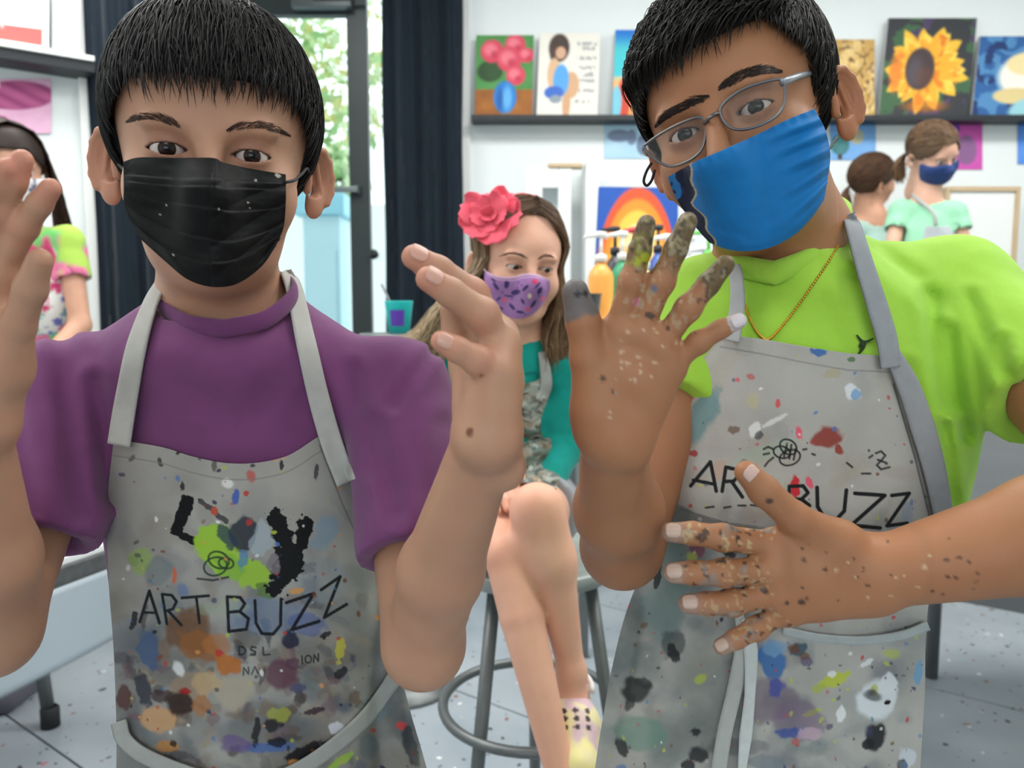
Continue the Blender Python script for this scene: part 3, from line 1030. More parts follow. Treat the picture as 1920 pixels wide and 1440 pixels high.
def art_woman(u, v):
    c = base(u, (228, 224, 214)); c = mixc(c, disc(u, v, .33, .18, .17, .17), (70, 56, 50)); c = mixc(c, disc(u, v, .28, .26, .10, .10), (80, 60, 52)); c = mixc(c, disc(u, v, .36, .24, .085, .075), (206, 164, 136))
    c = mixc(c, disc(u, v, .26, .5, .11, .20), (214, 176, 140)); c = mixc(c, disc(u, v, .55, .63, .13, .16), (206, 164, 128)); c = mixc(c, disc(u, v, .48, .85, .07, .18), (204, 160, 124))
    c = mixc(c, disc(u, v, .38, .57, .13, .19), (88, 160, 222)); c = mixc(c, disc(u, v, .27, .72, .16, .08), (62, 104, 190)); c = mixc(c, disc(u, v, .30, .80, .1, .05), (140, 150, 160))
    for y, x0, x1 in ((.13, .62, .95), (.19, .66, .92), (.30, .62, .95), (.42, .66, .95), (.50, .7, .93), (.58, .68, .95), (.70, .68, .93), (.82, .62, .86)):
        m = (np.abs(v - y) < .022) & (u > x0) & (u < x1) & (n2(u * 26, v * 18, 5, 2) > .45)
        c = mixc(c, m * .75, (150, 150, 152))
    return c
def art_beach(u, v):
    c = base(u, (70, 190, 200)); c = mixc(c, sstep(.0, .25, .25 - v), (30, 110, 200)); c = mixc(c, v > .58, (224, 130, 70)); c = mixc(c, (v > .55) * n2(u * 5, v * 5, 3), (240, 190, 130)); c = mixc(c, disc(u, v, .3, .8, .18, .25), (200, 70, 50)); c = mixc(c, disc(u, v, .1, .85, .14, .2), (120, 190, 210))
    return c
def art_gold(u, v):
    c = base(u, (190, 152, 84)); n = n2(u * 7, v * 7, 6)
    c = mixc(c, sstep(.5, .7, n), (222, 190, 126)); w = np.abs(np.sin(22 * (n2(u * 3.2, v * 3.2, 9) + .25 * u)))
    c = mixc(c, (w < .28) * 1.0, (122, 92, 52)); c = mixc(c, (n2(u * 14, v * 14, 12) > .66) * 1.0, (206, 178, 130)); c = mixc(c, disc(u, v, .72, .92, .12, .08), (150, 120, 190))
    return c
def art_sunflower(u, v):
    c = base(u, (52, 54, 58)); c = mixc(c, n2(u * 6, v * 6, 3) > .58, (62, 96, 66)); c = mixc(c, n2(u * 5 + 4, v * 5, 8) > .66, (74, 60, 92))
    x, y = u - .48, (v - .52) * 1.05; r = np.hypot(x, y); a = np.arctan2(y, x)
    for k, (R_, f, col) in enumerate(((.47, 13, (236, 186, 60)), (.42, 11, (244, 204, 84)), (.36, 15, (238, 170, 48)))):
        pr = R_ * (.66 + .34 * (1 - np.abs(((a * f / (2 * math.pi) + k * .37 + .1 * np.sin(3 * a + k)) % 1) * 2 - 1)) ** .8) * (1 + .08 * np.sin(5 * a + k))
        c = mixc(c, 1 - sstep(pr - .015, pr + .015, r), col)
    c = mixc(c, (r < .4) * sstep(.5, .72, n2(a * 5 + 20, r * 9, 4)), (222, 128, 36)); c = mixc(c, disc(u, v, .14, .55, .07, .2, .4) * .8, (226, 120, 40)); c = mixc(c, disc(u, v, .5, .9, .24, .06, .5) * .6, (220, 120, 30))
    c = mixc(c, disc(u, v, .41, .52, .165, .215, .08), (70, 56, 58)); c = mixc(c, disc(u, v, .36, .55, .09, .14, .5) * .7, (86, 82, 92)); c = mixc(c, disc(u, v, .46, .6, .1, .1, .5) * .5, (104, 64, 50))
    return c
def art_white_flower(u, v):
    c = base(u, (44, 92, 150)); c = mixc(c, np.abs(np.sin(14 * n2(u * 2.4, v * 2.4, 5))) > .75, (78, 132, 180)); c = mixc(c, n2(u * 7, v * 7, 9) > .62, (30, 54, 104))
    c = mixc(c, disc(u, v, .75, .5, .5, .34), (236, 232, 220)); c = mixc(c, disc(u, v, .55, .35, .22, .14), (232, 214, 160)); c = mixc(c, disc(u, v, .45, .75, .24, .10), (216, 196, 140)); c = mixc(c, disc(u, v, .8, .95, .4, .2), (150, 200, 210))
    return c
def art_fish(u, v):
    c = base(u, (166, 204, 228)); c = mixc(c, n2(u * 4, v * 4, 3) * .6, (192, 218, 234)); c = mixc(c, disc(u, v, .3, .42, .24, .16), (124, 140, 166)); c = mixc(c, disc(u, v, .55, .46, .1, .2), (124, 140, 166)); c = mixc(c, disc(u, v, .78, .66, .13, .26), (108, 126, 152))
    return c
def art_sunset(u, v):
    c = base(u, (40, 84, 168)); r = np.hypot((u - .5) / .48, (v - .62) / .62)
    for R_, col in ((1.0, (224, 84, 50)), (.86, (240, 140, 50)), (.72, (250, 190, 80)), (.56, (250, 216, 150)), (.36, (240, 150, 90))):
        c = mixc(c, 1 - sstep(R_ - .03, R_ + .03, r), col)
    c = mixc(c, v > .7, (54, 120, 176)); c = mixc(c, (v > .55) * (n2(u * 9, v * 3, 7) > .55), (30, 40, 60))
    return c
def art_tree_paper(u, v):
    c = base(u, (108, 162, 220)); c = mixc(c, disc(u, v, .22, .62, .2, .26), (30, 88, 70)); c = mixc(c, disc(u, v, .58, .4, .16, .2), (196, 170, 110)); c = mixc(c, n2(u * 4, v * 4, 2) * .6, (140, 186, 230)); c = mixc(c, disc(u, v, .22, .92, .05, .08), (70, 60, 60))
    return c
def art_magenta(u, v):
    c = base(u, (196, 78, 168)); c = mixc(c, n2(u * 4, v * 4, 2) * .5, (214, 110, 186)); c = mixc(c, disc(u, v, .58, .16, .07, .09), (120, 60, 170)); c = mixc(c, disc(u, v, .75, .6, .16, .3), (136, 96, 140))
    return c
def art_pink_rose(u, v):
    c = base(u, (232, 190, 214)); c = mixc(c, n2(u * 5, v * 5, 2) * .7, (214, 150, 188)); c = mixc(c, disc(u, v, .55, .3, .5, .26), (148, 60, 112)); c = mixc(c, np.abs(np.sin(u * 9 - v * 12)) * disc(u, v, .55, .3, .5, .26), (184, 92, 140)); c = mixc(c, disc(u, v, .35, .75, .12, .08), (200, 80, 150)); c = mixc(c, (u - .2) ** 2 + (v - .1) ** 2 < .03, (236, 220, 230))
    return c
def art_bottle(u, v):
    c = base(u, (214, 214, 206)); c = mixc(c, (u < .35) * (v < .6) * 1.0, (150, 196, 130)); c = mixc(c, (u < .4) * (v > .72) * 1.0, (236, 220, 140)); c = mixc(c, disc(u, v, .62, .55, .26, .5), (232, 226, 224)); c = mixc(c, (v > .74) * (v < .95) * (u > .4) * (u < .92) * 1.0, (214, 90, 86)); c = mixc(c, disc(u, v, .45, .5, .05, .3), (176, 176, 170))
    return c
def art_grey(u, v):
    c = base(u, (176, 182, 184)); return mixc(c, n2(u * 3, v * 3, 2), (206, 212, 212))

def hang():
    yl = WY - .10
    zt = on_y(1400, 216, yl)[2]
    # long picture ledge: top board and dark lip
    r = thing('picture_ledge', 'long dark picture ledge on the white wall holding the row of canvases', 'shelf')
    box('ledge_board', (on_y(884, 220, yl)[0], yl, zt - .022), (3.4, WY, zt), M_DARK, r, .003)
    box('ledge_lip', (on_y(884, 220, yl)[0], yl - .014, zt - .026), (3.4, yl, zt), M_DARK, r, .003)
    set_base(r, (1.6, WY - .05, zt - .02))
    r.location.z = zt - .026
    for c in r.children: c.matrix_parent_inverse = Matrix.Translation((-1.6, -(WY - .05), -(zt - .026)))
    def onledge(name, label, px0, px1, py0, fn, lean=.045, skew=0, n=70, thick=.018, y0=None, group=None):
        y0 = (WY - .082) if y0 is None else y0
        y1 = y0 + lean
        TL, TR = on_y(px0 + skew, py0, y1), on_y(px1 + skew, py0, y1)
        BL, BR = on_y(px0, 214, y0), on_y(px1, 214, y0)
        BL[2] = BR[2] = zt + .0015
        return picture(name, label, 'painting', (TL, TR, BR, BL), thick, fn, group, n)
    onledge('painting', 'canvas of pink flowers in a blue vase on the ledge', 890, 998, 66, art_peonies, skew=3)
    onledge('painting', 'white canvas of a seated woman in blue beside faint grey lettering', 1006, 1120, 62, art_woman, skew=6)
    onledge('painting', 'narrow turquoise and orange beach canvas on the ledge', 1148, 1216, 56, art_beach, skew=6)
    onledge('painting', 'gold and brown patterned canvas half hidden beside the sunflower', 1535, 1640, 74, art_gold, skew=0)
    onledge('painting', 'large canvas of a yellow sunflower on a dark ground', 1648, 1814, 34, art_sunflower, skew=18, n=110)
    onledge('painting', 'blue canvas with a pale white flower at the end of the ledge', 1822, 1990, 68, art_white_flower, skew=16)
    def paper(label, px0, py0, px1, py1, fn, y=WY - .004, name='paper_picture'):
        TL, TR, BR, BL = on_y(px0, py0, y), on_y(px1, py0, y), on_y(px1, py1, y), on_y(px0, py1, y)
        return picture(name, label, 'picture', (TL, TR, BR, BL), .0025, fn)
    paper('pale blue paper picture with grey fish shapes pinned under the ledge', 1133, 224, 1226, 297, art_fish)
    paper('blue paper picture with a dark green tree pinned under the ledge', 1556, 226, 1642, 300, art_tree_paper)
    paper('magenta paper picture with purple marks pinned under the sunflower', 1722, 226, 1842, 318, art_magenta)
    paper('bright blue paper picture at the end of the wall under the ledge', 1908, 216, 1990, 308, lambda u, v: mixc(base(u, (70, 130, 220)), n2(u * 4, v * 4, 3) * .6, (120, 170, 235)))
    # left wall ledge with two canvases, rose picture below it
    Pw = lambda px, py, off: wall_pt(px, py, off)
    def wall_pt(px, py, off=0.0):
        d = FW + (px - 960) / FPX * RT + (720 - py) / FPX * UP
        a3 = np.array([ROOM_A[0] - ROOM_N[0] * off, ROOM_A[1] - ROOM_N[1] * off]); nn = ROOM_N
        s = ((a3 - CAM[:2]) @ nn) / (d[:2] @ nn)
        return CAM + d * s
    # ROOM_N points away from the room; negative offsets sink into the wall
    e0, e1 = wall_pt(-330, 110), wall_pt(168, 122)
    z = wall_pt(100, 112)[2]
    r = thing('wall_ledge', 'short white topped ledge with dark edge on the left wall above the pink picture', 'shelf')
    o1 = slab('ledge_board', e0[:2], e1[:2], z - .018, z, .13, M_WHITE, -.13, .003); o1.parent = r
    o2 = slab('ledge_lip', e0[:2], e1[:2], z - .055, z - .018, .12, M_DARK, -.12, .003); o2.parent = r
    mid = (e0 + e1) / 2
    set_base(r, (mid[0], mid[1], z - .055))
    def lw(label, px0, py0, px1, py1, fn, off0, off1, thick, name='painting', sit=None):
        TL, TR, BR, BL = wall_pt(px0, py0, off1), wall_pt(px1, py0, off1), wall_pt(px1, py1, off0), wall_pt(px0, py1, off0)
        if sit is not None: BL[2] = BR[2] = sit
        return picture(name, label, 'painting', (TL, TR, BR, BL), thick, fn)
    lw('canvas of a white bottle with a red band on the left wall ledge', -70, -60, 92, 106, art_bottle, .09, .055, .018, sit=z + .0015)
    lw('plain grey canvas at the end of the left wall ledge', 98, -70, 150, 112, art_grey, .07, .045, .018, sit=z + .0015)
    lw('pale pink picture with a dark magenta rose on the left wall below the ledge', -60, 148, 96, 250, art_pink_rose, .006, .006, .003, name='paper_picture')
    box_o = wall_pt(90, 313, .012)
    tag(tubes('wall_hook', [([wall_pt(82, 312, .0), wall_pt(84, 312, .02), wall_pt(98, 314, .02)], .004)], M_DARK), 'small dark hook fixed to the left wall under the rose picture', 'hook')
    # tall white framed mirror with a wooden bar on top
    r = thing('standing_mirror', 'white framed mirror leaning on the wall behind the seated person in teal', 'mirror')
    ym = WY - .22
    x0, x1 = on_y(986, 320, ym)[0], on_y(1072, 320, ym)[0]; zt2 = on_y(1000, 314, ym)[2]; w = .075
    for nm, lo_, hi_ in (('frame_side', (x0, ym, .0), (x0 + w, ym + .05, zt2)), ('frame_side', (x1 - w * .8, ym, .0), (x1, ym + .05, zt2)), ('frame_top', (x0 + w, ym, zt2 - .09), (x1 - w * .8, ym + .05, zt2)), ('frame_bottom', (x0 + w, ym, 0), (x1 - w * .8, ym + .05, .12))):
        box(nm, lo_, hi_, M_WHITE, r, .006)
    box('mirror_glass', (x0 + w, ym + .02, .12), (x1 - w * .8, ym + .03, zt2 - .09), mat('mirror', (200, 206, 208), .06, metal=1.0, spec=.5), r)
    box('top_bar', (x0 + .1, ym - .01, zt2), (x1 + .05, ym + .06, zt2 + .018), M_WOOD, r, .004)
    set_base(r, ((x0 + x1) / 2, ym + .03, 0))
    r = thing('white_panel', 'tall white cupboard side standing beside the framed mirror', 'cabinet')
    xa, xb = on_y(1074, 320, WY - .3)[0] + .06, on_y(1104, 320, WY - .3)[0] + .05
    box('cupboard_body', (xa, WY - .3, 0), (xb, WY - .02, zt2 + .02), M_WHITE, r, .006)
    box('cupboard_foot', (xa + .006, WY - .295, -.0), (xb - .006, WY - .03, .05), M_DARK, r)
    set_base(r, ((xa + xb) / 2, WY - .16, 0))
    # white board with thin wooden frame at the right
    r = thing('whiteboard', 'large white board with thin wooden frame standing against the wall below the blue canvas', 'board')
    yb = WY - .12
    x0, x1, z1 = on_y(1772, 352, yb)[0], on_y(1912, 352, yb)[0], on_y(1850, 350, yb)[2]
    box('board_face', (x0 + .02, yb, .05), (x1 - .02, yb + .02, z1 - .02), M_WHITE, r)
    for nm, lo_, hi_ in (('frame_rail', (x0, yb - .012, z1 - .022), (x1, yb + .03, z1)), ('frame_rail', (x0, yb - .012, 0), (x1, yb + .03, .05)), ('frame_stile', (x0, yb - .012, .05), (x0 + .02, yb + .03, z1 - .022)), ('frame_stile', (x1 - .02, yb - .012, .05), (x1, yb + .03, z1 - .022))):
        box(nm, lo_, hi_, M_WOOD, r, .003)
    set_base(r, ((x0 + x1) / 2, yb, 0))
hang()

# ------------------------------------------------------------------ furniture
def furniture():
    # paint counter with bottles
    yc0, yc1 = 2.36, 2.96
    z = 1.075
    r = thing('paint_counter', 'tall narrow white counter carrying the pump paint bottles', 'table')
    x0, x1 = on_y(1082, 600, yc0)[0], on_y(1404, 600, yc0)[0]
    box('counter_top', (x0, yc0, z - .035), (x1, yc1, z), M_WHITE, r, .005)
    for x in (x0 + .03, x1 - .03):
        for y in (yc0 + .03, yc1 - .03):
            box('leg', (x - .016, y - .016, 0), (x + .016, y + .016, z - .035), M_STEEL, r, .003)
    for y in (yc0 + .03, yc1 - .03):
        box('stretcher_bar', (x0 + .046, y - .012, .30), (x1 - .046, y + .012, .325), M_STEEL, r, .003)
    set_base(r, ((x0 + x1) / 2, (yc0 + yc1) / 2, 0))
    def bottle(label, px, y, rad, h, body, cap, pump=True, group='pump paint bottles on the counter'):
        b = thing('paint_bottle', label, 'bottle', group)
        x = on_y(px, 560, y)[0]
        m1 = mat('bottle_' + '_'.join(map(str, body)), body, .35, noise=(.05, 12), spec=.5)
        lathe('bottle_body', [(0, 0), (rad * .94, 0), (rad, .006), (rad, h * .72), (rad * .86, h * .82), (rad * .5, h * .92), (rad * .36, h * .94), (rad * .36, h), (0, h)], m1, b, (x, y, z), 24)
        m2 = mat('cap_' + '_'.join(map(str, cap)), cap, .4, noise=(.04, 20))
        lathe('cap', [(0, 0), (rad * .46, 0), (rad * .46, .022), (rad * .2, .026), (0, .026)], m2, b, (x, y, z + h - .004), 20)
        if pump:
            tubes('pump_stem', [([(x, y, z + h + .02), (x, y, z + h + .075)], .006)], m2, b, 10)
            p = tubes('pump_nozzle', [([(x + .016, y, z + h + .082), (x - .006, y, z + h + .084), (x - .05, y - .005, z + h + .078), (x - .058, y - .006, z + h + .066)], [.011, .011, .006, .005])], m2, b, 10)
        set_base(b, (x, y, z))
    bottle('orange paint bottle with a white pump', 1126, 2.52, .042, .20, (236, 160, 70), (226, 226, 222))
    bottle('green paint bottle with a white pump beside the orange one', 1166, 2.60, .038, .21, (52, 150, 104), (224, 226, 222))
    bottle('pale yellow paint bottle beside the green one', 1208, 2.56, .038, .18, (226, 206, 150), (210, 208, 200))
    bottle('grey lilac paint bottle with a white pump', 1250, 2.60, .040, .20, (150, 146, 170), (232, 232, 232))
    bottle('white paint bottle with a white pump', 1290, 2.54, .036, .19, (226, 226, 222), (236, 236, 236))
    bottle('bright green paint bottle beside the white one', 1326, 2.62, .034, .22, (80, 190, 70), (110, 200, 90))
    bottle('purple paint bottle behind the white one', 1318, 2.72, .036, .17, (150, 130, 184), (220, 216, 226))
    bottle('black paint bottle with a dark pump behind the orange one', 1152, 2.74, .038, .24, (44, 44, 48), (40, 40, 44))
    bottle('red paint bottle with a red cap behind the green one', 1188, 2.78, .038, .24, (196, 52, 60), (200, 56, 64))
    bottle('blue paint bottle with a dark cap behind the yellow one', 1232, 2.78, .038, .25, (52, 92, 170), (48, 50, 56))
    # cup on the counter
    c = thing('paint_cup', 'dark grey plastic cup standing at the counter edge', 'cup')
    x = on_y(1106, 590, 2.41)[0]
    prof = [(0, .0), (.026, .0), (.035, .088), (.037, .09), (.034, .092), (.0315, .088), (.024, .006), (0, .006)]
    lathe('cup_body', prof, mat('cup_plastic', (72, 76, 78), .5, noise=(.1, 20)), c, (x, 2.41, z), 24)
    tubes('cup_rim', [([(x + .036 * math.cos(a), 2.41 + .036 * math.sin(a), z + .09) for a in np.linspace(0, 6.283, 24, endpoint=False)], .0022, True)], mat('cup_rim_plastic', (54, 58, 60), .5), c, 6)
    set_base(c, (x, 2.41, z))
    # sunset canvas at the back of the counter
    y0, y1 = 2.90, 2.94
    TL, TR = on_y(1122, 350, y1), on_y(1272, 352, y1); BL, BR = on_y(1112, 470, y0), on_y(1272, 470, y0); BL[2] = BR[2] = z + .0015
    picture('painting', 'canvas of an orange sunset arch over blue behind the paint bottles', 'painting', (TL, TR, BR, BL), .018, art_sunset)
    # grey work table at the right
    m_top = mat('dark_table_top', (84, 88, 90), .8, noise=(.14, 7), bump=(.1, 30), spec=.08)
    r = thing('work_table', 'long dark grey work table behind the person in lime green', 'table')
    tx0, tx1, ty0, ty1, tz = .66, 2.3, 1.02, 2.30, .84
    box('table_top', (tx0, ty0, tz - .035), (tx1, ty1, tz), m_top, r, .005)
    for x in (tx0 + .62, tx1 - .05):
        for y in (ty0 + .25, ty1 - .05):
            tubes('leg', [([(x, y, 0), (x, y, tz - .035)], .02)], M_STEEL, r, 12)
    for x in (tx0 + .62, tx1 - .05):
        box('apron_rail', (x - .012, ty0 + .27, tz - .10), (x + .012, ty1 - .07, tz - .035), M_STEEL, r)
    set_base(r, ((tx0 + tx1) / 2, (ty0 + ty1) / 2, 0))
    p = thing('paper_stack', 'stack of white paper at the far end of the grey work table', 'paper')
    for k in range(4):
        box('paper_sheet', (1.42 + .006 * k, 1.96 + .004 * (k % 2), tz + .012 * k + .001), (1.82 - .005 * k, 2.27, tz + .012 * k + .012), mat('paper_white', (236, 238, 236), .7, noise=(.02, 8)), p)
    set_base(p, (1.62, 2.12, tz))
    # low table with hanging cover at the left
    A = np.array([-.978, 1.52]); D_ = np.array([.35, .936]); Nn = np.array([-.936, .35])
    r = thing('low_table', 'low white topped table with a pale grey plastic cover hanging from its edge', 'table')
    def tb(name, t0, t1, n0, n1, z0, z1, m, bev=.003, par=r):
        bm = bmesh.new(); box_bm(bm, (t0, n0, z0), (t1, n1, z1), bev)
        bm.transform(Matrix.Translation((A[0], A[1], 0)) @ Matrix.Rotation(math.atan2(D_[1], D_[0]), 4, 'Z'))
        return bm_obj(name, bm, m, par)
    tb('table_top', -.95, .21, .004, .62, .575, .592, mat('table_white', (236, 238, 238), .35, noise=(.05, 6)))
    tb('edge_band', -.95, .21, -.006, .622, .535, .575, mat('scuffed_edge', (84, 86, 88), .6, noise=(.5, 40)))
    # plastic skirt with pinked lower edge
    n = 420
    ts = np.linspace(-.95, .21, n); V, Q = [], []
    for row, f in enumerate(np.linspace(0, 1, 12)):
        for i, t in enumerate(ts):
            zb = .372 + .008 * math.sin(t * 7) + (.004 if i % 2 else -.004) * (row == 11)
            zz = .537 + (zb - .537) * f
            off = -.010 - .010 * f * math.sin(t * 9 + 1) - .006 * f
            p_ = A + D_ * t + Nn * off
            V.append((p_[0], p_[1], zz))
    idx = np.arange(12 * n).reshape(12, n)
    Q = np.stack([idx[:-1, :-1], idx[1:, :-1], idx[1:, 1:], idx[:-1, 1:]], -1).reshape(-1, 4)
    o = mesh_obj('plastic_cover', V, Q, mat('plastic_cover', (168, 180, 188), .3, noise=(.05, 5), spec=.5), r)
    md = o.modifiers.new('thickness', 'SOLIDIFY'); md.thickness = .0012
    lp = P(95, 1360, 2.07)
    for t, n_ in ((.0, .0), (-.9, .06), (-.9, .56), (.15, .56)):
        q = A + D_ * t + Nn * n_
        if t == 0.0: q = lp[:2]
        top = q.copy(); q2 = q.copy()
        if t == 0.0: top = q + np.array([-.05, .0])
        tubes('leg', [([(q2[0], q2[1], 0), (top[0], top[1], .54)], .017)], M_STEEL, r, 12)
        lathe('leg_foot', [(0, 0), (.024, 0), (.024, .05), (.0185, .056)], mat('rubber', (40, 42, 44), .7), r, (q2[0], q2[1], 0.0005), 16)
    set_base(r, (A[0] - .3, A[1], 0))
    # small stand with a teal cup behind the purple shoulder
    r = thing('side_stand', 'narrow grey metal stand in front of the navy drape', 'stand')
    xs_, ys_ = on_y(748, 590, 2.2)[0], 2.2
    lathe('stand_top', [(0, 1.03), (.11, 1.03), (.115, 1.036), (.115, 1.046), (.11, 1.05), (0, 1.05)], M_STEEL, r, (xs_, ys_, 0), 28)
    tubes('stand_pole', [([(xs_, ys_, .02), (xs_, ys_, 1.03)], .016)], M_STEEL, r, 12)
    lathe('stand_base', [(0, .0), (.15, .0), (.15, .012), (.03, .03), (0, .03)], M_STEEL, r, (xs_, ys_, 0), 28)
    set_base(r, (xs_, ys_, 0))
    r = thing('teal_cup', 'teal plastic cup with a purple patch and a brush on the stand', 'cup')
    lathe('cup_body', [(0, 0), (.030, 0), (.040, .088), (.041, .091), (.037, .09), (.028, .006), (0, .006)], mat('teal_plastic', (40, 196, 190), .4, noise=(.05, 20)), r, (xs_, ys_, 1.051), 28)
    V = [(xs_ + (.0335 + .009 * z / .06) * math.sin(t), ys_ - (.0335 + .009 * z / .06) * math.cos(t), 1.051 + .02 + z) for z in np.linspace(0, .045, 5) for t in np.linspace(-.55, .55, 9)]
    mesh_obj('purple_patch', V, [[i * 9 + j, i * 9 + j + 1, i * 9 + j + 10, i * 9 + j + 9] for i in range(4) for j in range(8)], mat('purple_patch', (96, 60, 170), .5, noise=(.05, 20)), r)
    tubes('brush_handle', [([(xs_ + .01, ys_, 1.062), (xs_ - .05, ys_ + .01, 1.19)], .0035)], M_STEEL, r, 8)
    set_base(r, (xs_, ys_, 1.051))
    # stool under the seated girl
    s = thing('stool', 'grey metal stool with round seat and foot ring under the person in teal', 'stool')
    c0 = P(962, 1030, 1.46); sx, sy = c0[0] + .035, c0[1]
    sz = .66
    m_seat = mat('stool_seat', (150, 158, 154), .35, metal=.2, noise=(.3, 25))
    lathe('seat', [(0, -.03), (.157, -.03), (.166, -.024), (.166, -.004), (.160, .0), (.13, -.003), (.0, -.008)], m_seat, s, (sx, sy, sz), 48)
    ring_z = .36
    for k, a in enumerate((-2.2, -.42, 1.5)):
        tp = np.array([sx + .115 * math.cos(a), sy + .115 * math.sin(a), sz - .03]); bt = np.array([sx + .215 * math.cos(a), sy + .215 * math.sin(a), .012])
        tubes('leg', [([bt, tp], .0125)], M_STEEL, s, 12)
        lathe('rubber_foot', [(0, 0), (.017, 0), (.017, .03), (.0135, .034)], mat('rubber', (40, 42, 44), .7), s, (bt[0], bt[1], 0.0005), 14)
    rr = .115 + .10 * (sz - .03 - ring_z) / (sz - .04) + .012
    tubes('foot_ring', [([(sx + rr * math.cos(a), sy + rr * math.sin(a), ring_z) for a in np.linspace(0, 6.283, 48, endpoint=False)], .010, True)], M_STEEL, s, 10)
    set_base(s, (sx, sy, 0))
    return sx, sy, sz
STOOL = furniture()
# ------------------------------------------------------------------ boy in purple t-shirt with black mask
def boy_purple():
    root = thing('person', 'person in purple t-shirt, black face mask and paint-stained apron holding both hands up', 'person')
    o, R = view_frame(404, 297, 0.637, -0.048, -0.044, 0.0926)
    F = Field()
    L = head_field(F, o, R, 1.0, 0.0042, 0.0036, ear_out=0.8)
    Fh = Field(); Fh.pr = list(F.pr)
    # arms (pixel, depth) of the joints
    shL, elL, wrL = P(135, 730, .665), P(-15, 1185, .565), P(-50, 800, .47)
    shR, elR, wrR = P(745, 732, .672), P(794, 1204, .575), P(914, 812, .448)
    neck = P(420, 600, .672)
    chest, belly, hip = P(440, 850, .70), P(455, 1180, .715), P(462, 1560, .735)
    tf = lambda dx: np.array([dx, 0, 0])
    F.ell(chest, (0.108, 0.070, 0.150), None, 0.03)
    F.ell(belly, (0.098, 0.070, 0.150), None, 0.05)
    F.ell(hip, (0.105, 0.075, 0.09), None, 0.05)
    F.cone(neck, chest + [0, 0, .06], 0.046, 0.06, 0.04)
    for sh in (shL, shR):
        F.cone(neck + [0, 0.01, -.03], sh, 0.034, 0.036, 0.03)
    F.cone(shL, elL, 0.036, 0.030, 0.02); F.cone(shR, elR, 0.036, 0.0300, 0.02)
    F.chain([elL, elL * .6 + wrL * .4, wrL], [0.030, 0.0315, 0.0195], 0.015)
    F.chain([elR, elR * .6 + wrR * .4 + np.array([-.003, 0, 0]), wrR], [0.0270, 0.0278, 0.0185], 0.012)
    F.ell(elR + P(800, 1250, .575) - P(800, 1222, .575), (.019, .02, .018), None, .02)
    F.ell(P(955, 880, .455), (.010, .010, .012), None, .012)
    # image-left hand, palm to the viewer
    fa = [[P(5, 510, .452), P(45, 425, .44), P(74, 383, .432), P(95, 353, .428)],
          [P(-30, 495, .45), P(3, 395, .435), P(26, 340, .428), P(42, 300, .425)],
          [P(-62, 505, .448), P(-35, 405, .435), P(-8, 352, .425), P(10, 316, .42)],
          [P(-92, 535, .447), P(-95, 460, .44), P(-96, 420, .436), P(-97, 388, .433)]]
    ta = [P(8, 690, .462), P(34, 610, .448), P(58, 540, .437), P(75, 488, .43)]
    hand_field(F, wrL, fa, ta, 0.0069, 0.0098, 0.0195, .86)
    # image-right hand, little finger towards the viewer
    fb = [[P(921, 640, .478), P(878, 560, .478), P(826, 517, .472), P(792, 497, .467)],
          [P(932, 632, .462), P(885, 552, .458), P(822, 507, .450), P(776, 482, .444)],
          [P(936, 652, .446), P(905, 590, .436), P(845, 549, .428), P(803, 523, .422)],
          [P(928, 700, .432), P(896, 676, .423), P(858, 656, .418), P(828, 640, .415)]]
    tb = [P(900, 765, .468), P(876, 695, .484), P(858, 630, .49), P(848, 585, .49)]
    hand_field(F, wrR, fb, tb, 0.0086, 0.0110, 0.0190)
    # legs, hidden below the frame
    gz = 0.0
    for dx in (-.052, .052):
        hp = np.array([hip[0] + dx, hip[1], hip[2] - .03]); kn = np.array([hip[0] + dx * 1.05, hip[1] + .0, .37]); an = np.array([hip[0] + dx * 1.1, hip[1] + .02, .075])
        F.chain([hp, kn, an], [.062, .044, .030], .03)
    lo, hi = F.bounds()
    hb = (o - [.112, .125, .115], o + [.112, .13, .105], 0.0015)
    ra = (*hand_box(fa, ta, [wrL], m=.024), 0.0018)
    rb = (*hand_box(fb, tb, [wrR], m=.024), 0.0017)
    v, q = body_mesh(F, [hb, rb, ra], 0.0042)
    c = skin_colour(v, (182, 140, 114), (190, 114, 88), .25)
    loc = (v - o) @ R
    # warmer ears and nose, darker lids
    inh = np.linalg.norm(loc, axis=1) < .15
    ear = inh & (np.abs(loc[:, 0]) > .074) & (loc[:, 2] < .03)
    c = np.where(ear[:, None], c * .78 + lin((196, 108, 80)) * .22, c)
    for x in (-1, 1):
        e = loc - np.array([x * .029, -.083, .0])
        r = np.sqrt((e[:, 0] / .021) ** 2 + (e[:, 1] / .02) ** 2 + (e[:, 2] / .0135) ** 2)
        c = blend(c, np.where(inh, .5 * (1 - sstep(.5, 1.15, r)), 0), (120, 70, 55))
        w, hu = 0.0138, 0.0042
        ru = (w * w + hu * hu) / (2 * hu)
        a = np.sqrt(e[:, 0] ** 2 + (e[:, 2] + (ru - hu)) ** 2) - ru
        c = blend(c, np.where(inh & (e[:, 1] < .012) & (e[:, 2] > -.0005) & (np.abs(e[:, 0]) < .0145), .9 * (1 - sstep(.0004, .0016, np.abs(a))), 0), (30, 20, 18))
    hd = np.linalg.norm(v - np.mean([f[2] for f in fb], 0), axis=1) < .12
    for f in fb + fa:
        for j, wv in ((1, .25), (3, .45)):
            d = np.linalg.norm(v - f[j], axis=1)
            c = blend(c, wv * (1 - sstep(.006, .016, d)), (205, 128, 108))
    c = dots(c, v, [(P(880, 810, .425), .0028, (120, 75, 55)), (P(902, 700, .42), .0022, (130, 80, 60)), (P(790, 1110, .54), .002, (110, 70, 55)), (P(18, 1060, .51), .0016, (110, 70, 55))])
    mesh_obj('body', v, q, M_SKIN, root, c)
    vn = nrm(CAM - fb[1][3])
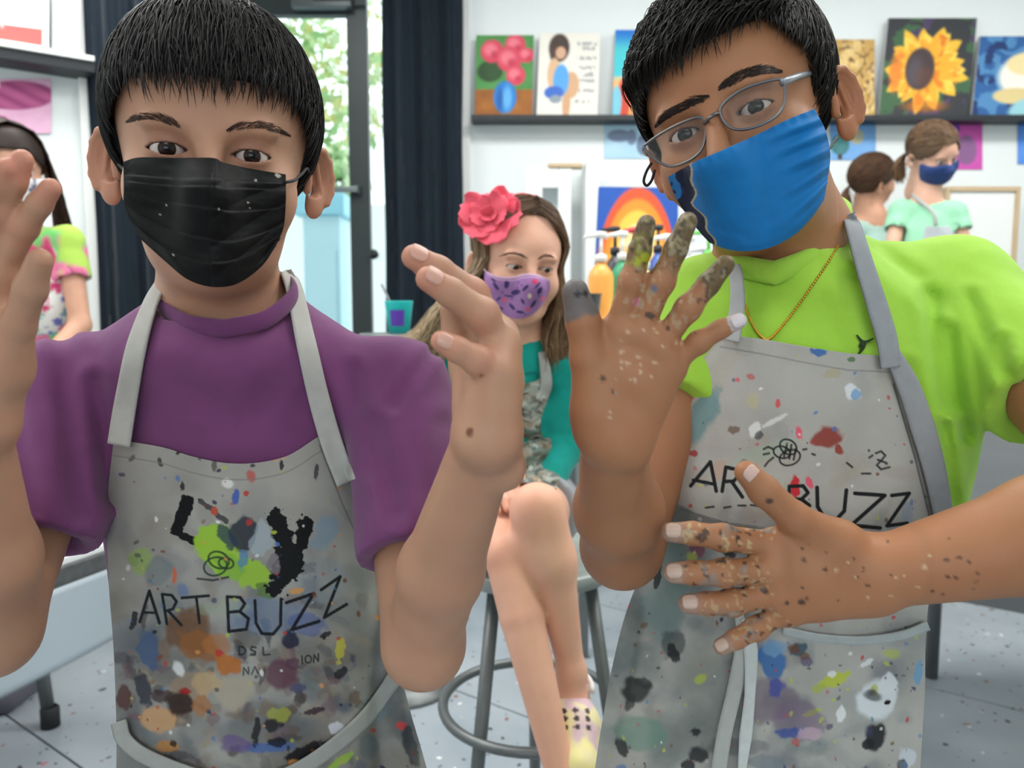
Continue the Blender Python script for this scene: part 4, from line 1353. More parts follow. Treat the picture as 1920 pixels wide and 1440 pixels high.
    nsp = []
    for i, f in enumerate(fb):
        t = nrm(f[3] - f[2])
        out = nrm(np.array([-.05, -.75, .55]) if i < 3 else np.array([0, -.9, .35]))
        nsp.append((f[2], f[3], out, 0.0086 * (1, 1.03, 1, .86)[i] * .84, (206, 156, 138)))
    nails(root, nsp)
    eyes(root, o, R, 1.0, (0.04, -1, 0.02))
    brow(root, Fh, [(338, 238), (318, 228), (290, 219), (262, 219), (243, 226)], 190, 15, (66, 46, 38), 1, wid=13, thick=.00026, tilt=-.5)
    brow(root, Fh, [(425, 246), (450, 238), (485, 235), (512, 240), (540, 253)], 190, 15, (66, 46, 38), 2, wid=13, thick=.00026, tilt=-.5)
    # hair
    def hz(q):   # hairline height over the forehead
        return .058 + .0 * q[:, 0] - np.maximum(0, np.abs(q[:, 0]) - .055) * 1.6
    def keep(q):
        front = np.minimum(-q[:, 1] - .012, hz(q) - .006 - q[:, 2])       # >0 inside the cut-out
        side = -.022 - q[:, 2] + np.clip((q[:, 1] + .012) * 6, -1, 0)
        nape = -.070 - q[:, 2]
        side = np.where(q[:, 1] < .035, -.012 - q[:, 2], nape)
        return np.maximum(front, side)
    cap_mesh('hair_cap', root, o, R, 1.0, .0085, keep, (14, 13, 13))
    crown = np.array([.0, .035, .13])
    def flow(p):
        f = p - crown
        f = f * np.array([1.0, 1.35, 1.0])
        f[:, 2] -= .05
        return nrm(f)
    def cut(q):
        return (q[:, 2] > np.where(q[:, 1] < -.01, hz(q) + .002, np.where(q[:, 1] < .03, -.008, -.05)))
    scalp_hair(root, o, R, 1.0, cut, flow, 9500, 9, .0044, 11, (22, 20, 19), offset=.0115, width=.00055, jitter=.14)
    # fringe locks over the forehead
    rg = np.random.default_rng(5)
    def cut2(q): return (q[:, 1] < -.03) & (q[:, 2] > .082) & (q[:, 2] < .116) & (np.abs(q[:, 0]) < .062)
    def flow2(p):
        f = np.stack([p[:, 0] * .35 + .012, -.3 + 0 * p[:, 0], -1 + 0 * p[:, 0]], 1)
        return nrm(f)
    scalp_hair(root, o, R, 1.0, cut2, flow2, 2300, 8, .0042, 21, (20, 18, 17), offset=.0112, width=.0006, jitter=.08, name='fringe')
    # temple hair in front of the ears
    for sd_ in (-1, 1):
        def cut3(q): return (q[:, 0] * sd_ > 0) & (np.abs(q[:, 0]) > .055) & (q[:, 1] < .02) & (q[:, 1] > -.018) & (q[:, 2] > .025) & (q[:, 2] < .06)
        def flow3(p): return np.tile([0, -.06, -1.0], (len(p), 1))
        scalp_hair(root, o, R, 1.0, cut3, flow3, 900, 8, .0050, 31, (20, 18, 17), offset=.0085, width=.0006, jitter=.08, name='sideburn')
    # mask: hull over nose and chin
    Mk = Field()
    LE = lambda c, r, k: Mk.ell(L(*c), r, R, k)
    LE((0, -.030, -.026), (.0715, .066, .070), .02)
    for x_ in (-1, 1): LE((x_ * .040, -.056, -.030), (.028, .027, .029), .02)
    LE((0, -.034, -.060), (.058, .058, .048), .02)
    LE((0, -.052, -.080), (.040, .040, .026), .03)
    Mk.cone(L(0, -.093, -.004), L(0, -.111, -.030), .006, .010, .024)
    Mk.cone(L(0, -.106, -.030), L(0, -.086, -.086), .012, .014, .03)
    PX, PY = outline_grid([(231, 303), (262, 295), (330, 296), (398, 296), (420, 305), (470, 316), (536, 327)],
                          [(262, 447), (312, 492), (352, 524), (398, 538), (445, 532), (490, 500), (517, 462)],
                          [(231, 303), (232, 350), (234, 392), (262, 447)], [(536, 327), (536, 375), (532, 425), (517, 462)], 150, 150)
    D = depth_grid(Mk, PX, PY, 60, smooth=2)
    v_ = np.linspace(0, 1, 150)[:, None]; u_ = np.linspace(0, 1, 150)[None]
    pl = 0
    for a in (.16, .24, .42, .62, .80):
        aa = a + .03 * np.sin(u_ * 3 + a * 9)
        pl = pl + .0016 * (sstep(aa - .02, aa, v_) - sstep(aa, aa + .12, v_)) * (1 - (2 * u_ - 1) ** 6)
    pl = pl + .0045 * (n2(u_ * 6 + 0 * v_, v_ * 6 + 0 * u_, 8) - .5) + .002 * np.abs(np.sin(9 * (u_ - .6) + 14 * (v_ - .4))) * (u_ > .5) * (v_ > .12)
    pl = pl + .0014 * np.exp(-((u_ - .53) / .02) ** 2) * (v_ < .3)
    edge = np.minimum(np.minimum(u_, 1 - u_), v_ * 1 + 0 * u_)
    colm = np.tile(lin((7, 8, 9)), (150, 150, 1)) * (0.8 + .4 * n2(PX / 20, PY / 20, 3))[..., None]
    rg = np.random.default_rng(3)
    for cx, cy, r in ((522, 330, 4), (519, 328, 3), (480, 338, 2.5), (465, 380, 2), (468, 390, 2), (410, 392, 2), (325, 478, 2), (312, 385, 1.8), (300, 402, 1.5)):
        k = (np.hypot(PX - cx, PY - cy) < r)[..., None]
        colm = np.where(k, lin((170, 165, 150)), colm)
    mk = sheet('face_mask', PX, PY, D - .0035 - pl, M_MASK, root, colm, .0012)
    # ear loops
    m_loop = mat('mask_elastic', (18, 18, 20), .7)
    for pth, dd in (([(534, 342), (552, 338), (566, 326), (575, 316), (579, 322)], [.575, .59, .61, .632, .645]), ([(234, 318), (226, 312), (216, 300), (209, 296)], [.575, .592, .61, .63])):
        c2 = catmull(np.array([[a, b, e] for (a, b), e in zip(pth, dd)]), 20)
        tubes('ear_loop', [(PP(c2[:, 0], c2[:, 1], c2[:, 2]), .0012)], m_loop, mk, 8)
    # t-shirt
    T = Field()
    T.ell(chest, (0.121, 0.082, 0.165), None, 0.03)
    T.ell(belly, (0.112, 0.082, 0.17), None, 0.05)
    T.ell(hip + [0, 0, .03], (0.118, 0.087, 0.10), None, 0.05)
    T.cone(neck + [0, 0.008, -.028], chest + [0, 0, .06], 0.055, 0.07, 0.04)
    for sh in (shL, shR):
        T.cone(neck + [0, 0.012, -.030], sh, 0.037, 0.041, 0.03)
    hL, hR = P(72, 985, .605), P(783, 1010, .602)
    T.cone(shL, hL, .043, .047, .02, cap_b=.012)
    T.cone(shR, hR, .043, .049, .02, cap_b=.012)
    for a, b in ((shL, hL), (shR, hR)):
        t = nrm(b - a)
        T.cone(b + t * .022, b + t * .09, .0365, .0405, .002, 's')
    T.ell(P(421, 668, .662), (.092, .066, .038), None, .03)
    T.cone(P(421, 425, .665), P(421, 560, .660), .055, .055, .004, 's')
    folds = [((118, 640), (150, 960), 26, .0045), ((176, 720), (205, 930), 20, .004), ((700, 800), (742, 960), 22, .0045), ((655, 700), (690, 880), 20, .003), ((812, 660), (735, 760), 14, .003),
             ((30, 760), (60, 960), 18, .003), ((330, 700), (420, 790), 30, .002), ((520, 690), (470, 800), 30, .002), ((835, 800), (800, 1000), 24, .003)]
    def wr(p, d):
        x, y, _ = proj(p)
        e = 0
        for a, b, w, h in folds:
            a, b = np.array(a, float), np.array(b, float); ab = b - a
            t = ((x - a[0]) * ab[0] + (y - a[1]) * ab[1]) / (ab @ ab)
            tt = np.clip(t, 0, 1)
            dd = np.hypot(x - a[0] - tt * ab[0], y - a[1] - tt * ab[1]) / w
            e = e + h * (np.exp(-dd ** 2) * 1.0 - .6 * np.exp(-((dd - 1.5) / .8) ** 2))
        return d + np.minimum(e, .0038) + .0035 * (fbm(p * np.array([26, 26, 14]), 4) - .5)
    T.post.append(wr)
    v, q = surface(T, *T.bounds(), .0036)
    c = np.tile(lin((116, 66, 110)), (len(v), 1)) * (.88 + .24 * fbm(v * 40, 8))[:, None]
    shirt = mesh_obj('t_shirt', v, q, M_CLOTH, root, c)
    T2 = Field(); T2.pr = T.pr; T2.post = T.post
    collar_ring(shirt, [(420, 616, .599), (345, 604, .610), (294, 562, .648), (322, 528, .70), (422, 512, .722), (520, 522, .70), (552, 550, .648), (500, 598, .610)], .0072, (108, 60, 104))
    # shorts and shoes
    S = Field()
    for dx in (-.055, .055):
        S.cone(np.array([hip[0] + dx, hip[1], hip[2] - .02]), np.array([hip[0] + dx * 1.15, hip[1], .42]), .078, .074, .02, cap_b=0.0)
    v, q = surface(S, *S.bounds(), .008)
    mesh_obj('shorts', v, q, M_CLOTH, root, np.tile(lin((40, 44, 60)), (len(v), 1)))
    for dx in (-.057, .057):
        S = Field()
        S.box(np.array([hip[0] + dx, hip[1] - .04, .032]), (.038, .105, .032), .028, None, .02)
        S.ell(np.array([hip[0] + dx, hip[1] + .02, .06]), (.036, .05, .04), None, .02)
        v, q = surface(S, *S.bounds(), .006)
        mesh_obj('shoe', v, q, M_CLOTH, root, np.tile(lin((60, 62, 70)), (len(v), 1)))
    # apron
    A = Field()
    A.ell(chest, (0.123, 0.084, 0.17), None, 0.03)
    A.ell(belly, (0.122, 0.084, 0.18), None, 0.06)
    A.ell(hip + [0, 0, -.02], (0.132, 0.095, 0.16), None, 0.08)
    H, W = 470, 400
    PX, PY = outline_grid([(213, 824), (300, 838), (360, 856), (420, 868), (480, 868), (540, 854), (592, 822), (618, 806)],
                          [(205, 1640), (350, 1640), (560, 1640), (700, 1640), (850, 1640)],
                          [(213, 824), (200, 950), (203, 1080), (214, 1240), (218, 1440), (205, 1640)],
                          [(618, 806), (655, 900), (690, 1000), (722, 1130), (748, 1260), (800, 1440), (850, 1640)], H, W)
    D = depth_grid(A, PX, PY, 70, smooth=4)
    bulge = .003 * (n2(PX / 90, PY / 160, 6) - .5) + .004 * np.exp(-((PX - (560 + (PY - 1000) * .25)) / 30) ** 2) * sstep(900, 1100, PY)
    Cc = np.tile(lin((158, 156, 150)), (H, W, 1)) * (0.82 + .30 * n2(PX / 70, PY / 70, 4))[..., None]
    X, Y = PX, PY
    rg = np.random.default_rng(17)
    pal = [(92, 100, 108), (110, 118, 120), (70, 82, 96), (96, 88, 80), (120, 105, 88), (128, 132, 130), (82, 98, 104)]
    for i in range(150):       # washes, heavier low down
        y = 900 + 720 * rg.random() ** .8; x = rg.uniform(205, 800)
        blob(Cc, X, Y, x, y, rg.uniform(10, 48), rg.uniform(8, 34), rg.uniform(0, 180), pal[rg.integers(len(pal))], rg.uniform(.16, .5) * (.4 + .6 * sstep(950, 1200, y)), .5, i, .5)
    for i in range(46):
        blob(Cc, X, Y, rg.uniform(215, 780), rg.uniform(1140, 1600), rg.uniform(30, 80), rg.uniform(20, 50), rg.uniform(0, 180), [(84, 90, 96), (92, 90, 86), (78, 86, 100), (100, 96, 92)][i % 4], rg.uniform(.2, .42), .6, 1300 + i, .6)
    for i in range(130):
        blob(Cc, X, Y, rg.uniform(225, 690), rg.normal(1290, 90), rg.uniform(6, 26), rg.uniform(4, 16), rg.uniform(0, 180), [(96, 74, 60), (70, 66, 70), (120, 98, 78), (150, 138, 120), (84, 92, 112), (58, 56, 62), (110, 84, 92), (136, 128, 120)][rg.integers(8)], rg.uniform(.3, .75), .6, 900 + i, .3)
    big = [(267, 1050, 22, 26, 0, (140, 175, 60), .55), (250, 1050, 10, 12, 0, (120, 150, 80), .5), (300, 1070, 30, 25, 0, (95, 112, 118), .5),
           (500, 1155, 66, 34, 0, (108, 128, 158), .6), (578, 1172, 38, 20, 20, (70, 90, 150), .6), (600, 1090, 50, 40, 0, (140, 150, 155), .5), (610, 1000, 22, 38, 20, (110, 150, 175), .5),
           (352, 1186, 42, 44, 20, (106, 76, 54), .9), (372, 1212, 40, 26, 30, (140, 90, 50), .8), (427, 1247, 24, 19, 30, (176, 104, 40), .9), (405, 1210, 24, 20, 0, (170, 110, 60), .6),
           (295, 1348, 34, 22, 10, (188, 148, 108), .9), (355, 1290, 38, 24, 0, (150, 130, 108), .7), (436, 1298, 40, 32, 15, (168, 158, 142), .9), (385, 1280, 26, 22, 0, (188, 160, 118), .7),
           (336, 1318, 26, 28, 10, (52, 36, 32), .95), (348, 1296, 10, 7, 0, (150, 30, 30), .9), (375, 1322, 20, 18, 0, (160, 110, 70), .8), (232, 1310, 14, 22, 0, (80, 45, 45), .85),
           (278, 1215, 20, 40, -12, (62, 88, 124), .8), (268, 1290, 12, 34, -15, (40, 45, 60), .85), (300, 1305, 20, 12, 0, (60, 40, 45), .8), (528, 1268, 32, 30, 0, (96, 58, 74), .85), (548, 1245, 16, 12, 0, (88, 56, 76), .8), (560, 1290, 14, 10, 0, (70, 75, 110), .7),
           (546, 1199, 17, 16, 0, (32, 38, 62), .9), (638, 1216, 9, 26, 8, (190, 182, 70), .85), (520, 1340, 22, 14, 0, (165, 175, 70), .6), (640, 1262, 16, 9, -35, (30, 34, 38), .9), (610, 1190, 10, 5, -20, (30, 30, 34), .9), (590, 1333, 22, 6, -15, (60, 40, 52), .9),
           (574, 1408, 46, 12, -28, (26, 24, 28), .95), (500, 1402, 50, 9, -3, (70, 100, 160), .8), (440, 1395, 26, 16, 0, (100, 80, 130), .7), (520, 1392, 22, 9, 0, (25, 28, 40), .9), (480, 1372, 7, 26, 8, (34, 32, 34), .9), (510, 1360, 18, 13, 0, (28, 30, 32), .85),
           (632, 1365, 16, 12, 0, (205, 205, 212), .9), (312, 1400, 20, 10, 0, (176, 122, 60), .8), (325, 1394, 8, 6, 0, (40, 30, 28), .9), (305, 1432, 12, 10, 0, (70, 110, 160), .9), (460, 1200, 30, 18, 0, (90, 80, 70), .5),
           (420, 1140, 50, 16, 0, (150, 165, 140), .4), (700, 1330, 24, 22, 0, (110, 140, 150), .5), (752, 1360, 10, 8, 0, (215, 70, 70), .8), (640, 1425, 26, 8, -30, (150, 185, 60), .8), (690, 1400, 20, 26, 0, (90, 105, 112), .6), (770, 1400, 12, 40, -15, (40, 46, 50), .7)]
    for i, b in enumerate(big):
        blob(Cc, X, Y, *b, .45, 100 + i, .18)
    # black paint marks and lime splash
    stroke(Cc, X, Y, [(349, 938), (340, 975), (333, 995)], 24, (18, 20, 22), 1, rough=.35)
    stroke(Cc, X, Y, [(334, 1000), (352, 1010), (376, 1019)], 15, (20, 22, 24), 1, rough=.5)
    stroke(Cc, X, Y, [(377, 940), (398, 955), (424, 978)], 9, (58, 58, 62), .9, rough=.7)
    blob(Cc, X, Y, 403, 1030, 38, 38, 20, (150, 192, 58), .95, .7, 301); blob(Cc, X, Y, 468, 1074, 42, 30, 15, (148, 186, 62), .95, .7, 302)
    blob(Cc, X, Y, 430, 1060, 36, 22, 30, (132, 176, 66), .9, .6, 303); blob(Cc, X, Y, 498, 1108, 18, 14, 0, (90, 120, 60), .8, .6, 309)
    blob(Cc, X, Y, 455, 1000, 27, 34, 10, (52, 56, 66), .95, .35, 304); blob(Cc, X, Y, 424, 1005, 14, 26, -35, (48, 60, 84), .85, .5, 305)
    stroke(Cc, X, Y, [(517, 972), (530, 1000), (545, 1030), (548, 1062)], 36, (22, 24, 26), 1, rough=.5)
    stroke(Cc, X, Y, [(570, 980), (565, 1012), (552, 1045)], 26, (22, 24, 26), 1, rough=.5)
    stroke(Cc, X, Y, [(538, 1040), (535, 1075), (520, 1098)], 42, (24, 26, 28), 1, rough=.5)
    blob(Cc, X, Y, 513, 1058, 13, 18, 0, (120, 112, 118), .8, .4, 306); blob(Cc, X, Y, 490, 1010, 20, 30, 0, (160, 176, 186), .6, .5, 307)
    blob(Cc, X, Y, 456, 1050, 9, 18, 10, (80, 130, 165), .8, .5, 308)
    ink = (30, 32, 36)
    stroke(Cc, X, Y, [(262, 1166), (280, 1108), (299, 1168)], 6, ink); stroke(Cc, X, Y, [(268, 1148), (293, 1149)], 5, ink)
    stroke(Cc, X, Y, [(313, 1170), (304, 1114), (322, 1116), (331, 1128), (324, 1142), (310, 1146)], 5.5, ink, smooth=False); stroke(Cc, X, Y, [(316, 1146), (340, 1172)], 5.5, ink)
    stroke(Cc, X, Y, [(341, 1121), (391, 1117)], 5.5, ink); stroke(Cc, X, Y, [(368, 1119), (374, 1168)], 5.5, ink)
    stroke(Cc, X, Y, [(426, 1119), (429, 1184)], 6, ink); stroke(Cc, X, Y, [(426, 1119), (450, 1120), (459, 1132), (450, 1146), (429, 1148)], 6, ink); stroke(Cc, X, Y, [(450, 1147), (466, 1160), (462, 1180), (429, 1184)], 6, ink)
    stroke(Cc, X, Y, [(478, 1126), (480, 1168), (491, 1188), (512, 1189), (526, 1172), (527, 1123)], 6, ink)
    stroke(Cc, X, Y, [(537, 1130), (588, 1113), (547, 1181), (598, 1165)], 6.5, ink); stroke(Cc, X, Y, [(602, 1106), (638, 1081), (608, 1158), (650, 1133)], 6, ink)
    stroke(Cc, X, Y, [(250, 1170), (252, 1150), (248, 1175)], 10, ink, .9, rough=.5)
    # bee outline
    for cx, cy, rx, ry, an in ((410, 1050, 20, 15, 25), (404, 1062, 22, 17, -15), (424, 1056, 14, 10, 10)):
        t = np.linspace(0, 2 * math.pi, 22)
        ex, ey = rx * np.cos(t), ry * np.sin(t); ca, sa = math.cos(math.radians(an)), math.sin(math.radians(an))
        stroke(Cc, X, Y, np.stack([cx + ex * ca - ey * sa, cy + ex * sa + ey * ca], 1), 4, (40, 62, 40), .9)
    stroke(Cc, X, Y, [(370, 1085), (400, 1088), (428, 1082)], 4, (40, 50, 48), .9)
    # small print line
    stroke(Cc, X, Y, [(448, 1212), (449, 1228), (458, 1226), (461, 1219), (456, 1213), (448, 1212)], 3.2, ink, .9)
    stroke(Cc, X, Y, [(480, 1214), (472, 1213), (470, 1218), (479, 1222), (478, 1228), (469, 1228)], 3.2, ink, .9)
    stroke(Cc, X, Y, [(493, 1214), (494, 1228), (506, 1227)], 3.2, ink, .9)
    stroke(Cc, X, Y, [(566, 1230), (567, 1244)], 3, ink, .9)
    t = np.linspace(0, 6.3, 14); stroke(Cc, X, Y, np.stack([578 + 6 * np.cos(t), 1236 + 7 * np.sin(t)], 1), 3, ink, .9)
    stroke(Cc, X, Y, [(588, 1242), (589, 1228), (597, 1240), (597, 1226)], 3, ink, .9)
    stroke(Cc, X, Y, [(456, 1266), (457, 1252), (466, 1264), (466, 1251)], 3, ink, .8); stroke(Cc, X, Y, [(472, 1264), (478, 1250), (484, 1263)], 3, ink, .8)
    spc = [(20, 22, 26), (180, 60, 50), (70, 110, 170), (225, 225, 222), (170, 180, 70), (120, 70, 50), (60, 60, 90), (215, 150, 90)]
    for i in range(260):
        y = rg.uniform(830, 1640); x = rg.uniform(200, 830); r = rg.uniform(1.2, 4.2) * (1 + (rg.random() > .93) * 1.6)
        blob(Cc, X, Y, x, y, r * rg.uniform(.7, 1.8), r, rg.uniform(0, 180), spc[rg.integers(len(spc))], rg.uniform(.5, .95), .3, 500 + i, .3)
    for b in ((442, 932, 7, 14, 10, (60, 90, 165)), (462, 925, 5, 5, 0, (180, 55, 45)), (403, 958, 7, 8, 0, (185, 85, 60)), (641, 880, 6, 12, 0, (200, 75, 60)), (620, 850, 7, 5, 0, (205, 150, 130)), (528, 872, 4, 9, 0, (30, 30, 34)), (593, 885, 4, 16, 5, (60, 62, 66)), (300, 866, 4, 10, -20, (60, 62, 64)), (342, 912, 4, 8, 0, (30, 30, 32)), (402, 872, 5, 12, 0, (95, 90, 84)), (474, 873, 5, 3, 0, (60, 60, 62)), (327, 1080, 4, 15, 0, (200, 100, 70)), (556, 1108, 14, 6, -10, (205, 150, 90))):
        blob(Cc, X, Y, *b, .9, .4, int(b[0]), .2)
    # hem along the top edge
    topc = catmull([(213, 824), (300, 838), (360, 856), (420, 868), (480, 868), (540, 854), (592, 822), (618, 806)], 60) + [0, 30]
    stroke(Cc, X, Y, topc, 3, (120, 118, 114), .6)
    stroke(Cc, X, Y, [(600, 835), (640, 940), (680, 1030)], 3.5, (104, 104, 102), .7)
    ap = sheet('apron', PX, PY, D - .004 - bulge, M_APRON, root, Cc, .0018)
    A.pr += [q_ for q_ in T.pr if q_[4] == 'u']
    ribbon('neck_strap', [(302, 535), (282, 575), (258, 650), (240, 740), (224, 835)], [20, 26, 36, 40, 42], A, .0035, M_APRON, ap, lin((178, 177, 172)), 70, 7)
    ribbon('neck_strap', [(536, 508), (552, 550), (572, 640), (596, 740), (622, 830), (650, 905)], [22, 30, 36, 40, 42, 40], A, .0035, M_APRON, ap, lin((178, 177, 172)), 80, 7)
    A2 = Field(); A2.pr = A.pr[:3]
    ribbon('waist_tie', [(224, 1352), (238, 1390), (290, 1425), (400, 1462), (500, 1462), (580, 1430), (680, 1350), (752, 1252)], 28, A2, .010, M_APRON, ap, lin((158, 160, 156)), 110, 7, smooth=6)
    set_base(root, (hip[0], hip[1], 0))
    return root
boy_purple()
# ------------------------------------------------------------------ boy in lime t-shirt with blue mask and glasses
def boy_lime():
    root = thing('person', 'person in lime green t-shirt, glasses and blue cloth mask showing painted fingers', 'person')
    o, R = view_frame(1389, 233, 0.632, -0.20, -0.095, -0.35)
    HS = .93
    F = Field()
    L = head_field(F, o, R, HS, 0.0044, 0.0036, ear_out=0.65)
    Fh = Field(); Fh.pr = list(F.pr)
    shL, elL, wrL = P(1318, 575, .70), P(1166, 1026, .61), P(1148, 815, .472)
    shR, elR, wrR = P(1788, 545, .70), P(2185, 955, .485), P(1630, 1078, .525)
    neck = P(1487, 470, .70)
    chest, belly, hip = P(1515, 790, .672), P(1470, 1130, .682), P(1435, 1500, .70)
    F.ell(chest, (0.104, 0.066, 0.140), None, 0.03)
    F.ell(belly, (0.098, 0.066, 0.150), None, 0.05)
    F.ell(hip, (0.105, 0.075, 0.09), None, 0.05)
    F.cone(neck, chest + [0, 0.02, .07], 0.046, 0.055, 0.04)
    F.cone(L(0, .02, -.07), neck, .046, .047, .03)
    for sh in (shL, shR):
        F.cone(neck + [0, 0.0, -.03], sh, 0.034, 0.034, 0.03)
    F.cone(shL, elL, 0.034, 0.030, 0.02); F.cone(shR, elR, 0.036, 0.0330, 0.02)
    F.chain([elL, elL * .6 + wrL * .4, wrL], [0.0300, 0.0298, 0.0190], 0.015)
    fl = nrm(CAM - wrR)
    F.chain([elR, elR * .65 + wrR * .35, wrR], [0.0360, 0.0375, 0.0225], 0.015)
    fa = [[P(1155, 622, .462), P(1184, 528, .452), P(1200, 470, .448), P(1212, 420, .446)],
          [P(1198, 625, .46), P(1240, 528, .448), P(1267, 467, .443), P(1289, 416, .44)],
          [P(1236, 648, .46), P(1290, 578, .45), P(1328, 533, .446), P(1360, 496, .444)],
          [P(1256, 688, .462), P(1310, 642, .455), P(1350, 618, .452), P(1385, 602, .45)]]
    ta = [P(1122, 765, .468), P(1103, 672, .46), P(1093, 602, .456), P(1079, 548, .454)]
    hand_field(F, wrL, fa, ta, 0.0068, 0.0092, 0.0185)
    fb = [[P(1452, 1022, .522), P(1355, 1008, .516), P(1298, 1000, .516), P(1258, 998, .517)],
          [P(1450, 1068, .520), P(1358, 1074, .513), P(1300, 1074, .514), P(1262, 1074, .516)],
          [P(1455, 1110, .522), P(1372, 1130, .517), P(1325, 1132, .518), P(1290, 1132, .519)],
          [P(1475, 1142, .525), P(1418, 1178, .522), P(1380, 1198, .522), P(1353, 1212, .523)]]
    tb = [P(1572, 1018, .522), P(1490, 972, .512), P(1432, 920, .506), P(1400, 886, .504)]
    hand_field(F, wrR, fb, tb, 0.0082, 0.0108, 0.0215)
    for dx in (-.052, .052):
        hp = np.array([hip[0] + dx, hip[1], hip[2] - .03]); kn = np.array([hip[0] + dx * 1.05, hip[1], .37]); an = np.array([hip[0] + dx * 1.1, hip[1] + .02, .075])
        F.chain([hp, kn, an], [.062, .044, .030], .03)
    hb = (o - [.118, .135, .12], o + [.118, .135, .115], 0.0015)
    ra = (*hand_box(fa, ta, [wrL], m=.024), 0.0016)
    rb = (*hand_box(fb, tb, [wrR], m=.026), 0.0016)
    rf = (*hand_box([wrR, P(1960, 1020, .49)], m=.045), 0.0022)
    v, q = body_mesh(F, [hb, ra, rb, rf], 0.0042)
    c = skin_colour(v, (166, 116, 82), (164, 96, 62), .28, 8)
    loc = (v - o) @ R / HS
    inh = np.linalg.norm(loc, axis=1) < .15
    ear = inh & (np.abs(loc[:, 0]) > .074) & (loc[:, 2] < .03)
    c = np.where(ear[:, None], c * .78 + lin((190, 110, 82)) * .22, c)
    for x in (-1, 1):
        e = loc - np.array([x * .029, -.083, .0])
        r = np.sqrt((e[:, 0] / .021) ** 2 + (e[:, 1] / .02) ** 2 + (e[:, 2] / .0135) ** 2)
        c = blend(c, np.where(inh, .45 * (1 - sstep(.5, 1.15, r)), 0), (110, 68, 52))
        w, hu = 0.0138, 0.0044
        ru = (w * w + hu * hu) / (2 * hu)
        a = np.sqrt(e[:, 0] ** 2 + (e[:, 2] + (ru - hu)) ** 2) - ru
        c = blend(c, np.where(inh & (e[:, 1] < .012) & (e[:, 2] > -.0005) & (np.abs(e[:, 0]) < .0145), .9 * (1 - sstep(.0004, .0016, np.abs(a))), 0), (30, 20, 18))
    # dried paint over the fingers of the raised hand
    nz, nz2, nz3 = fbm(v * 190, 31), fbm(v * 330 + 4, 37, 2), fbm(v * 240 + 11, 41, 2)
    for i, f in enumerate(fa[:3]):
        axis = nrm(f[3] - f[1])
        t = (v - f[1]) @ axis / np.linalg.norm(f[3] - f[1])
        near = np.min([seg_dist(v, f[j], f[j + 1])[0] for j in range(3)], 0) < .0125
        m = near * sstep(.12 + .25 * (i == 2), .5, t + .45 * (nz - .5))
        c = blend(c, .88 * m, (96, 82, 52))
        c = blend(c, .8 * m * sstep(.52, .58, nz2), (58, 54, 44))
        c = blend(c, .85 * m * sstep(.58, .64, nz3), (148, 134, 96))
        c = blend(c, .9 * m * sstep(.66, .70, fbm(v * 260 + 31, 51, 2)), (30, 30, 30))
        low = near & (t > -.6)
        c = blend(c, .6 * low * sstep(.62, .68, nz2), (178, 160, 130))
        c = blend(c, .8 * low * sstep(.70, .73, nz3), (52, 48, 48))
    d, t = seg_dist(v, fa[0][1], fa[0][2]); c = blend(c, (d < .012) * (1 - sstep(.15, .3, np.abs(t - .75))) * sstep(.45, .55, nz2), (168, 172, 40))
    d, t = seg_dist(v, ta[2], ta[3]); c = blend(c, .85 * (d < .016) * sstep(.05, .25, t + .3 * (nz - .5)), (88, 94, 98))
    c = dots(c, v, [(P(1083, 552, .447), .0022, (25, 26, 28)), (P(1100, 550, .447), .0022, (25, 26, 28)), (P(1222, 544, .44), .004, (80, 118, 150)), (P(1185, 556, .452), .0035, (190, 110, 130)), (P(1190, 565, .452), .003, (190, 110, 130))])
    c = blend(c, .8 * (np.linalg.norm(v - fa[3][3], axis=1) < .008), (196, 190, 188))
    # flecks over back of hands and forearms
    rg = np.random.default_rng(4)
    fl_l = [(P(rg.normal(1190, 38), rg.normal(670, 55), .451), rg.uniform(.0006, .0013), (206, 176, 146)) for _ in range(26)]
    fl_l += [(P(x, y, .512), rg.uniform(.0006, .0013), cc) for x, y, cc in
             [(rg.uniform(1480, 1860), rg.uniform(1000, 1130), ((60, 42, 36), (66, 50, 44), (206, 178, 140), (58, 50, 44))[k % 4]) for k in range(46)]]
    fl_l += [(P(x, y, .503), r, (38, 32, 30)) for x, y, r in ((1434, 1108, .0022), (1503, 1129, .0024), (1476, 1131, .0016), (1443, 940, .0024), (1130, 710, .0018), (1150, 735, .0014), (1548, 1068, .0016), (1310, 1008, .0022), (1384, 1008, .0016))]
    for pt, r, cc in fl_l:      # snap flecks to the skin
        pass
    pts = np.array([f_[0] for f_ in fl_l]); px_, py_, _ = proj(pts)
    dd, _ = trace(F, px_, py_, .36, .8)
    for (pt, r, cc), s_ in zip(fl_l, PP(px_, py_, dd)):
        e = np.linalg.norm(v - s_, axis=1)
        c = blend(c, .85 * (1 - sstep(r * .6, r * 1.3, e)), cc)
    for i, f in enumerate(fb):     # paint along the lower hand's fingers
        near = np.min([seg_dist(v, f[j], f[j + 1])[0] for j in range(3)], 0) < .012
        c = blend(c, (.7 if i == 0 else .45) * near * sstep(.66, .71, nz2), (196, 176, 132))
        c = blend(c, .8 * near * sstep(.71, .74, nz3), (48, 44, 42))
        c = blend(c, .5 * near * sstep(.6, .66, fbm(v * 150 + 3, 61)), (130, 132, 130))
        dt = np.linalg.norm(v - f[3], axis=1)
        c = blend(c, .55 * (1 - sstep(.007, .014, dt)), (160, 140, 130))
    mesh_obj('body', v, q, M_SKIN, root, c)
    spec = []
    for i, f in enumerate(fb):
        spec.append((f[2], f[3], nrm(CAM - f[3]) + np.array([0, 0, .25]), .0082 * (1, 1.03, 1, .86)[i] * .84, (192, 164, 148)))
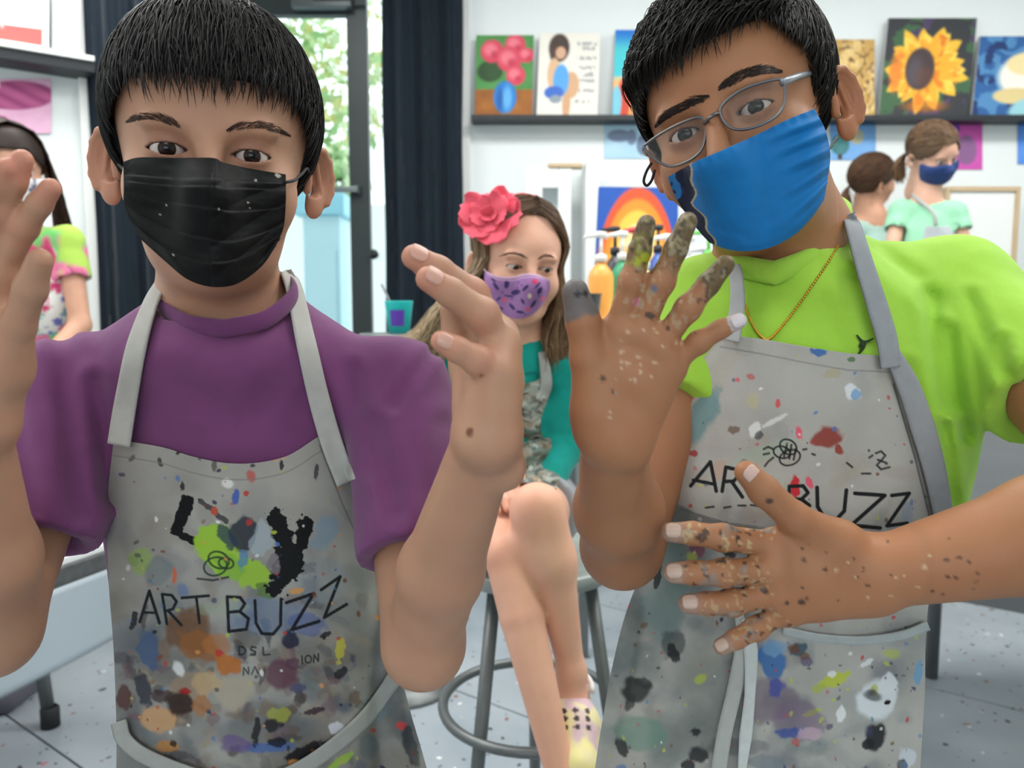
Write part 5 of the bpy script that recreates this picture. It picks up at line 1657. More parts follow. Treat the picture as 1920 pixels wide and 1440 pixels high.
    spec.append((tb[2], tb[3], nrm(CAM - tb[3]) + np.array([.1, 0, .3]), .0078, (206, 172, 160)))
    spec.append((fa[3][2], fa[3][3], nrm(CAM - fa[3][3]) + np.array([.3, 0, .2]), .0055, (214, 200, 202)))
    nails(root, spec)
    eyes(root, o, R, HS, (.16, -1, .02), (22, 14, 12))
    brow(root, Fh, [(1330, 180), (1302, 190), (1275, 203), (1252, 215), (1234, 232)], 260, 18, (36, 26, 22), 1, wid=15, thick=.0003, tilt=-.4)
    brow(root, Fh, [(1346, 168), (1372, 152), (1400, 138), (1430, 131), (1458, 133)], 260, 19, (36, 26, 22), 2, wid=17, thick=.0003, tilt=-.4)
    # hair, swept to the side
    def hz(q): return .064 + .10 * q[:, 0] - np.maximum(0, np.abs(q[:, 0]) - .05) * 1.6
    def keep(q):
        front = np.minimum(-q[:, 1] - .016, hz(q) - .004 - q[:, 2])
        side = np.where(q[:, 1] < .03, -.004 - q[:, 2] - np.clip(-.004 - q[:, 1], 0, 1) * 0, -.07 - q[:, 2])
        return np.maximum(front, side)
    cap_mesh('hair_cap', root, o, R, HS, .008, keep, (15, 13, 12))
    crown = np.array([.02, .045, .13])
    def flow(p):
        f = (p - crown) * np.array([1.0, 1.2, .9]); f[:, 0] -= .02; f[:, 2] -= .035
        return nrm(f)
    def cut(q): return q[:, 2] > np.where(q[:, 1] < -.014, hz(q) + .004, np.where(q[:, 1] < .025, .004, -.05))
    scalp_hair(root, o, R, HS, cut, flow, 9500, 9, .0042, 11, (26, 22, 19), offset=.0105, width=.00055, jitter=.2)
    def cut2(q): return (q[:, 1] < -.03) & (q[:, 2] > .068) & (q[:, 2] < .116) & (np.abs(q[:, 0]) < .07)
    def flow2(p): return nrm(np.stack([-.75 - p[:, 0] * 3, -.35 + 0 * p[:, 0], -.6 + 0 * p[:, 0]], 1))
    scalp_hair(root, o, R, HS, cut2, flow2, 2600, 8, .0050, 21, (24, 20, 17), offset=.0125, width=.0006, jitter=.13, name='fringe',
               lift=lambda p, t: .007 * np.sin(math.pi * min(1, t * 1.15)))
    for sd_ in (-1, 1):
        def cut3(q): return (q[:, 0] * sd_ > 0) & (np.abs(q[:, 0]) > .052) & (q[:, 1] < .014) & (q[:, 1] > -.034) & (q[:, 2] > .018) & (q[:, 2] < .06)
        def flow3(p): return np.tile([0, .12, -1.0], (len(p), 1))
        scalp_hair(root, o, R, HS, cut3, flow3, 900, 8, .0046, 31, (24, 20, 17), offset=.007, width=.0006, jitter=.08, name='sideburn')
    # cloth mask
    Mk = Field()
    LE = lambda c_, r, k: Mk.ell(L(*c_), HS * np.array(r), R, k)
    LE((0, -.030, -.026), (.0715, .066, .070), .02); LE((0, -.034, -.060), (.062, .060, .050), .02)
    for x_ in (-1, 1): LE((x_ * .040, -.056, -.030), (.028, .027, .029), .02)
    LE((0, -.050, -.082), (.044, .042, .030), .03)
    Mk.cone(L(0, -.093, -.004), L(0, -.114, -.030), .006, .012, .026)
    Mk.cone(L(0, -.110, -.030), L(0, -.088, -.090), .014, .016, .03)
    H = W = 190
    PX, PY = outline_grid([(1252, 332), (1300, 305), (1360, 279), (1420, 252), (1475, 225), (1527, 204)],
                          [(1330, 455), (1362, 467), (1400, 471), (1445, 464), (1490, 440), (1522, 408), (1545, 375)],
                          [(1252, 332), (1268, 372), (1298, 418), (1330, 455)], [(1527, 204), (1548, 245), (1557, 290), (1552, 335), (1545, 375)], H, W)
    D = depth_grid(Mk, PX, PY, 60, smooth=2)
    u_ = np.linspace(0, 1, W)[None] + np.zeros((H, 1)); v_ = np.linspace(0, 1, H)[:, None] + np.zeros((1, W))
    g = 0
    for a, sl in ((.12, .10), (.28, .16), (.45, .2), (.62, .12), (.80, .0)):   # gathers running in from the ear side
        cen = a + sl * (u_ - 1)
        g = g + .0032 * np.exp(-((v_ - cen) / .035) ** 2) * sstep(.55, 1.0, u_) - .0022 * np.exp(-((v_ - cen - .07) / .03) ** 2) * sstep(.55, 1.0, u_)
    g = g + .003 * (n2(u_ * 4, v_ * 4, 9) - .5) + .0012 * np.sin(u_ * 90 + 3 * v_) * np.exp(-(v_ / .06) ** 2) * .5
    C_ = np.tile(lin((14, 112, 178)), (H, W, 1)) * (.85 + .3 * n2(PX / 40, PY / 40, 3))[..., None]
    seam = np.interp(PY, [320, 345, 380, 420, 440, 470], [1293, 1302, 1300, 1326, 1332, 1345]) + 4 * np.sin(PY / 7)
    dk = PX < seam
    C_ = np.where(dk[..., None], lin((20, 28, 52)), C_)
    lb = dk & (PX < seam - 26 + 5 * np.sin(PY / 9))
    C_ = np.where(lb[..., None], lin((38, 110, 170)), C_)
    C_ = np.where((lb & (n2(PX / 8, PY / 8, 7) > .58))[..., None], lin((24, 40, 90)), C_)
    C_ = np.where((np.abs(PX - seam) < 2)[..., None], lin((160, 150, 130)), C_)
    g = g - .002 * dk
    mk = sheet('face_mask', PX, PY, D - .0035 - g, M_MASK, root, C_, .0016)
    m_loop = mat('mask_elastic', (18, 18, 20), .7)
    def pxtube(name, lst, r, m_, par, n=24, seg=8):
        c2 = catmull(np.array(lst, float), n)
        return tubes(name, [(PP(c2[:, 0], c2[:, 1], c2[:, 2]), r)], m_, par, seg)
    pxtube('ear_loop', [(1222, 305, .600), (1212, 322, .602), (1207, 340, .604), (1213, 348, .604), (1222, 338, .602), (1228, 318, .600)], .0011, m_loop, mk)
    pxtube('ear_loop', [(1548, 285, .605), (1556, 278, .62), (1562, 268, .64), (1570, 258, .655)], .0011, m_loop, mk)
    pxtube('ear_loop', [(1590, 150, .652), (1601, 166, .648), (1606, 182, .646), (1600, 190, .648)], .0014, m_loop, mk)
    # glasses: two rounded rectangular lenses on a thin metal frame
    gl = bpy.data.objects.new('glasses', None); COL.objects.link(gl); gl.parent = root
    m_fr = mat('glasses_metal', (118, 116, 118), .3, metal=.8, spec=.5)
    m_tip = mat('glasses_temple', (142, 146, 154), .35, metal=.4)
    m_gl = bpy.data.materials.new('lens_glass'); m_gl.use_nodes = True
    nt = m_gl.node_tree; bs = nt.nodes['Principled BSDF']; out = nt.nodes['Material Output']
    bs.inputs['Roughness'].default_value = .04; bs.inputs['Base Color'].default_value = (.9, .92, .95, 1)
    tr = nt.nodes.new('ShaderNodeBsdfTransparent'); mx = nt.nodes.new('ShaderNodeMixShader'); mx.inputs[0].default_value = .06
    bs = nt.nodes.new('ShaderNodeBsdfGlossy'); bs.inputs['Roughness'].default_value = .03
    nt.links.new(tr.outputs[0], mx.inputs[1]); nt.links.new(bs.outputs[0], mx.inputs[2]); nt.links.new(mx.outputs[0], out.inputs[0])
    def loop3(pts, d):
        c2 = catmull(np.array(list(pts) + [pts[0]], float), 49)[:-1]
        return c2
    frames = {}
    ld = lambda x_: proj(L(x_, -.0835 + abs(x_) * .10, 0))[2] - .011
    for nm, pts, dep in (('l', [(1206, 275), (1228, 258), (1262, 238), (1300, 222), (1318, 222), (1324, 240), (1318, 275), (1298, 298), (1262, 312), (1238, 305), (1218, 290)], (ld(-.056), ld(-.010))),
                         ('r', [(1349, 205), (1365, 186), (1398, 165), (1440, 152), (1466, 150), (1472, 168), (1468, 200), (1450, 222), (1410, 240), (1376, 242), (1356, 226)], (ld(.010), ld(.056)))):
        c2 = loop3(pts, dep)
        x = c2[:, 0]; t = (x - x.min()) / (x.max() - x.min())
        d = dep[0] + (dep[1] - dep[0]) * t - .0012 * np.sin(math.pi * t)
        ring = PP(c2[:, 0], c2[:, 1], d)
        frames[nm] = ring
        tubes('lens_rim', [(ring, .0011, True)], m_fr, gl, 8)
        cen = ring.mean(0) + nrm(CAM - ring.mean(0)) * .0012
        V = [cen] + list(ring); n = len(ring)
        mesh_obj('lens', V, [[0, 1 + i, 1 + (i + 1) % n] for i in range(n)], m_gl, gl)
    pxtube('bridge', [(1320, 232, ld(-.010)), (1329, 222, ld(0) - .003), (1340, 214, ld(0) - .003), (1351, 212, ld(.010))], .0014, m_fr, gl)
    pxtube('nose_pad', [(1322, 262, ld(-.01) + .002), (1327, 268, ld(-.01) + .006), (1329, 275, ld(-.01) + .008)], .0014, m_fr, gl, 8)
    pxtube('nose_pad', [(1352, 226, ld(.01) + .002), (1358, 236, ld(.01) + .006), (1362, 244, ld(.01) + .008)], .0014, m_fr, gl, 8)
    c2 = catmull(np.array([(1466, 156, ld(.056)), (1478, 150, ld(.056) + .003), (1500, 142, ld(.056) + .02), (1520, 138, ld(.056) + .045), (1534, 140, ld(.056) + .08), (1546, 150, ld(.056) + .11)], float), 24)
    tubes('temple_arm', [(PP(c2[:, 0], c2[:, 1], c2[:, 2]), np.linspace(.0028, .0018, 24))], m_tip, gl, 8)
    c2 = catmull(np.array([(1207, 278, ld(-.056)), (1208, 284, ld(-.056) + .012), (1212, 290, ld(-.056) + .035), (1220, 292, ld(-.056) + .06)], float), 16)
    tubes('temple_arm', [(PP(c2[:, 0], c2[:, 1], c2[:, 2]), np.linspace(.0018, .0014, 16))], m_tip, gl, 8)
    # t-shirt
    T = Field()
    T.ell(chest, (0.121, 0.080, 0.160), None, 0.03)
    T.ell(belly, (0.112, 0.080, 0.165), None, 0.05)
    T.ell(hip + [0, 0, .03], (0.118, 0.085, 0.10), None, 0.05)
    T.ell(P(1688, 800, .70), (.058, .06, .14), None, .05)
    T.cone(neck + [0, 0.008, -.030], chest + [0, .02, .06], 0.056, 0.065, 0.04)
    for sh in (shL, shR):
        T.cone(neck + [0, 0.012, -.030], sh, 0.038, 0.041, 0.03)
    hL, hR = P(1232, 772, .69), P(1925, 775, .59)
    hL = shL + nrm(elL - shL) * .098
    hR = shR + nrm(elR - shR) * .150
    T.cone(shL, hL, .042, .047, .02, cap_b=.004); T.cone(shR, hR, .045, .050, .03, cap_b=.004)
    for a, b, r in ((shL, hL, .040), (shR, hR, .044)):
        t = nrm(b - a)
        T.cone(b + t * .022, b + t * .09, r - .005, r + .001, .002, 's')
    T.cone(P(1462, 300, .69), P(1470, 462, .690), .053, .053, .004, 's')
    folds = [((1640, 470), (1760, 560), 22, .003), ((1590, 520), (1640, 640), 20, .003), ((1740, 560), (1780, 760), 18, .004), ((1780, 620), (1810, 820), 14, .004), ((1820, 560), (1880, 700), 16, .003),
             ((1700, 690), (1745, 900), 16, .003), ((1770, 800), (1790, 980), 14, .004), ((1540, 440), (1620, 480), 16, .003), ((1440, 560), (1560, 600), 40, .002), ((1880, 640), (1905, 760), 14, .003)]
    def wr(p, d):
        x, y, _ = proj(p)
        e = 0
        for a, b, w, h in folds:
            a, b = np.array(a, float), np.array(b, float); ab = b - a
            tt = np.clip(((x - a[0]) * ab[0] + (y - a[1]) * ab[1]) / (ab @ ab), 0, 1)
            dd_ = np.hypot(x - a[0] - tt * ab[0], y - a[1] - tt * ab[1]) / w
            e = e + h * (np.exp(-dd_ ** 2) - .6 * np.exp(-((dd_ - 1.5) / .8) ** 2))
        return d + np.minimum(e, .0038) + .004 * (fbm(p * np.array([24, 24, 14]), 14) - .5)
    T.post.append(wr)
    v, q = surface(T, *T.bounds(), .0036)
    c = np.tile(lin((160, 208, 70)), (len(v), 1)) * (.92 + .16 * fbm(v * 40, 18))[:, None]
    shirt = mesh_obj('t_shirt', v, q, M_CLOTH, root, c)
    collar_ring(shirt, [(1452, 512, .612), (1388, 498, .638), (1352, 470, .680), (1390, 420, .725), (1480, 392, .740), (1560, 384, .725), (1586, 412, .676), (1536, 476, .628)], .0095, (162, 210, 74))
    # bird print and gold chain on the shirt
    for pts in ([(1606, 628), (1616, 640), (1624, 641), (1638, 634)], [(1624, 641), (1618, 652), (1610, 664)], [(1618, 640), (1611, 652)]):
        ribbon('bird_print', pts, [2, 7, 2], T, .0016, M_CLOTH, shirt, lin((40, 60, 30)), 14, 3, thick=.0004, smooth=0)
    c2 = catmull(np.array([(1588, 432), (1560, 480), (1520, 540), (1480, 595), (1445, 634), (1428, 632), (1410, 606), (1396, 570)], float), 90)
    dd, _ = trace(T, c2[:, 0], c2[:, 1]); dd = np.convolve(np.pad(dd, 3, mode='edge'), np.ones(7) / 7, 'valid')
    pts = PP(c2[:, 0], c2[:, 1], dd - .0018)
    bm = bmesh.new()
    for i, p_ in enumerate(pts):
        bmesh.ops.create_icosphere(bm, subdivisions=1, radius=.0011, matrix=Matrix.Translation(Vector(p_)) @ Matrix.Diagonal((1, 1, 1.25, 1)))
    ch = bm_obj('gold_chain', bm, mat('gold', (214, 164, 62), .3, metal=.9, spec=.5), root, True); ch['kind'] = 'stuff'
    S = Field()
    for dx in (-.055, .055):
        S.cone(np.array([hip[0] + dx, hip[1], hip[2] - .02]), np.array([hip[0] + dx * 1.15, hip[1], .42]), .078, .074, .02, cap_b=0.0)
    v, q = surface(S, *S.bounds(), .008)
    mesh_obj('shorts', v, q, M_CLOTH, root, np.tile(lin((52, 54, 58)), (len(v), 1)))
    for dx in (-.057, .057):
        S = Field()
        S.box(np.array([hip[0] + dx, hip[1] - .04, .032]), (.038, .105, .032), .028, None, .02)
        S.ell(np.array([hip[0] + dx, hip[1] + .02, .06]), (.036, .05, .04), None, .02)
        v, q = surface(S, *S.bounds(), .006)
        mesh_obj('shoe', v, q, M_CLOTH, root, np.tile(lin((80, 82, 90)), (len(v), 1)))
    # apron
    A = Field()
    A.ell(chest, (0.123, 0.082, 0.17), None, 0.03)
    A.ell(belly, (0.122, 0.082, 0.18), None, 0.06)
    A.ell(hip + [0, 0, -.02], (0.145, 0.095, 0.17), None, 0.08)
    H, W = 470, 400
    PX, PY = outline_grid([(1356, 627), (1430, 636), (1510, 650), (1590, 662), (1672, 668)],
                          [(1090, 1640), (1250, 1640), (1420, 1640), (1580, 1640), (1720, 1640)],
                          [(1356, 627), (1305, 690), (1258, 770), (1239, 850), (1250, 930), (1235, 1010), (1196, 1090), (1160, 1200), (1128, 1360), (1105, 1520), (1090, 1640)],
                          [(1672, 668), (1698, 750), (1728, 850), (1752, 930), (1764, 1000), (1748, 1090), (1736, 1180), (1734, 1300), (1726, 1440), (1720, 1640)], H, W)
    D = depth_grid(A, PX, PY, 70, smooth=4)
    X, Y = PX, PY
    fy = np.interp(X, [1240, 1300, 1360, 1420, 1500, 1600], [925, 958, 976, 984, 1000, 1010])
    fold = .012 * (sstep(0, 1, (Y - fy + 130) / 110) * (Y < fy + 4)) * (1 - sstep(1380, 1520, X))
    bulge = fold + .004 * (n2(X / 80, Y / 150, 16) - .5) + .005 * np.sin((X - .2 * Y) / 34) * sstep(1100, 1300, Y)
    Cc = np.tile(lin((176, 174, 168)), (H, W, 1)) * (0.84 + .28 * n2(X / 80, Y / 80, 14))[..., None]
    rg = np.random.default_rng(27)
    pal = [(110, 130, 130), (92, 112, 112), (130, 138, 140), (120, 120, 116), (84, 100, 108), (110, 106, 120)]
    for i in range(130):
        x, y = rg.uniform(1110, 1740), rg.uniform(960, 1640)
        blob(Cc, X, Y, x, y, rg.uniform(12, 52), rg.uniform(9, 36), rg.uniform(0, 180), pal[rg.integers(len(pal))], rg.uniform(.15, .42), .5, i, .5)
    for i in range(40):
        blob(Cc, X, Y, rg.uniform(1120, 1400), rg.uniform(1000, 1600), rg.uniform(25, 70), rg.uniform(18, 45), rg.uniform(0, 180), [(84, 104, 102), (96, 108, 106), (72, 92, 92), (110, 116, 112)][i % 4], rg.uniform(.2, .45), .6, 1300 + i, .6)
    for i in range(26):
        blob(Cc, X, Y, rg.uniform(1300, 1700), rg.uniform(660, 960), rg.uniform(16, 40), rg.uniform(10, 24), rg.uniform(0, 180), [(160, 148, 130), (150, 150, 150), (168, 160, 140)][i % 3], .3, .5, 60 + i, .5)
    big = [(1306, 792, 28, 62, 28, (96, 138, 142), .8), (1330, 760, 12, 40, 30, (120, 150, 150), .6), (1297, 738, 8, 46, 33, (186, 80, 92), .75), (1278, 760, 9, 14, 30, (205, 150, 150), .8), (1551, 819, 27, 19, -12, (142, 62, 54), .95), (1573, 843, 8, 11, -20, (148, 62, 54), .95), (1536, 660, 17, 8, 5, (50, 104, 170), .9),
           (1598, 735, 16, 14, 20, (222, 226, 230), .9), (1604, 740, 9, 10, 20, (110, 160, 205), .8), (1597, 674, 8, 5, 0, (60, 110, 60), .8), (1491, 914, 9, 22, 0, (196, 26, 44), .95), (1518, 905, 6, 11, -20, (222, 82, 108), .9), (1498, 812, 6, 13, -8, (226, 84, 108), .9), (1459, 756, 5, 8, 0, (205, 80, 84), .9), (1383, 712, 4, 4, 0, (210, 100, 110), .9),
           (1414, 806, 10, 14, 20, (222, 222, 220), .9), (1375, 806, 12, 8, 0, (110, 88, 70), .8), (1422, 816, 8, 8, 0, (70, 74, 78), .8), (1450, 790, 28, 5, -28, (226, 226, 222), .7), (1350, 880, 16, 18, 0, (186, 150, 130), .6), (1430, 850, 60, 14, -20, (160, 180, 160), .45), (1412, 752, 10, 14, 0, (190, 180, 130), .5), (1560, 700, 18, 9, -15, (170, 160, 120), .6),
           (1300, 850, 8, 6, 0, (160, 60, 60), .9), (1308, 1030, 16, 14, 0, (130, 76, 96), .85), (1366, 1036, 14, 9, 20, (28, 30, 32), .9), (1446, 1240, 28, 30, 0, (62, 112, 170), .92), (1452, 1216, 20, 14, 0, (120, 160, 195), .8), (1497, 1218, 18, 11, -15, (62, 90, 104), .9), (1512, 1240, 12, 9, 0, (92, 76, 112), .7),
           (1645, 1310, 34, 44, 15, (214, 220, 224), .96), (1665, 1285, 18, 20, 0, (218, 222, 226), .96), (1664, 1317, 6, 5, 0, (30, 32, 34), 1), (1642, 1382, 22, 24, 25, (36, 38, 42), .96), (1626, 1396, 12, 10, 0, (36, 38, 42), .95), (1566, 1274, 30, 11, -20, (186, 196, 62), .9), (1536, 1290, 14, 9, -20, (170, 180, 80), .8), (1522, 1336, 16, 6, -20, (180, 190, 60), .9),
           (1440, 1310, 50, 40, 0, (112, 92, 112), .6), (1500, 1350, 46, 34, 10, (120, 100, 124), .6), (1455, 1290, 14, 20, 10, (66, 80, 160), .8), (1480, 1374, 26, 10, 5, (62, 84, 150), .85), (1520, 1376, 26, 12, 0, (196, 168, 182), .7), (1576, 1338, 8, 14, 10, (226, 228, 228), .85), (1625, 1243, 15, 5, -32, (226, 228, 228), .9), (1560, 1264, 8, 7, 0, (226, 228, 226), .9),
           (1190, 1292, 26, 24, 0, (48, 52, 52), .9), (1206, 1280, 18, 10, 10, (52, 56, 56), .85), (1182, 1316, 8, 18, 15, (48, 52, 52), .8), (1200, 1375, 48, 30, 0, (96, 140, 124), .6), (1250, 1120, 40, 90, 10, (112, 138, 136), .55), (1260, 1210, 22, 26, 0, (60, 72, 72), .7), (1262, 1225, 10, 18, -20, (36, 40, 42), .9), (1233, 1080, 7, 22, 8, (34, 36, 38), .9),
           (1166, 1400, 10, 18, -20, (44, 46, 48), .9), (1310, 1415, 22, 14, 20, (44, 46, 50), .9), (1290, 1435, 14, 10, 20, (40, 40, 44), .9), (1305, 1372, 10, 7, 0, (40, 42, 44), .9), (1722, 1262, 8, 24, 8, (110, 160, 196), .85), (1700, 1420, 16, 20, 0, (200, 208, 216), .8), (1692, 1434, 10, 12, 0, (60, 64, 70), .8), (1380, 1400, 60, 16, 0, (90, 92, 96), .5), (1330, 1235, 26, 50, 40, (150, 150, 140), .5), (1700, 960, 12, 20, 0, (130, 150, 175), .5), (1440, 1430, 40, 14, 0, (100, 120, 130), .5), (1440, 1460, 12, 8, 0, (80, 130, 190), .8)]
    for i, b in enumerate(big): blob(Cc, X, Y, *b, .42, 100 + i, .18)
    ink = (28, 30, 32)
    stroke(Cc, X, Y, [(1295, 911), (1332, 866), (1343, 921)], 7, ink); stroke(Cc, X, Y, [(1300, 900), (1340, 908)], 6.5, ink)
    stroke(Cc, X, Y, [(1354, 921), (1361, 876), (1380, 880), (1386, 890), (1376, 902), (1358, 903)], 7, ink); stroke(Cc, X, Y, [(1372, 903), (1392, 932)], 7, ink)
    stroke(Cc, X, Y, [(1400, 888), (1446, 896)], 7, ink); stroke(Cc, X, Y, [(1424, 892), (1418, 940)], 7, ink)
    stroke(Cc, X, Y, [(1480, 912), (1478, 960)], 7, ink); stroke(Cc, X, Y, [(1480, 912), (1506, 911), (1515, 924), (1503, 936), (1480, 936)], 7, ink); stroke(Cc, X, Y, [(1503, 936), (1518, 948), (1508, 962), (1478, 961)], 7, ink)
    stroke(Cc, X, Y, [(1532, 914), (1533, 950), (1546, 972), (1568, 974), (1583, 958), (1587, 919)], 7.5, ink)
    stroke(Cc, X, Y, [(1603, 925), (1659, 929), (1596, 985), (1650, 990)], 7.5, ink); stroke(Cc, X, Y, [(1672, 929), (1705, 925), (1663, 986), (1701, 981)], 7, ink)
    for cx, cy, rx, ry, an in ((1478, 838, 17, 13, 35), (1481, 858, 20, 14, -20), (1466, 848, 16, 11, 15)):
        t = np.linspace(0, 2 * math.pi, 22); ex, ey = rx * np.cos(t), ry * np.sin(t); ca, sa = math.cos(math.radians(an)), math.sin(math.radians(an))
        stroke(Cc, X, Y, np.stack([cx + ex * ca - ey * sa, cy + ex * sa + ey * ca], 1), 3.6, ink, .95)
    for pts in ([(1476, 832), (1470, 856)], [(1484, 834), (1480, 860)], [(1492, 842), (1488, 862)], [(1450, 842), (1440, 838), (1432, 842)], [(1450, 858), (1440, 866), (1434, 874)], [(1442, 850), (1432, 852)],
                [(1506, 843), (1512, 842)], [(1523, 851), (1528, 853)], [(1588, 868), (1598, 876)], [(1616, 888), (1632, 888)], [(1630, 858), (1636, 854)], [(1323, 952), (1338, 950)], [(1358, 952), (1370, 950)], [(1384, 948), (1398, 948)], [(1408, 947), (1424, 949)],
                [(1642, 850), (1652, 846), (1660, 854), (1652, 864), (1644, 872), (1652, 880), (1668, 876)], [(1646, 862), (1662, 868)]):
        stroke(Cc, X, Y, pts, 4.2, ink, .9)
    spc = [(24, 26, 28), (190, 70, 70), (70, 120, 180), (228, 228, 226), (180, 190, 80), (110, 76, 60), (70, 70, 100)]
    for i in range(420):
        y = 660 + 980 * rg.random() ** .75; x = rg.uniform(1110, 1760); r = rg.uniform(1.1, 3.6) * (1 + (rg.random() > .93) * 1.8)
        blob(Cc, X, Y, x, y, r * rg.uniform(.7, 1.8), r, rg.uniform(0, 180), spc[rg.integers(len(spc))], rg.uniform(.5, .95), .3, 500 + i, .3)
    stroke(Cc, X, Y, [(1350, 650), (1430, 664), (1510, 680), (1590, 694), (1676, 698)], 3, (128, 126, 122), .65)
    stroke(Cc, X, Y, [(1258, 800), (1252, 870), (1262, 930)], 3, (70, 72, 74), .7, smooth=True); stroke(Cc, X, Y, [(1675, 720), (1716, 860), (1748, 990)], 3.5, (84, 86, 88), .8)
    ap = sheet('apron', PX, PY, D - .004 - bulge, M_APRON, root, Cc, .0018)
    A.pr += [q_ for q_ in T.pr if q_[4] == 'u']
    ribbon('neck_strap', [(1378, 498), (1382, 520), (1384, 560), (1380, 600), (1372, 640)], [20, 24, 26, 28, 30], A, .004, M_APRON, ap, lin((172, 174, 174)), 50, 7)
    ribbon('neck_strap', [(1590, 402), (1598, 425), (1620, 500), (1645, 580), (1662, 640), (1668, 690)], [24, 28, 34, 38, 38, 34], A, .004, M_APRON, ap, lin((146, 150, 154)), 70, 7)
    A2 = Field(); A2.pr = A.pr[:3]
    ribbon('side_band', [(1664, 650), (1700, 720), (1728, 800), (1750, 880), (1766, 960), (1772, 1010)], [26, 40, 44, 40, 34, 26], A, .0022, M_APRON, ap, lin((150, 152, 156)), 70, 7)
    ribbon('pocket_hem', [(1468, 1182), (1540, 1196), (1620, 1200), (1690, 1190), (1738, 1172)], 16, A2, .010, M_APRON, ap, lin((170, 176, 176)), 50, 5)
    ribbon('waist_tie', [(1386, 1150), (1392, 1200), (1378, 1290), (1358, 1380), (1340, 1500)], [16, 24, 28, 28, 28], A2, .014, M_APRON, ap, lin((176, 178, 174)), 60, 5)
    ribbon('waist_tie', [(1400, 1160), (1408, 1220), (1406, 1300), (1398, 1380), (1388, 1470)], [18, 26, 20, 24, 12], A2, .016, M_APRON, ap, lin((198, 202, 200)), 60, 5)
    set_base(root, (hip[0], hip[1], 0))
    return root
boy_lime()
# ------------------------------------------------------------------ girl in teal on the stool
def flower(parent, cen, nrml, rad, col, seed=1):
    fl = bpy.data.objects.new('hair_flower', None); COL.objects.link(fl); fl.parent = parent
    rg = np.random.default_rng(seed)
    n = nrm(nrml); a = nrm(np.cross(n, [0.2, 0.1, 1])); b = np.cross(n, a)
    m_ = mat('flower_fabric', rough=.7, attr=True, sheen=.2)
    for ring, (cnt, r0, tilt) in enumerate(((6, 1.18, .18), (5, .85, .45), (3, .45, .9))):
        for k in range(cnt):
            th = k * 2 * math.pi / cnt + ring * .5 + rg.normal() * .12
            d = math.cos(th) * a + math.sin(th) * b; s = -math.sin(th) * a + math.cos(th) * b
            L_ = rad * r0 * rg.uniform(.88, 1.12); w = L_ * .56; tl = tilt + rg.normal() * .15
            N = 9; V, C_ = [], []
            for i in range(N):
                for j in range(N):
                    u = i / (N - 1); t = j / (N - 1) * 2 - 1
                    ww = w * (math.sin(math.pi * min(1, u * .62 + .12)) ** .8)
                    ln = L_ * u * (1 - .12 * t * t * u) * (1 + .05 * math.cos(t * 9) * u)
                    up = math.sin(tl) * ln + .22 * L_ * u * u * t * t + .05 * L_ * math.sin(t * 5 + k) * u
                    V.append(cen + d * (ln * math.cos(tl)) + s * (t * ww) + n * (up + .0018 * ring))
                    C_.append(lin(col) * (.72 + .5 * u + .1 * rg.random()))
            Q = [[i * N + j, i * N + j + 1, (i + 1) * N + j + 1, (i + 1) * N + j] for i in range(N - 1) for j in range(N - 1)]
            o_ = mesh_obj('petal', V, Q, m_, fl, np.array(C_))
            md = o_.modifiers.new('thickness', 'SOLIDIFY'); md.thickness = .0008
    return fl

def long_hair(parent, o, R, s, n, S, seed, col, tip, shape, width=.0013, name='hair'):
    """shape(side, t01, rnd)-> list of local control points"""
    rg = np.random.default_rng(seed)
    paths = np.zeros((n, S, 3))
    for i in range(n):
        pts = shape(rg)
        c = catmull(pts, S)
        ph = rg.uniform(0, 6.28); am = rg.uniform(.0005, .0035); fq = rg.uniform(1.5, 3.5)
        t = np.linspace(0, 1, S)
        c[:, 0] += am * np.sin(t * 6.28 * fq + ph) * t; c[:, 1] += am * np.cos(t * 6.28 * fq + ph) * t
        paths[i] = c
    W = width * np.interp(np.linspace(0, 1, S), [0, .2, .8, 1], [.6, 1, .9, .15])[None] * (.5 + rg.random((n, 1)))
    t = np.linspace(0, 1, S)[None, :, None] ** 1.5
    c = lin(col) * (1 - t) + lin(tip) * t
    c = c * (.5 + .95 * rg.random((n, 1, 1)))
    return strands(name, o + (paths * s) @ R.T, W * s, c, parent)

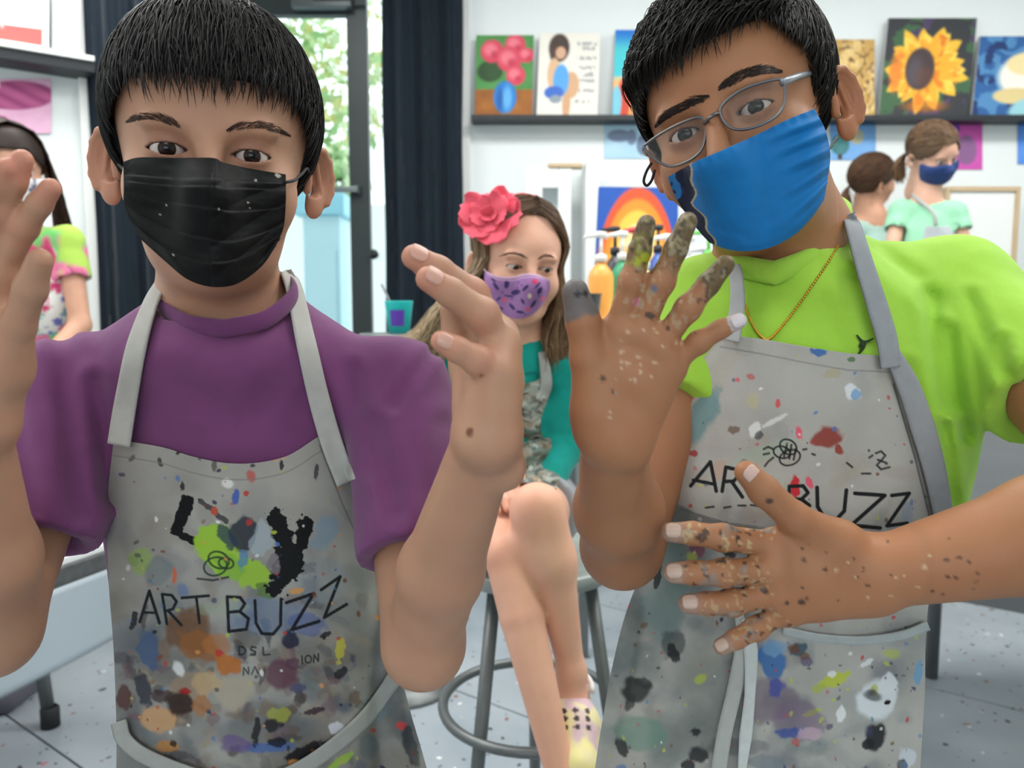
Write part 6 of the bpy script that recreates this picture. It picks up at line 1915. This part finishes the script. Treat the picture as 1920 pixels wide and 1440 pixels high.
def girl_teal():
    root = thing('person', 'person in teal shirt with pink flower clip and purple floral mask sitting on a stool', 'person')
    o, R = view_frame(972, 498, 1.43, .27, .03, .10)
    F = Field()
    L = head_field(F, o, R, 1.0, .0030, .0040, ear_out=.5)
    Fh = Field(); Fh.pr = list(F.pr)
    sx, sy, sz = STOOL
    neck = P(962, 622, 1.475)
    chest, belly = P(955, 740, 1.50), P(958, 880, 1.50)
    hip = np.array([belly[0], sy + .02, sz + .098])
    shL, shR = P(832, 700, 1.49), P(1058, 690, 1.47)
    elR, wrR = P(1060, 838, 1.47), P(1022, 925, 1.40)
    elL, wrL = P(820, 850, 1.45), P(905, 880, 1.33)
    F.ell(chest, (.098, .062, .12), None, .03); F.ell(belly, (.088, .065, .12), None, .05); F.ell(hip, (.105, .085, .075), None, .05)
    F.cone(L(0, .02, -.07), neck, .040, .042, .03); F.cone(neck, chest, .044, .05, .04)
    for sh in (shL, shR): F.cone(neck + [0, 0, -.03], sh, .032, .033, .03)
    F.chain([shR, elR, wrR], [.030, .026, .018], .015); F.chain([shL, elL, wrL], [.030, .026, .018], .015)
    # legs, crossed at the shins
    kA, aA = P(1006, 955, 1.155), P(1072, 1262, 1.165)
    kB, aB = P(950, 1040, 1.165), P(1050, 1452, 1.075)
    hA, hB = hip + [.055, -.03, -.02], hip + [-.055, -.03, -.02]
    F.chain([hA, kA], [.066, .0355], .03); F.chain([hB, kB], [.066, .036], .008)
    
    F.chain([kA, kA * .68 + aA * .32 + np.array([.006, -.003, 0]), aA], [.0355, .0345, .0195], .02)
    F.ell(kA + [.006, -.001, -.045], (.0335, .031, .06), None, .03)
    F.chain([kB, kB * .7 + aB * .3 + np.array([0, .0, 0]), aB], [.034, .033, .0205], .004)
    tA, tB = P(1082, 1420, 1.10), aB + np.array([.05, -.09, -.045])
    F.chain([aA, aA + np.array([0, .0, -.045]), tA + np.array([0, 0, .0])], [.0195, .024, .022], .02)
    F.chain([aB, aB + np.array([0, .0, -.045]), tB], [.020, .024, .022], .006)
    def small_hand(wr, d1, d2, pal):
        fs = []
        for i in range(4):
            m_ = wr + d1 * .062 + d2 * (.022 - .0145 * i)
            fs.append([m_, m_ + d1 * .024 + np.array([0, 0, -.004]), m_ + d1 * .042 + np.array([0, 0, -.013]), m_ + d1 * .054 + np.array([0, 0, -.023])])
        th = [wr + d1 * .015 + d2 * .02, wr + d1 * .04 + d2 * .036, wr + d1 * .06 + d2 * .04, wr + d1 * .075 + d2 * .038]
        hand_field(F, wr, fs, th, .0072, .0095, .017)
        return hand_box(fs, th, [wr], m=.02)
    hR_ = small_hand(wrR, nrm([-.35, -.9, -.15]), nrm([-.9, .3, .1]), 0)
    hL_ = small_hand(wrL, nrm([.4, -.85, -.15]), nrm([.9, .35, .1]), 0)
    v, q = body_mesh(F, [(o - [.105, .125, .12], o + [.105, .13, .11], .0021), (*hR_, .0025), (*hL_, .0025)], .0046)
    c = skin_colour(v, (226, 176, 150), (214, 130, 110), .25, 12)
    loc = (v - o) @ R; inh = np.linalg.norm(loc, axis=1) < .15
    for x in (-1, 1):
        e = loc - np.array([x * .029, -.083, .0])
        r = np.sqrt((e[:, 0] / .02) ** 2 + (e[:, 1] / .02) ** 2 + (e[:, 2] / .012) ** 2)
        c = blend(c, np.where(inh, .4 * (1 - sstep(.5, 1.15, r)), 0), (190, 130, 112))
        w, hu = .0138, .003; ru = (w * w + hu * hu) / (2 * hu)
        a = np.sqrt(e[:, 0] ** 2 + (e[:, 2] + (ru - hu)) ** 2) - ru
        c = blend(c, np.where(inh & (e[:, 1] < .012) & (e[:, 2] > -.0015) & (np.abs(e[:, 0]) < .0145), .85 * (1 - sstep(.0006, .0022, np.abs(a))), 0), (52, 36, 30))
    for k in (kA, kB): c = blend(c, .35 * (1 - sstep(.02, .06, np.linalg.norm(v - k, axis=1))), (232, 150, 124))
    mesh_obj('body', v, q, M_SKIN, root, c)
    eyes(root, o, R, 1.0, (.25, -1, -.28), (60, 42, 30))
    brow(root, Fh, [(990, 486), (975, 478), (958, 475), (938, 480)][::1], 150, 8, (96, 70, 52), 1, 1.0, 4, .0003)
    brow(root, Fh, [(1008, 487), (1018, 481), (1028, 480), (1036, 482)], 120, 7, (96, 70, 52), 2, 1.0, 4, .0003)
    # hair: cap plus long locks from a side part
    def keep(q):
        front = np.minimum(-q[:, 1] - .018, .094 - np.maximum(0, np.abs(q[:, 0]) - .04) * 1.5 - q[:, 2])
        return np.maximum(front, -.07 - q[:, 2])
    cap_mesh('hair_cap', root, o, R, 1.0, .005, keep, (74, 56, 42), .004)
    Hs = Field(); Hs.ell(np.array([0, .012, .036]), (.0765 + .010, .094 + .010, .083 + .010)); Hs.ell(np.array([0, -.034, .03]), (.068, .066, .052), None, .02)
    def snap(p, off=0):
        p = np.array(p, float)[None]
        for _ in range(4): p = p - Hs.grad(p) * (Hs.ev(p) - off)[:, None]
        return p[0]
    cache = {}
    def mk(side):
        def shape(rg):
            y0 = rg.uniform(-.080, .085)
            w = rg.random()
            off = rg.uniform(-.002, .004)
            key = (side, round(y0, 2))
            if key not in cache:
                cache[key] = [snap((.012 + side * .002, y0, .125)), snap((side * .05, y0 - .004 * (y0 < 0), .10)), snap((side * .078, max(y0, -.045) * .9, .045)), snap((side * .085, max(y0, -.05) * .8, -.005))]
            a = [k_ + off * np.array([side, 0, 1]) for k_ in cache[key]]
            if side > 0:
                b = [(.066 + .032 * w, -.045 + .08 * rg.random(), -.075), (.052 + .052 * w, -.060 + .085 * rg.random(), -.14), (.055 + .05 * rg.random(), -.055 + .07 * rg.random(), -.185 - .035 * rg.random())]
            else:
                b = [(-.088 - .035 * w, -.01 + .07 * rg.random(), -.065), (-.105 - .06 * w, .0 + .07 * rg.random(), -.125), (-.12 - .085 * rg.random(), .0 + .07 * rg.random(), -.15 - .06 * rg.random())]
            return np.array(a + [np.array(x_) for x_ in b])
        return shape
    long_hair(root, o, R, 1.0, 1500, 18, 3, (92, 70, 52), (140, 112, 84), mk(1), .0012, 'hair_locks')
    long_hair(root, o, R, 1.0, 1500, 18, 4, (96, 74, 56), (196, 172, 138), mk(-1), .0011, 'hair_locks')  # left ends paler blond, with the backlight put into the tip colour
    def back(rg):
        x = rg.uniform(-.07, .07); w = rg.random()
        return np.array([snap((x * .3, .05, .13)), snap((x, .10, .08)), snap((x * 1.05, .115, .01)), np.array([x * 1.1, .085 + .02 * w, -.07]), np.array([x * 1.15, .07 + .03 * w, -.13]), np.array([x * 1.2, .06 + .03 * w, -.18 - .03 * w])])
    long_hair(root, o, R, 1.0, 700, 14, 6, (84, 64, 48), (120, 94, 70), back, .0016, 'hair_locks')
    # headband and flower
    pts = [snap((x, .0 - .02 * abs(x) / .08, .12 - abs(x) * 0.9), .002) for x in np.linspace(-.075, .03, 16)]
    pts = [o + R @ p_ for p_ in pts]
    tubes('headband', [(pts, .0022)], mat('band_pink', (214, 120, 124), .7), root, 8)
    fc = o + R @ snap((-.068, -.036, .080), .006)
    flower(root, fc, nrm(R @ np.array([-.45, -.75, .35])), .046, (232, 92, 112), 4)
    # floral mask
    Mk = Field()
    LE = lambda c_, r, k: Mk.ell(L(*c_), r, R, k)
    LE((0, -.030, -.026), (.0700, .066, .070), .02); LE((0, -.034, -.060), (.060, .060, .050), .02)
    for x_ in (-1, 1): LE((x_ * .040, -.056, -.030), (.028, .027, .029), .02)
    LE((0, -.050, -.082), (.042, .040, .028), .03)
    Mk.cone(L(0, -.093, -.004), L(0, -.112, -.030), .006, .011, .024); Mk.cone(L(0, -.108, -.030), L(0, -.087, -.088), .013, .015, .03)
    H = W = 110
    PX, PY = outline_grid([(909, 507), (930, 517), (960, 519), (985, 513), (1008, 515), (1031, 525)], [(916, 552), (935, 582), (962, 597), (990, 594), (1010, 580), (1024, 560)],
                          [(909, 507), (908, 530), (916, 552)], [(1031, 525), (1031, 542), (1024, 560)], H, W)
    D = depth_grid(Mk, PX, PY, 50, 1.0, 1.8, smooth=2)
    C_ = np.tile(lin((150, 108, 160)), (H, W, 1)) * (.9 + .2 * n2(PX / 20, PY / 20, 3))[..., None]
    nv = (44, 36, 92)
    for x, y, rx, ry, an, cc in ((950, 533, 5, 8, 10, nv), (967, 548, 9, 5, -15, nv), (930, 537, 3, 9, -35, nv), (960, 575, 3, 8, -40, nv), (1003, 528, 6, 5, 0, (206, 60, 100)), (946, 562, 4, 4, 0, (210, 80, 90)), (993, 555, 4, 5, 0, (220, 196, 180)), (1012, 545, 4, 8, 30, nv), (1000, 570, 3, 9, 35, nv), (985, 540, 3, 8, 45, nv), (1018, 560, 4, 4, 0, (210, 90, 120)), (975, 585, 8, 2.5, 10, nv), (935, 560, 2, 6, 50, nv), (962, 522, 9, 2.5, -5, nv), (980, 565, 2.5, 6, -30, nv), (940, 578, 5, 2, 30, nv), (1008, 535, 8, 2, -50, nv), (955, 555, 10, 1.6, 5, nv), (925, 525, 6, 2, 40, nv), (990, 580, 5, 3, 0, (200, 80, 110)), (917, 545, 3, 5, 0, (210, 110, 90))):
        blob(C_, PX, PY, x, y, rx, ry, an, cc, .95, .15, int(x), .15)
    for x, y in ((960, 560), (972, 530), (978, 535), (970, 540), (942, 548), (985, 590), (1010, 555)): blob(C_, PX, PY, x, y, 1.6, 1.6, 0, nv, .9, .1, 1, .2)
    C_[:5] = lin((206, 170, 196)); C_[5:8] = lin((130, 90, 140)); C_[8:11] = lin((196, 156, 190))
    mk_ = sheet('face_mask', PX, PY, D - .004 - .002 * (n2(PX / 25, PY / 25, 9) - .5), M_MASK, root, C_, .0018)
    c2 = catmull(np.array([(910, 508, 1.375), (903, 497, 1.40), (897, 487, 1.43)], float), 10)
    tubes('ear_loop', [(PP(c2[:, 0], c2[:, 1], c2[:, 2]), .0014)], mat('loop_white', (224, 206, 200), .7), mk_, 6)
    # long sleeved teal shirt
    T = Field()
    T.ell(chest, (.110, .072, .13), None, .03); T.ell(belly, (.100, .075, .13), None, .05); T.ell(hip, (.116, .092, .06), None, .04)
    T.cone(neck + [0, 0, -.035], chest, .050, .06, .04)
    for sh in (shL, shR): T.cone(neck + [0, 0, -.035], sh, .036, .039, .03)
    T.chain([shR, elR], [.038, .034], .02); T.cone(elR, wrR, .034, .025, .015, cap_b=-.004)
    T.chain([shL, elL], [.038, .034], .02); T.cone(elL, wrL, .034, .025, .015, cap_b=-.004)
    T.cone(P(962, 520, 1.46), P(962, 603, 1.455), .046, .048, .004, 's')
    T.post.append(lambda p, d: d + .006 * (fbm(p * np.array([30, 30, 46]), 24) - .5))
    v, q = surface(T, *T.bounds(), .0052)
    sh_ = mesh_obj('long_sleeved_shirt', v, q, M_CLOTH, root, np.tile(lin((22, 150, 140)), (len(v), 1)) * (.9 + .2 * fbm(v * 30, 8))[:, None])
    ribbon('pocket_print', [(985, 700), (1005, 699), (1006, 716), (986, 718)], 2.2, T, .002, M_CLOTH, sh_, lin((14, 110, 104)), 20, 3, 1.0, 1.9, thick=.0005, smooth=0)
    # shorts
    S = Field()
    for h_, k_ in ((hA, kA), (hB, kB)): S.cone(h_, h_ + (k_ - h_) * .42, .076, .068, .02, cap_b=0)
    S.ell(hip, (.118, .094, .072), None, .04)
    v, q = surface(S, *S.bounds(), .007)
    mesh_obj('shorts', v, q, M_CLOTH, root, np.tile(lin((150, 150, 156)), (len(v), 1)))
    # apron rumpled on chest and lap
    A = Field(); A.pr = [q_ for q_ in T.pr if q_[4] == 'u'][:3]
    for h_, k_ in ((hA, kA), (hB, kB)): A.cone(h_, h_ + (k_ - h_) * .55, .078, .062, .03)
    def apron_cols(X, Y, seed, dark=.5):
        rg = np.random.default_rng(seed)
        Cc = np.tile(lin((150, 154, 146)), (*X.shape, 1)) * (.8 + .35 * n2(X / 18, Y / 18, seed))[..., None]
        pl_ = [(70, 70, 60), (96, 84, 66), (120, 104, 84), (190, 192, 186), (46, 50, 50), (110, 130, 120), (150, 130, 110), (84, 96, 96)]
        for i in range(240):
            blob(Cc, X, Y, rg.uniform(X.min(), X.max()), rg.uniform(Y.min(), Y.max()), rg.uniform(2, 14), rg.uniform(1.5, 6), rg.normal() * 30, pl_[rg.integers(len(pl_))], rg.uniform(.4, .95), .5, i, .25)
        return Cc
    PX, PY = outline_grid([(905, 706), (935, 718), (965, 721), (1000, 716), (1016, 706), (1034, 690)], [(905, 850), (950, 852), (1000, 850), (1022, 842)], [(905, 706), (905, 780), (905, 850)], [(1034, 690), (1030, 740), (1014, 790), (1022, 842)], 150, 120)
    D = depth_grid(A, PX, PY, 50, 1.0, 1.9, smooth=3)
    rum = .008 * np.sin((PY - .25 * PX) / 9.5) * sstep(760, 790, PY) + .005 * (n2(PX / 18, PY / 18, 5) - .5)
    ap = sheet('apron', PX, PY, D - .008 - rum, M_APRON, root, apron_cols(PX, PY, 41), .002)
    PX, PY = outline_grid([(900, 835), (950, 838), (1000, 826), (1030, 822), (1044, 834)], [(905, 896), (950, 900), (985, 908), (1020, 914), (1044, 916)], [(900, 835), (900, 860), (905, 890)], [(1044, 834), (1052, 865), (1044, 916)], 90, 120)
    D = depth_grid(A, PX, PY, 40, .95, 1.9, smooth=4)
    sheet('apron_skirt', PX, PY, D - .014 - .004 * np.sin((PX * .3 + PY) / 7), M_APRON, ap, apron_cols(PX, PY, 43), .002)
    ribbon('neck_strap', [(1016, 660), (1022, 690), (1024, 725), (1012, 752)], [14, 20, 22, 18], T, .006, M_APRON, ap, lin((170, 172, 168)), 30, 5, 1.0, 1.9)
    ribbon('neck_strap', [(905, 640), (900, 680), (912, 722)], [14, 20, 22], T, .006, M_APRON, ap, lin((170, 172, 168)), 30, 5, 1.0, 1.9)
    # clogs
    for an, tt in ((aA, tA), (aB, tB)):
        S = Field()
        he = an + np.array([0, .012, -.052]); d_ = nrm(tt - he)
        S.chain([he, he * .45 + tt * .55 + np.array([0, 0, .006]), tt + d_ * .012], [.030, .036, .032], .02)
        S.cone(an + np.array([0, 0, -.012]), an + np.array([0, 0, .06]), .027, .034, .006, 's')
        v, q = surface(S, *S.bounds(), .0032)
        c = np.tile(lin((226, 214, 166)), (len(v), 1)); t_ = fbm(v * 22, 3)
        c = blend(c, .8 * sstep(.5, .62, t_), (206, 170, 196)); c = blend(c, .7 * sstep(.56, .66, fbm(v * 26 + 5, 9)), (236, 224, 150))
        for i in range(3):
            for j in (-1, 0, 1):
                hp_ = he * (.42 - .14 * i) + tt * (.58 + .14 * i) + np.array([j * .017, 0, .036])
                dd, _ = seg_dist(v, hp_ + np.array([0, -.03, .02]), hp_ - np.array([0, -.03, .03])); c = blend(c, (dd < .0042) * 1.0, (60, 48, 50))
        cl = mesh_obj('clog', v, q, mat('clog_foam', rough=.6, attr=True), root, c)
        aa = np.linspace(-.3, math.pi + .3, 16); sd = nrm(np.cross(d_, [0, 0, 1]))
        tubes('heel_strap', [([an + np.array([0, 0, -.022]) + sd * (.031 * math.cos(t)) - d_ * (.034 * math.sin(t)) for t in aa], .0045)], mat('clog_strap', (232, 226, 226), .5), cl, 8)
    set_base(root, (sx, sy, sz))
    return root
girl_teal()

# ------------------------------------------------------------------ children in the background
def tie_dye(p, seed):
    c = np.tile(lin((236, 232, 226)), (len(p), 1))
    for k, cc in enumerate(((206, 70, 120), (110, 196, 110), (90, 190, 180), (226, 120, 160), (170, 206, 90))):
        c = blend(c, sstep(.47, .56, fbm(p * 11 + 17 * k, seed + k)), cc)
    return c

def far_child(label, pose, skin, hair, shirt, neck, chest, hip, sh, arms, hairstyle, mask=None, apron=None, tie=None, sleeve=.45, legs=True):
    root = thing('person', label, 'person')
    o, R = view_frame(*pose)
    F = Field()
    L = head_field(F, o, R, 1.0, lids=False, ear_out=.5)
    chest, hip, neck = np.asarray(chest), np.asarray(hip), np.asarray(neck)
    F.ell(chest, (.10, .068, .13), None, .03); F.ell(chest * .5 + hip * .5, (.092, .068, .14), None, .05); F.ell(hip, (.10, .075, .09), None, .05)
    F.cone(L(0, .02, -.07), neck, .040, .042, .03); F.cone(neck, chest, .044, .05, .04)
    boxes = []
    for s_, (el, wr) in zip(sh, arms):
        F.cone(neck + [0, 0, -.03], s_, .032, .033, .03); F.chain([s_, el, wr], [.031, .027, .018], .015)
        d1 = nrm(wr - el); d2 = nrm(np.cross(d1, [.2, -1, .1])); fs = []
        for i in range(4):
            m_ = wr + d1 * .06 + d2 * (.022 - .0145 * i); fs.append([m_, m_ + d1 * .022, m_ + d1 * .04 + np.array([0, -.006, 0]), m_ + d1 * .054 + np.array([0, -.012, 0])])
        th = [wr + d1 * .015 + d2 * .02, wr + d1 * .036 + d2 * .036, wr + d1 * .055 + d2 * .042, wr + d1 * .068 + d2 * .042]
        hand_field(F, wr, fs, th, .0073, .0095, .017); boxes.append((*hand_box(fs, th, [wr], m=.02), .003))
    for dx in (-.05, .05):
        F.chain([hip + [dx, 0, -.03], np.array([hip[0] + dx, hip[1], .36]), np.array([hip[0] + dx * 1.1, hip[1] + .02, .07])], [.058, .042, .028], .03)
    v, q = body_mesh(F, boxes, .0065)
    mesh_obj('body', v, q, M_SKIN, root, skin_colour(v, skin))
    eyes(root, o, R, 1.0, (0, -1, -.1))
    T = Field()
    T.ell(chest, (.112, .078, .14), None, .03); T.ell(chest * .5 + hip * .5, (.104, .078, .15), None, .05); T.ell(hip + [0, 0, .02], (.11, .084, .08), None, .05)
    T.cone(neck + [0, 0, -.035], chest, .05, .06, .04)
    for s_, (el, wr) in zip(sh, arms):
        T.cone(neck + [0, 0, -.035], s_, .036, .039, .03)
        if sleeve > 1: T.chain([s_, el], [.040, .036], .02); T.cone(el, wr, .035, .026, .015, cap_b=-.004)
        else:
            e = s_ + (el - s_) * sleeve; t = nrm(el - s_); T.cone(s_, e, .042, .046, .02, cap_b=.002); T.cone(e, e + t * .08, .037, .041, .002, 's')
    T.cone(neck + [0, -.005, .10], neck + [0, -.005, -.012], .046, .050, .004, 's')
    T.post.append(lambda p, d: d + .006 * (fbm(p * 26, 24) - .5))
    v, q = surface(T, *T.bounds(), .0075)
    c = tie_dye(v, 5) if shirt == 'tie' else np.tile(lin(shirt), (len(v), 1)) * (.9 + .2 * fbm(v * 20, 8))[:, None]
    mesh_obj('t_shirt', v, q, M_CLOTH, root, c)
    S = Field()
    for dx in (-.052, .052): S.cone(hip + [dx, 0, -.02], np.array([hip[0] + dx * 1.1, hip[1], .36]), .074, .068, .02, cap_b=0)
    v, q = surface(S, *S.bounds(), .01)
    mesh_obj('shorts', v, q, M_CLOTH, root, np.tile(lin((60, 66, 90)), (len(v), 1)))
    for dx in (-.055, .055):
        S = Field(); S.box(np.array([hip[0] + dx, hip[1] - .04, .03]), (.036, .1, .03), .026, None, .02); S.ell(np.array([hip[0] + dx, hip[1] + .02, .055]), (.034, .046, .036), None, .02)
        v, q = surface(S, *S.bounds(), .009); mesh_obj('shoe', v, q, M_CLOTH, root, np.tile(lin((90, 90, 100)), (len(v), 1)))
    hairstyle(root, o, R, hair)
    if mask is not None:
        Mk = Field(); LE = lambda c_, r, k: Mk.ell(L(*c_), r, R, k)
        LE((0, -.030, -.026), (.0725, .068, .072), .02); LE((0, -.038, -.064), (.058, .060, .046), .02)
        for x_ in (-1, 1): LE((x_ * .040, -.057, -.030), (.029, .028, .030), .02)
        Mk.cone(L(0, -.093, -.004), L(0, -.112, -.030), .008, .013, .024)
        def kp(p, d):
            q_ = (p - o) @ R
            return np.maximum.reduce([d, q_[:, 2] + .008 + .10 * np.abs(q_[:, 0]), -.100 - q_[:, 2], q_[:, 1] + .022])
        Mk.post.append(kp)
        v, q = surface(Mk, *Mk.bounds(), .004)
        c = mask(v)
        mesh_obj('face_mask', v, q, M_MASK, root, c)
    if apron is not None:
        A = Field(); A.ell(chest, (.118, .084, .13), None, .03); A.ell(chest * .5 + hip * .5, (.118, .084, .17), None, .05); A.ell(hip, (.128, .094, .20), None, .05)
        d_ = nrm(R @ np.array([0, -1, 0])); d_ = nrm(np.array([d_[0], d_[1], 0])); sdv = np.array([-d_[1], d_[0], 0])
        def kp2(p, d):
            r_ = p - chest
            f_ = r_ @ d_; s2 = r_ @ sdv
            w_ = np.interp(r_[:, 2], [-.3, -.05, .08], [.13, .10, .065])
            return np.maximum.reduce([d, -f_ + .012, np.abs(s2) - w_, r_[:, 2] - .075, -r_[:, 2] - .42])
        A.post.append(kp2)
        v, q = surface(A, *A.bounds(), .0075)
        ap = mesh_obj('apron', v, q, M_APRON, root, apron(v))
        for k in (-1, 1):
            pts = [chest + sdv * (k * .055) + d_ * .08 + np.array([0, 0, .07]), chest + sdv * (k * .06) + d_ * .07 + np.array([0, 0, .12]), neck + sdv * (k * .055) + np.array([0, 0, .0]), neck + sdv * (k * .03) - d_ * .045 + np.array([0, 0, .02])]
            tubes('neck_strap', [(catmull(pts, 16), .007)], mat('strap_cloth', (168, 170, 168), .8), ap, 8)
    set_base(root, (hip[0], hip[1], 0))
    return root

def hair_long(ntips=1100, length=.26):
    def f(root, o, R, col):
        def keep(q):
            front = np.minimum(-q[:, 1] - .02, .062 - np.maximum(0, np.abs(q[:, 0]) - .03) * 1.4 - q[:, 2]); return np.maximum(front, -.07 - q[:, 2])
        cap_mesh('hair_cap', root, o, R, 1.0, .009, keep, np.array(col) * .8, .006)
        def shape(rg):
            s = 1 if rg.random() > .5 else -1; y = rg.uniform(-.04, .09); w = rg.random()
            return np.array([(0, y, .128), (s * .06, y, .10), (s * .088, y * .9, .03), (s * (.095 + .02 * w), y * .8 + .01, -.06), (s * (.10 + .03 * w), y * .7 + .02, -.14), (s * (.09 + .05 * w), y * .7 + .01, -length + .06 * rg.random())])
        long_hair(root, o, R, 1.0, ntips, 12, 7, col, np.array(col) * 1.3, shape, .0022, 'hair_locks')
    return f
def hair_tied(tail):
    def f(root, o, R, col):
        def keep(q):
            front = np.minimum(-q[:, 1] - .03, .066 - np.maximum(0, np.abs(q[:, 0]) - .03) * 1.4 - q[:, 2]); side = np.where(q[:, 1] < .02, -.002 - q[:, 2], -.07 - q[:, 2]); return np.maximum(front, side)
        cap_mesh('hair_cap', root, o, R, 1.0, .008, keep, np.array(col) * .8, .006)
        def cut(q): return (q[:, 2] > np.where(q[:, 1] < -.02, .06, np.where(q[:, 1] < .02, .0, -.05)))
        tl = np.asarray(tail[0])
        def flow(p): return nrm(tl - p)
        scalp_hair(root, o, R, 1.0, cut, flow, 1600, 7, .011, 5, col, offset=.011, width=.0018, jitter=.1)
        def shape(rg):
            j = rg.normal(size=3) * .008
            return np.array([np.asarray(t) + j * (.3 + .7 * k / len(tail)) * (1.6 if k > 1 else .6) for k, t in enumerate(tail)])
        long_hair(root, o, R, 1.0, 500, 10, 9, col, np.array(col) * 1.25, shape, .0020, 'ponytail')
    return f

def children():
    # left: dark haired girl in tie-dye
    def white_mask(v):
        c = np.tile(lin((222, 222, 224)), (len(v), 1)); return blend(c, sstep(.56, .62, fbm(v * 70, 3)), (110, 110, 130))
    def floral(v):
        c = np.tile(lin((226, 228, 224)), (len(v), 1))
        for k, cc in enumerate(((196, 60, 110), (120, 180, 130), (110, 110, 180), (216, 120, 150), (120, 170, 190))): c = blend(c, sstep(.60, .66, fbm(v * 34 + 13 * k, 20 + k)), cc)
        return c
    d = 2.06
    ch = P(60, 560, d + .06); hp = np.array([ch[0] - .15, ch[1] + .02, .66])
    far_child('person in tie-dye shirt and patterned mask standing by the left wall', (20, 318, d, .12, .12, .05), (206, 158, 132), (52, 38, 32), 'tie', P(35, 428, d + .03), ch, hp,
              (P(-50, 460, d + .05), P(128, 452, d + .05)), ((P(-70, 600, d + .04), P(-20, 720, d - .14)), (P(150, 610, d + .03), P(30, 735, d - .18))), hair_long(), white_mask, floral)
    # right: two children by the wall
    d = 3.42
    ch = P(1640, 505, d + .02); hp = np.array([ch[0], ch[1] + .02, .66])
    far_child('person in pale grey-green shirt turned away, standing beside the person in mint', (1636, 340, d, 2.2, .25, 0), (206, 156, 128), (86, 62, 46), (170, 200, 190), P(1642, 410, d + .02), ch, hp,
              (P(1585, 430, d + .03), P(1700, 430, d + .02)), ((P(1575, 500, d + .02), P(1600, 560, d - .12)), (P(1710, 500, d), P(1680, 560, d - .14))), hair_tied([(0, .10, .0), (0, .125, -.02), (-.01, .135, -.06), (0, .13, -.09)]))
    d = 3.0
    ch = P(1742, 462, d + .04); hp = np.array([ch[0], ch[1] + .02, .70])
    def blue_mask(v): return np.tile(lin((44, 66, 118)), (len(v), 1))
    def grey_ap(v): return np.tile(lin((168, 174, 178)), (len(v), 1)) * (.85 + .3 * fbm(v * 16, 6))[:, None]
    far_child('person in mint shirt and navy mask looking down under the magenta picture', (1748, 290, d, .75, .35, .05), (214, 170, 146), (112, 88, 66), (150, 206, 172), P(1738, 372, d + .04), ch, hp,
              (P(1688, 395, d + .06), P(1790, 398, d + .0)), ((P(1670, 475, d + .03), P(1705, 540, d - .10)), (P(1812, 475, d - .02), P(1790, 540, d - .16))), hair_tied([(-.02, .085, .0), (-.04, .105, -.03), (-.05, .11, -.075), (-.045, .10, -.12)]), blue_mask, grey_ap)
children()
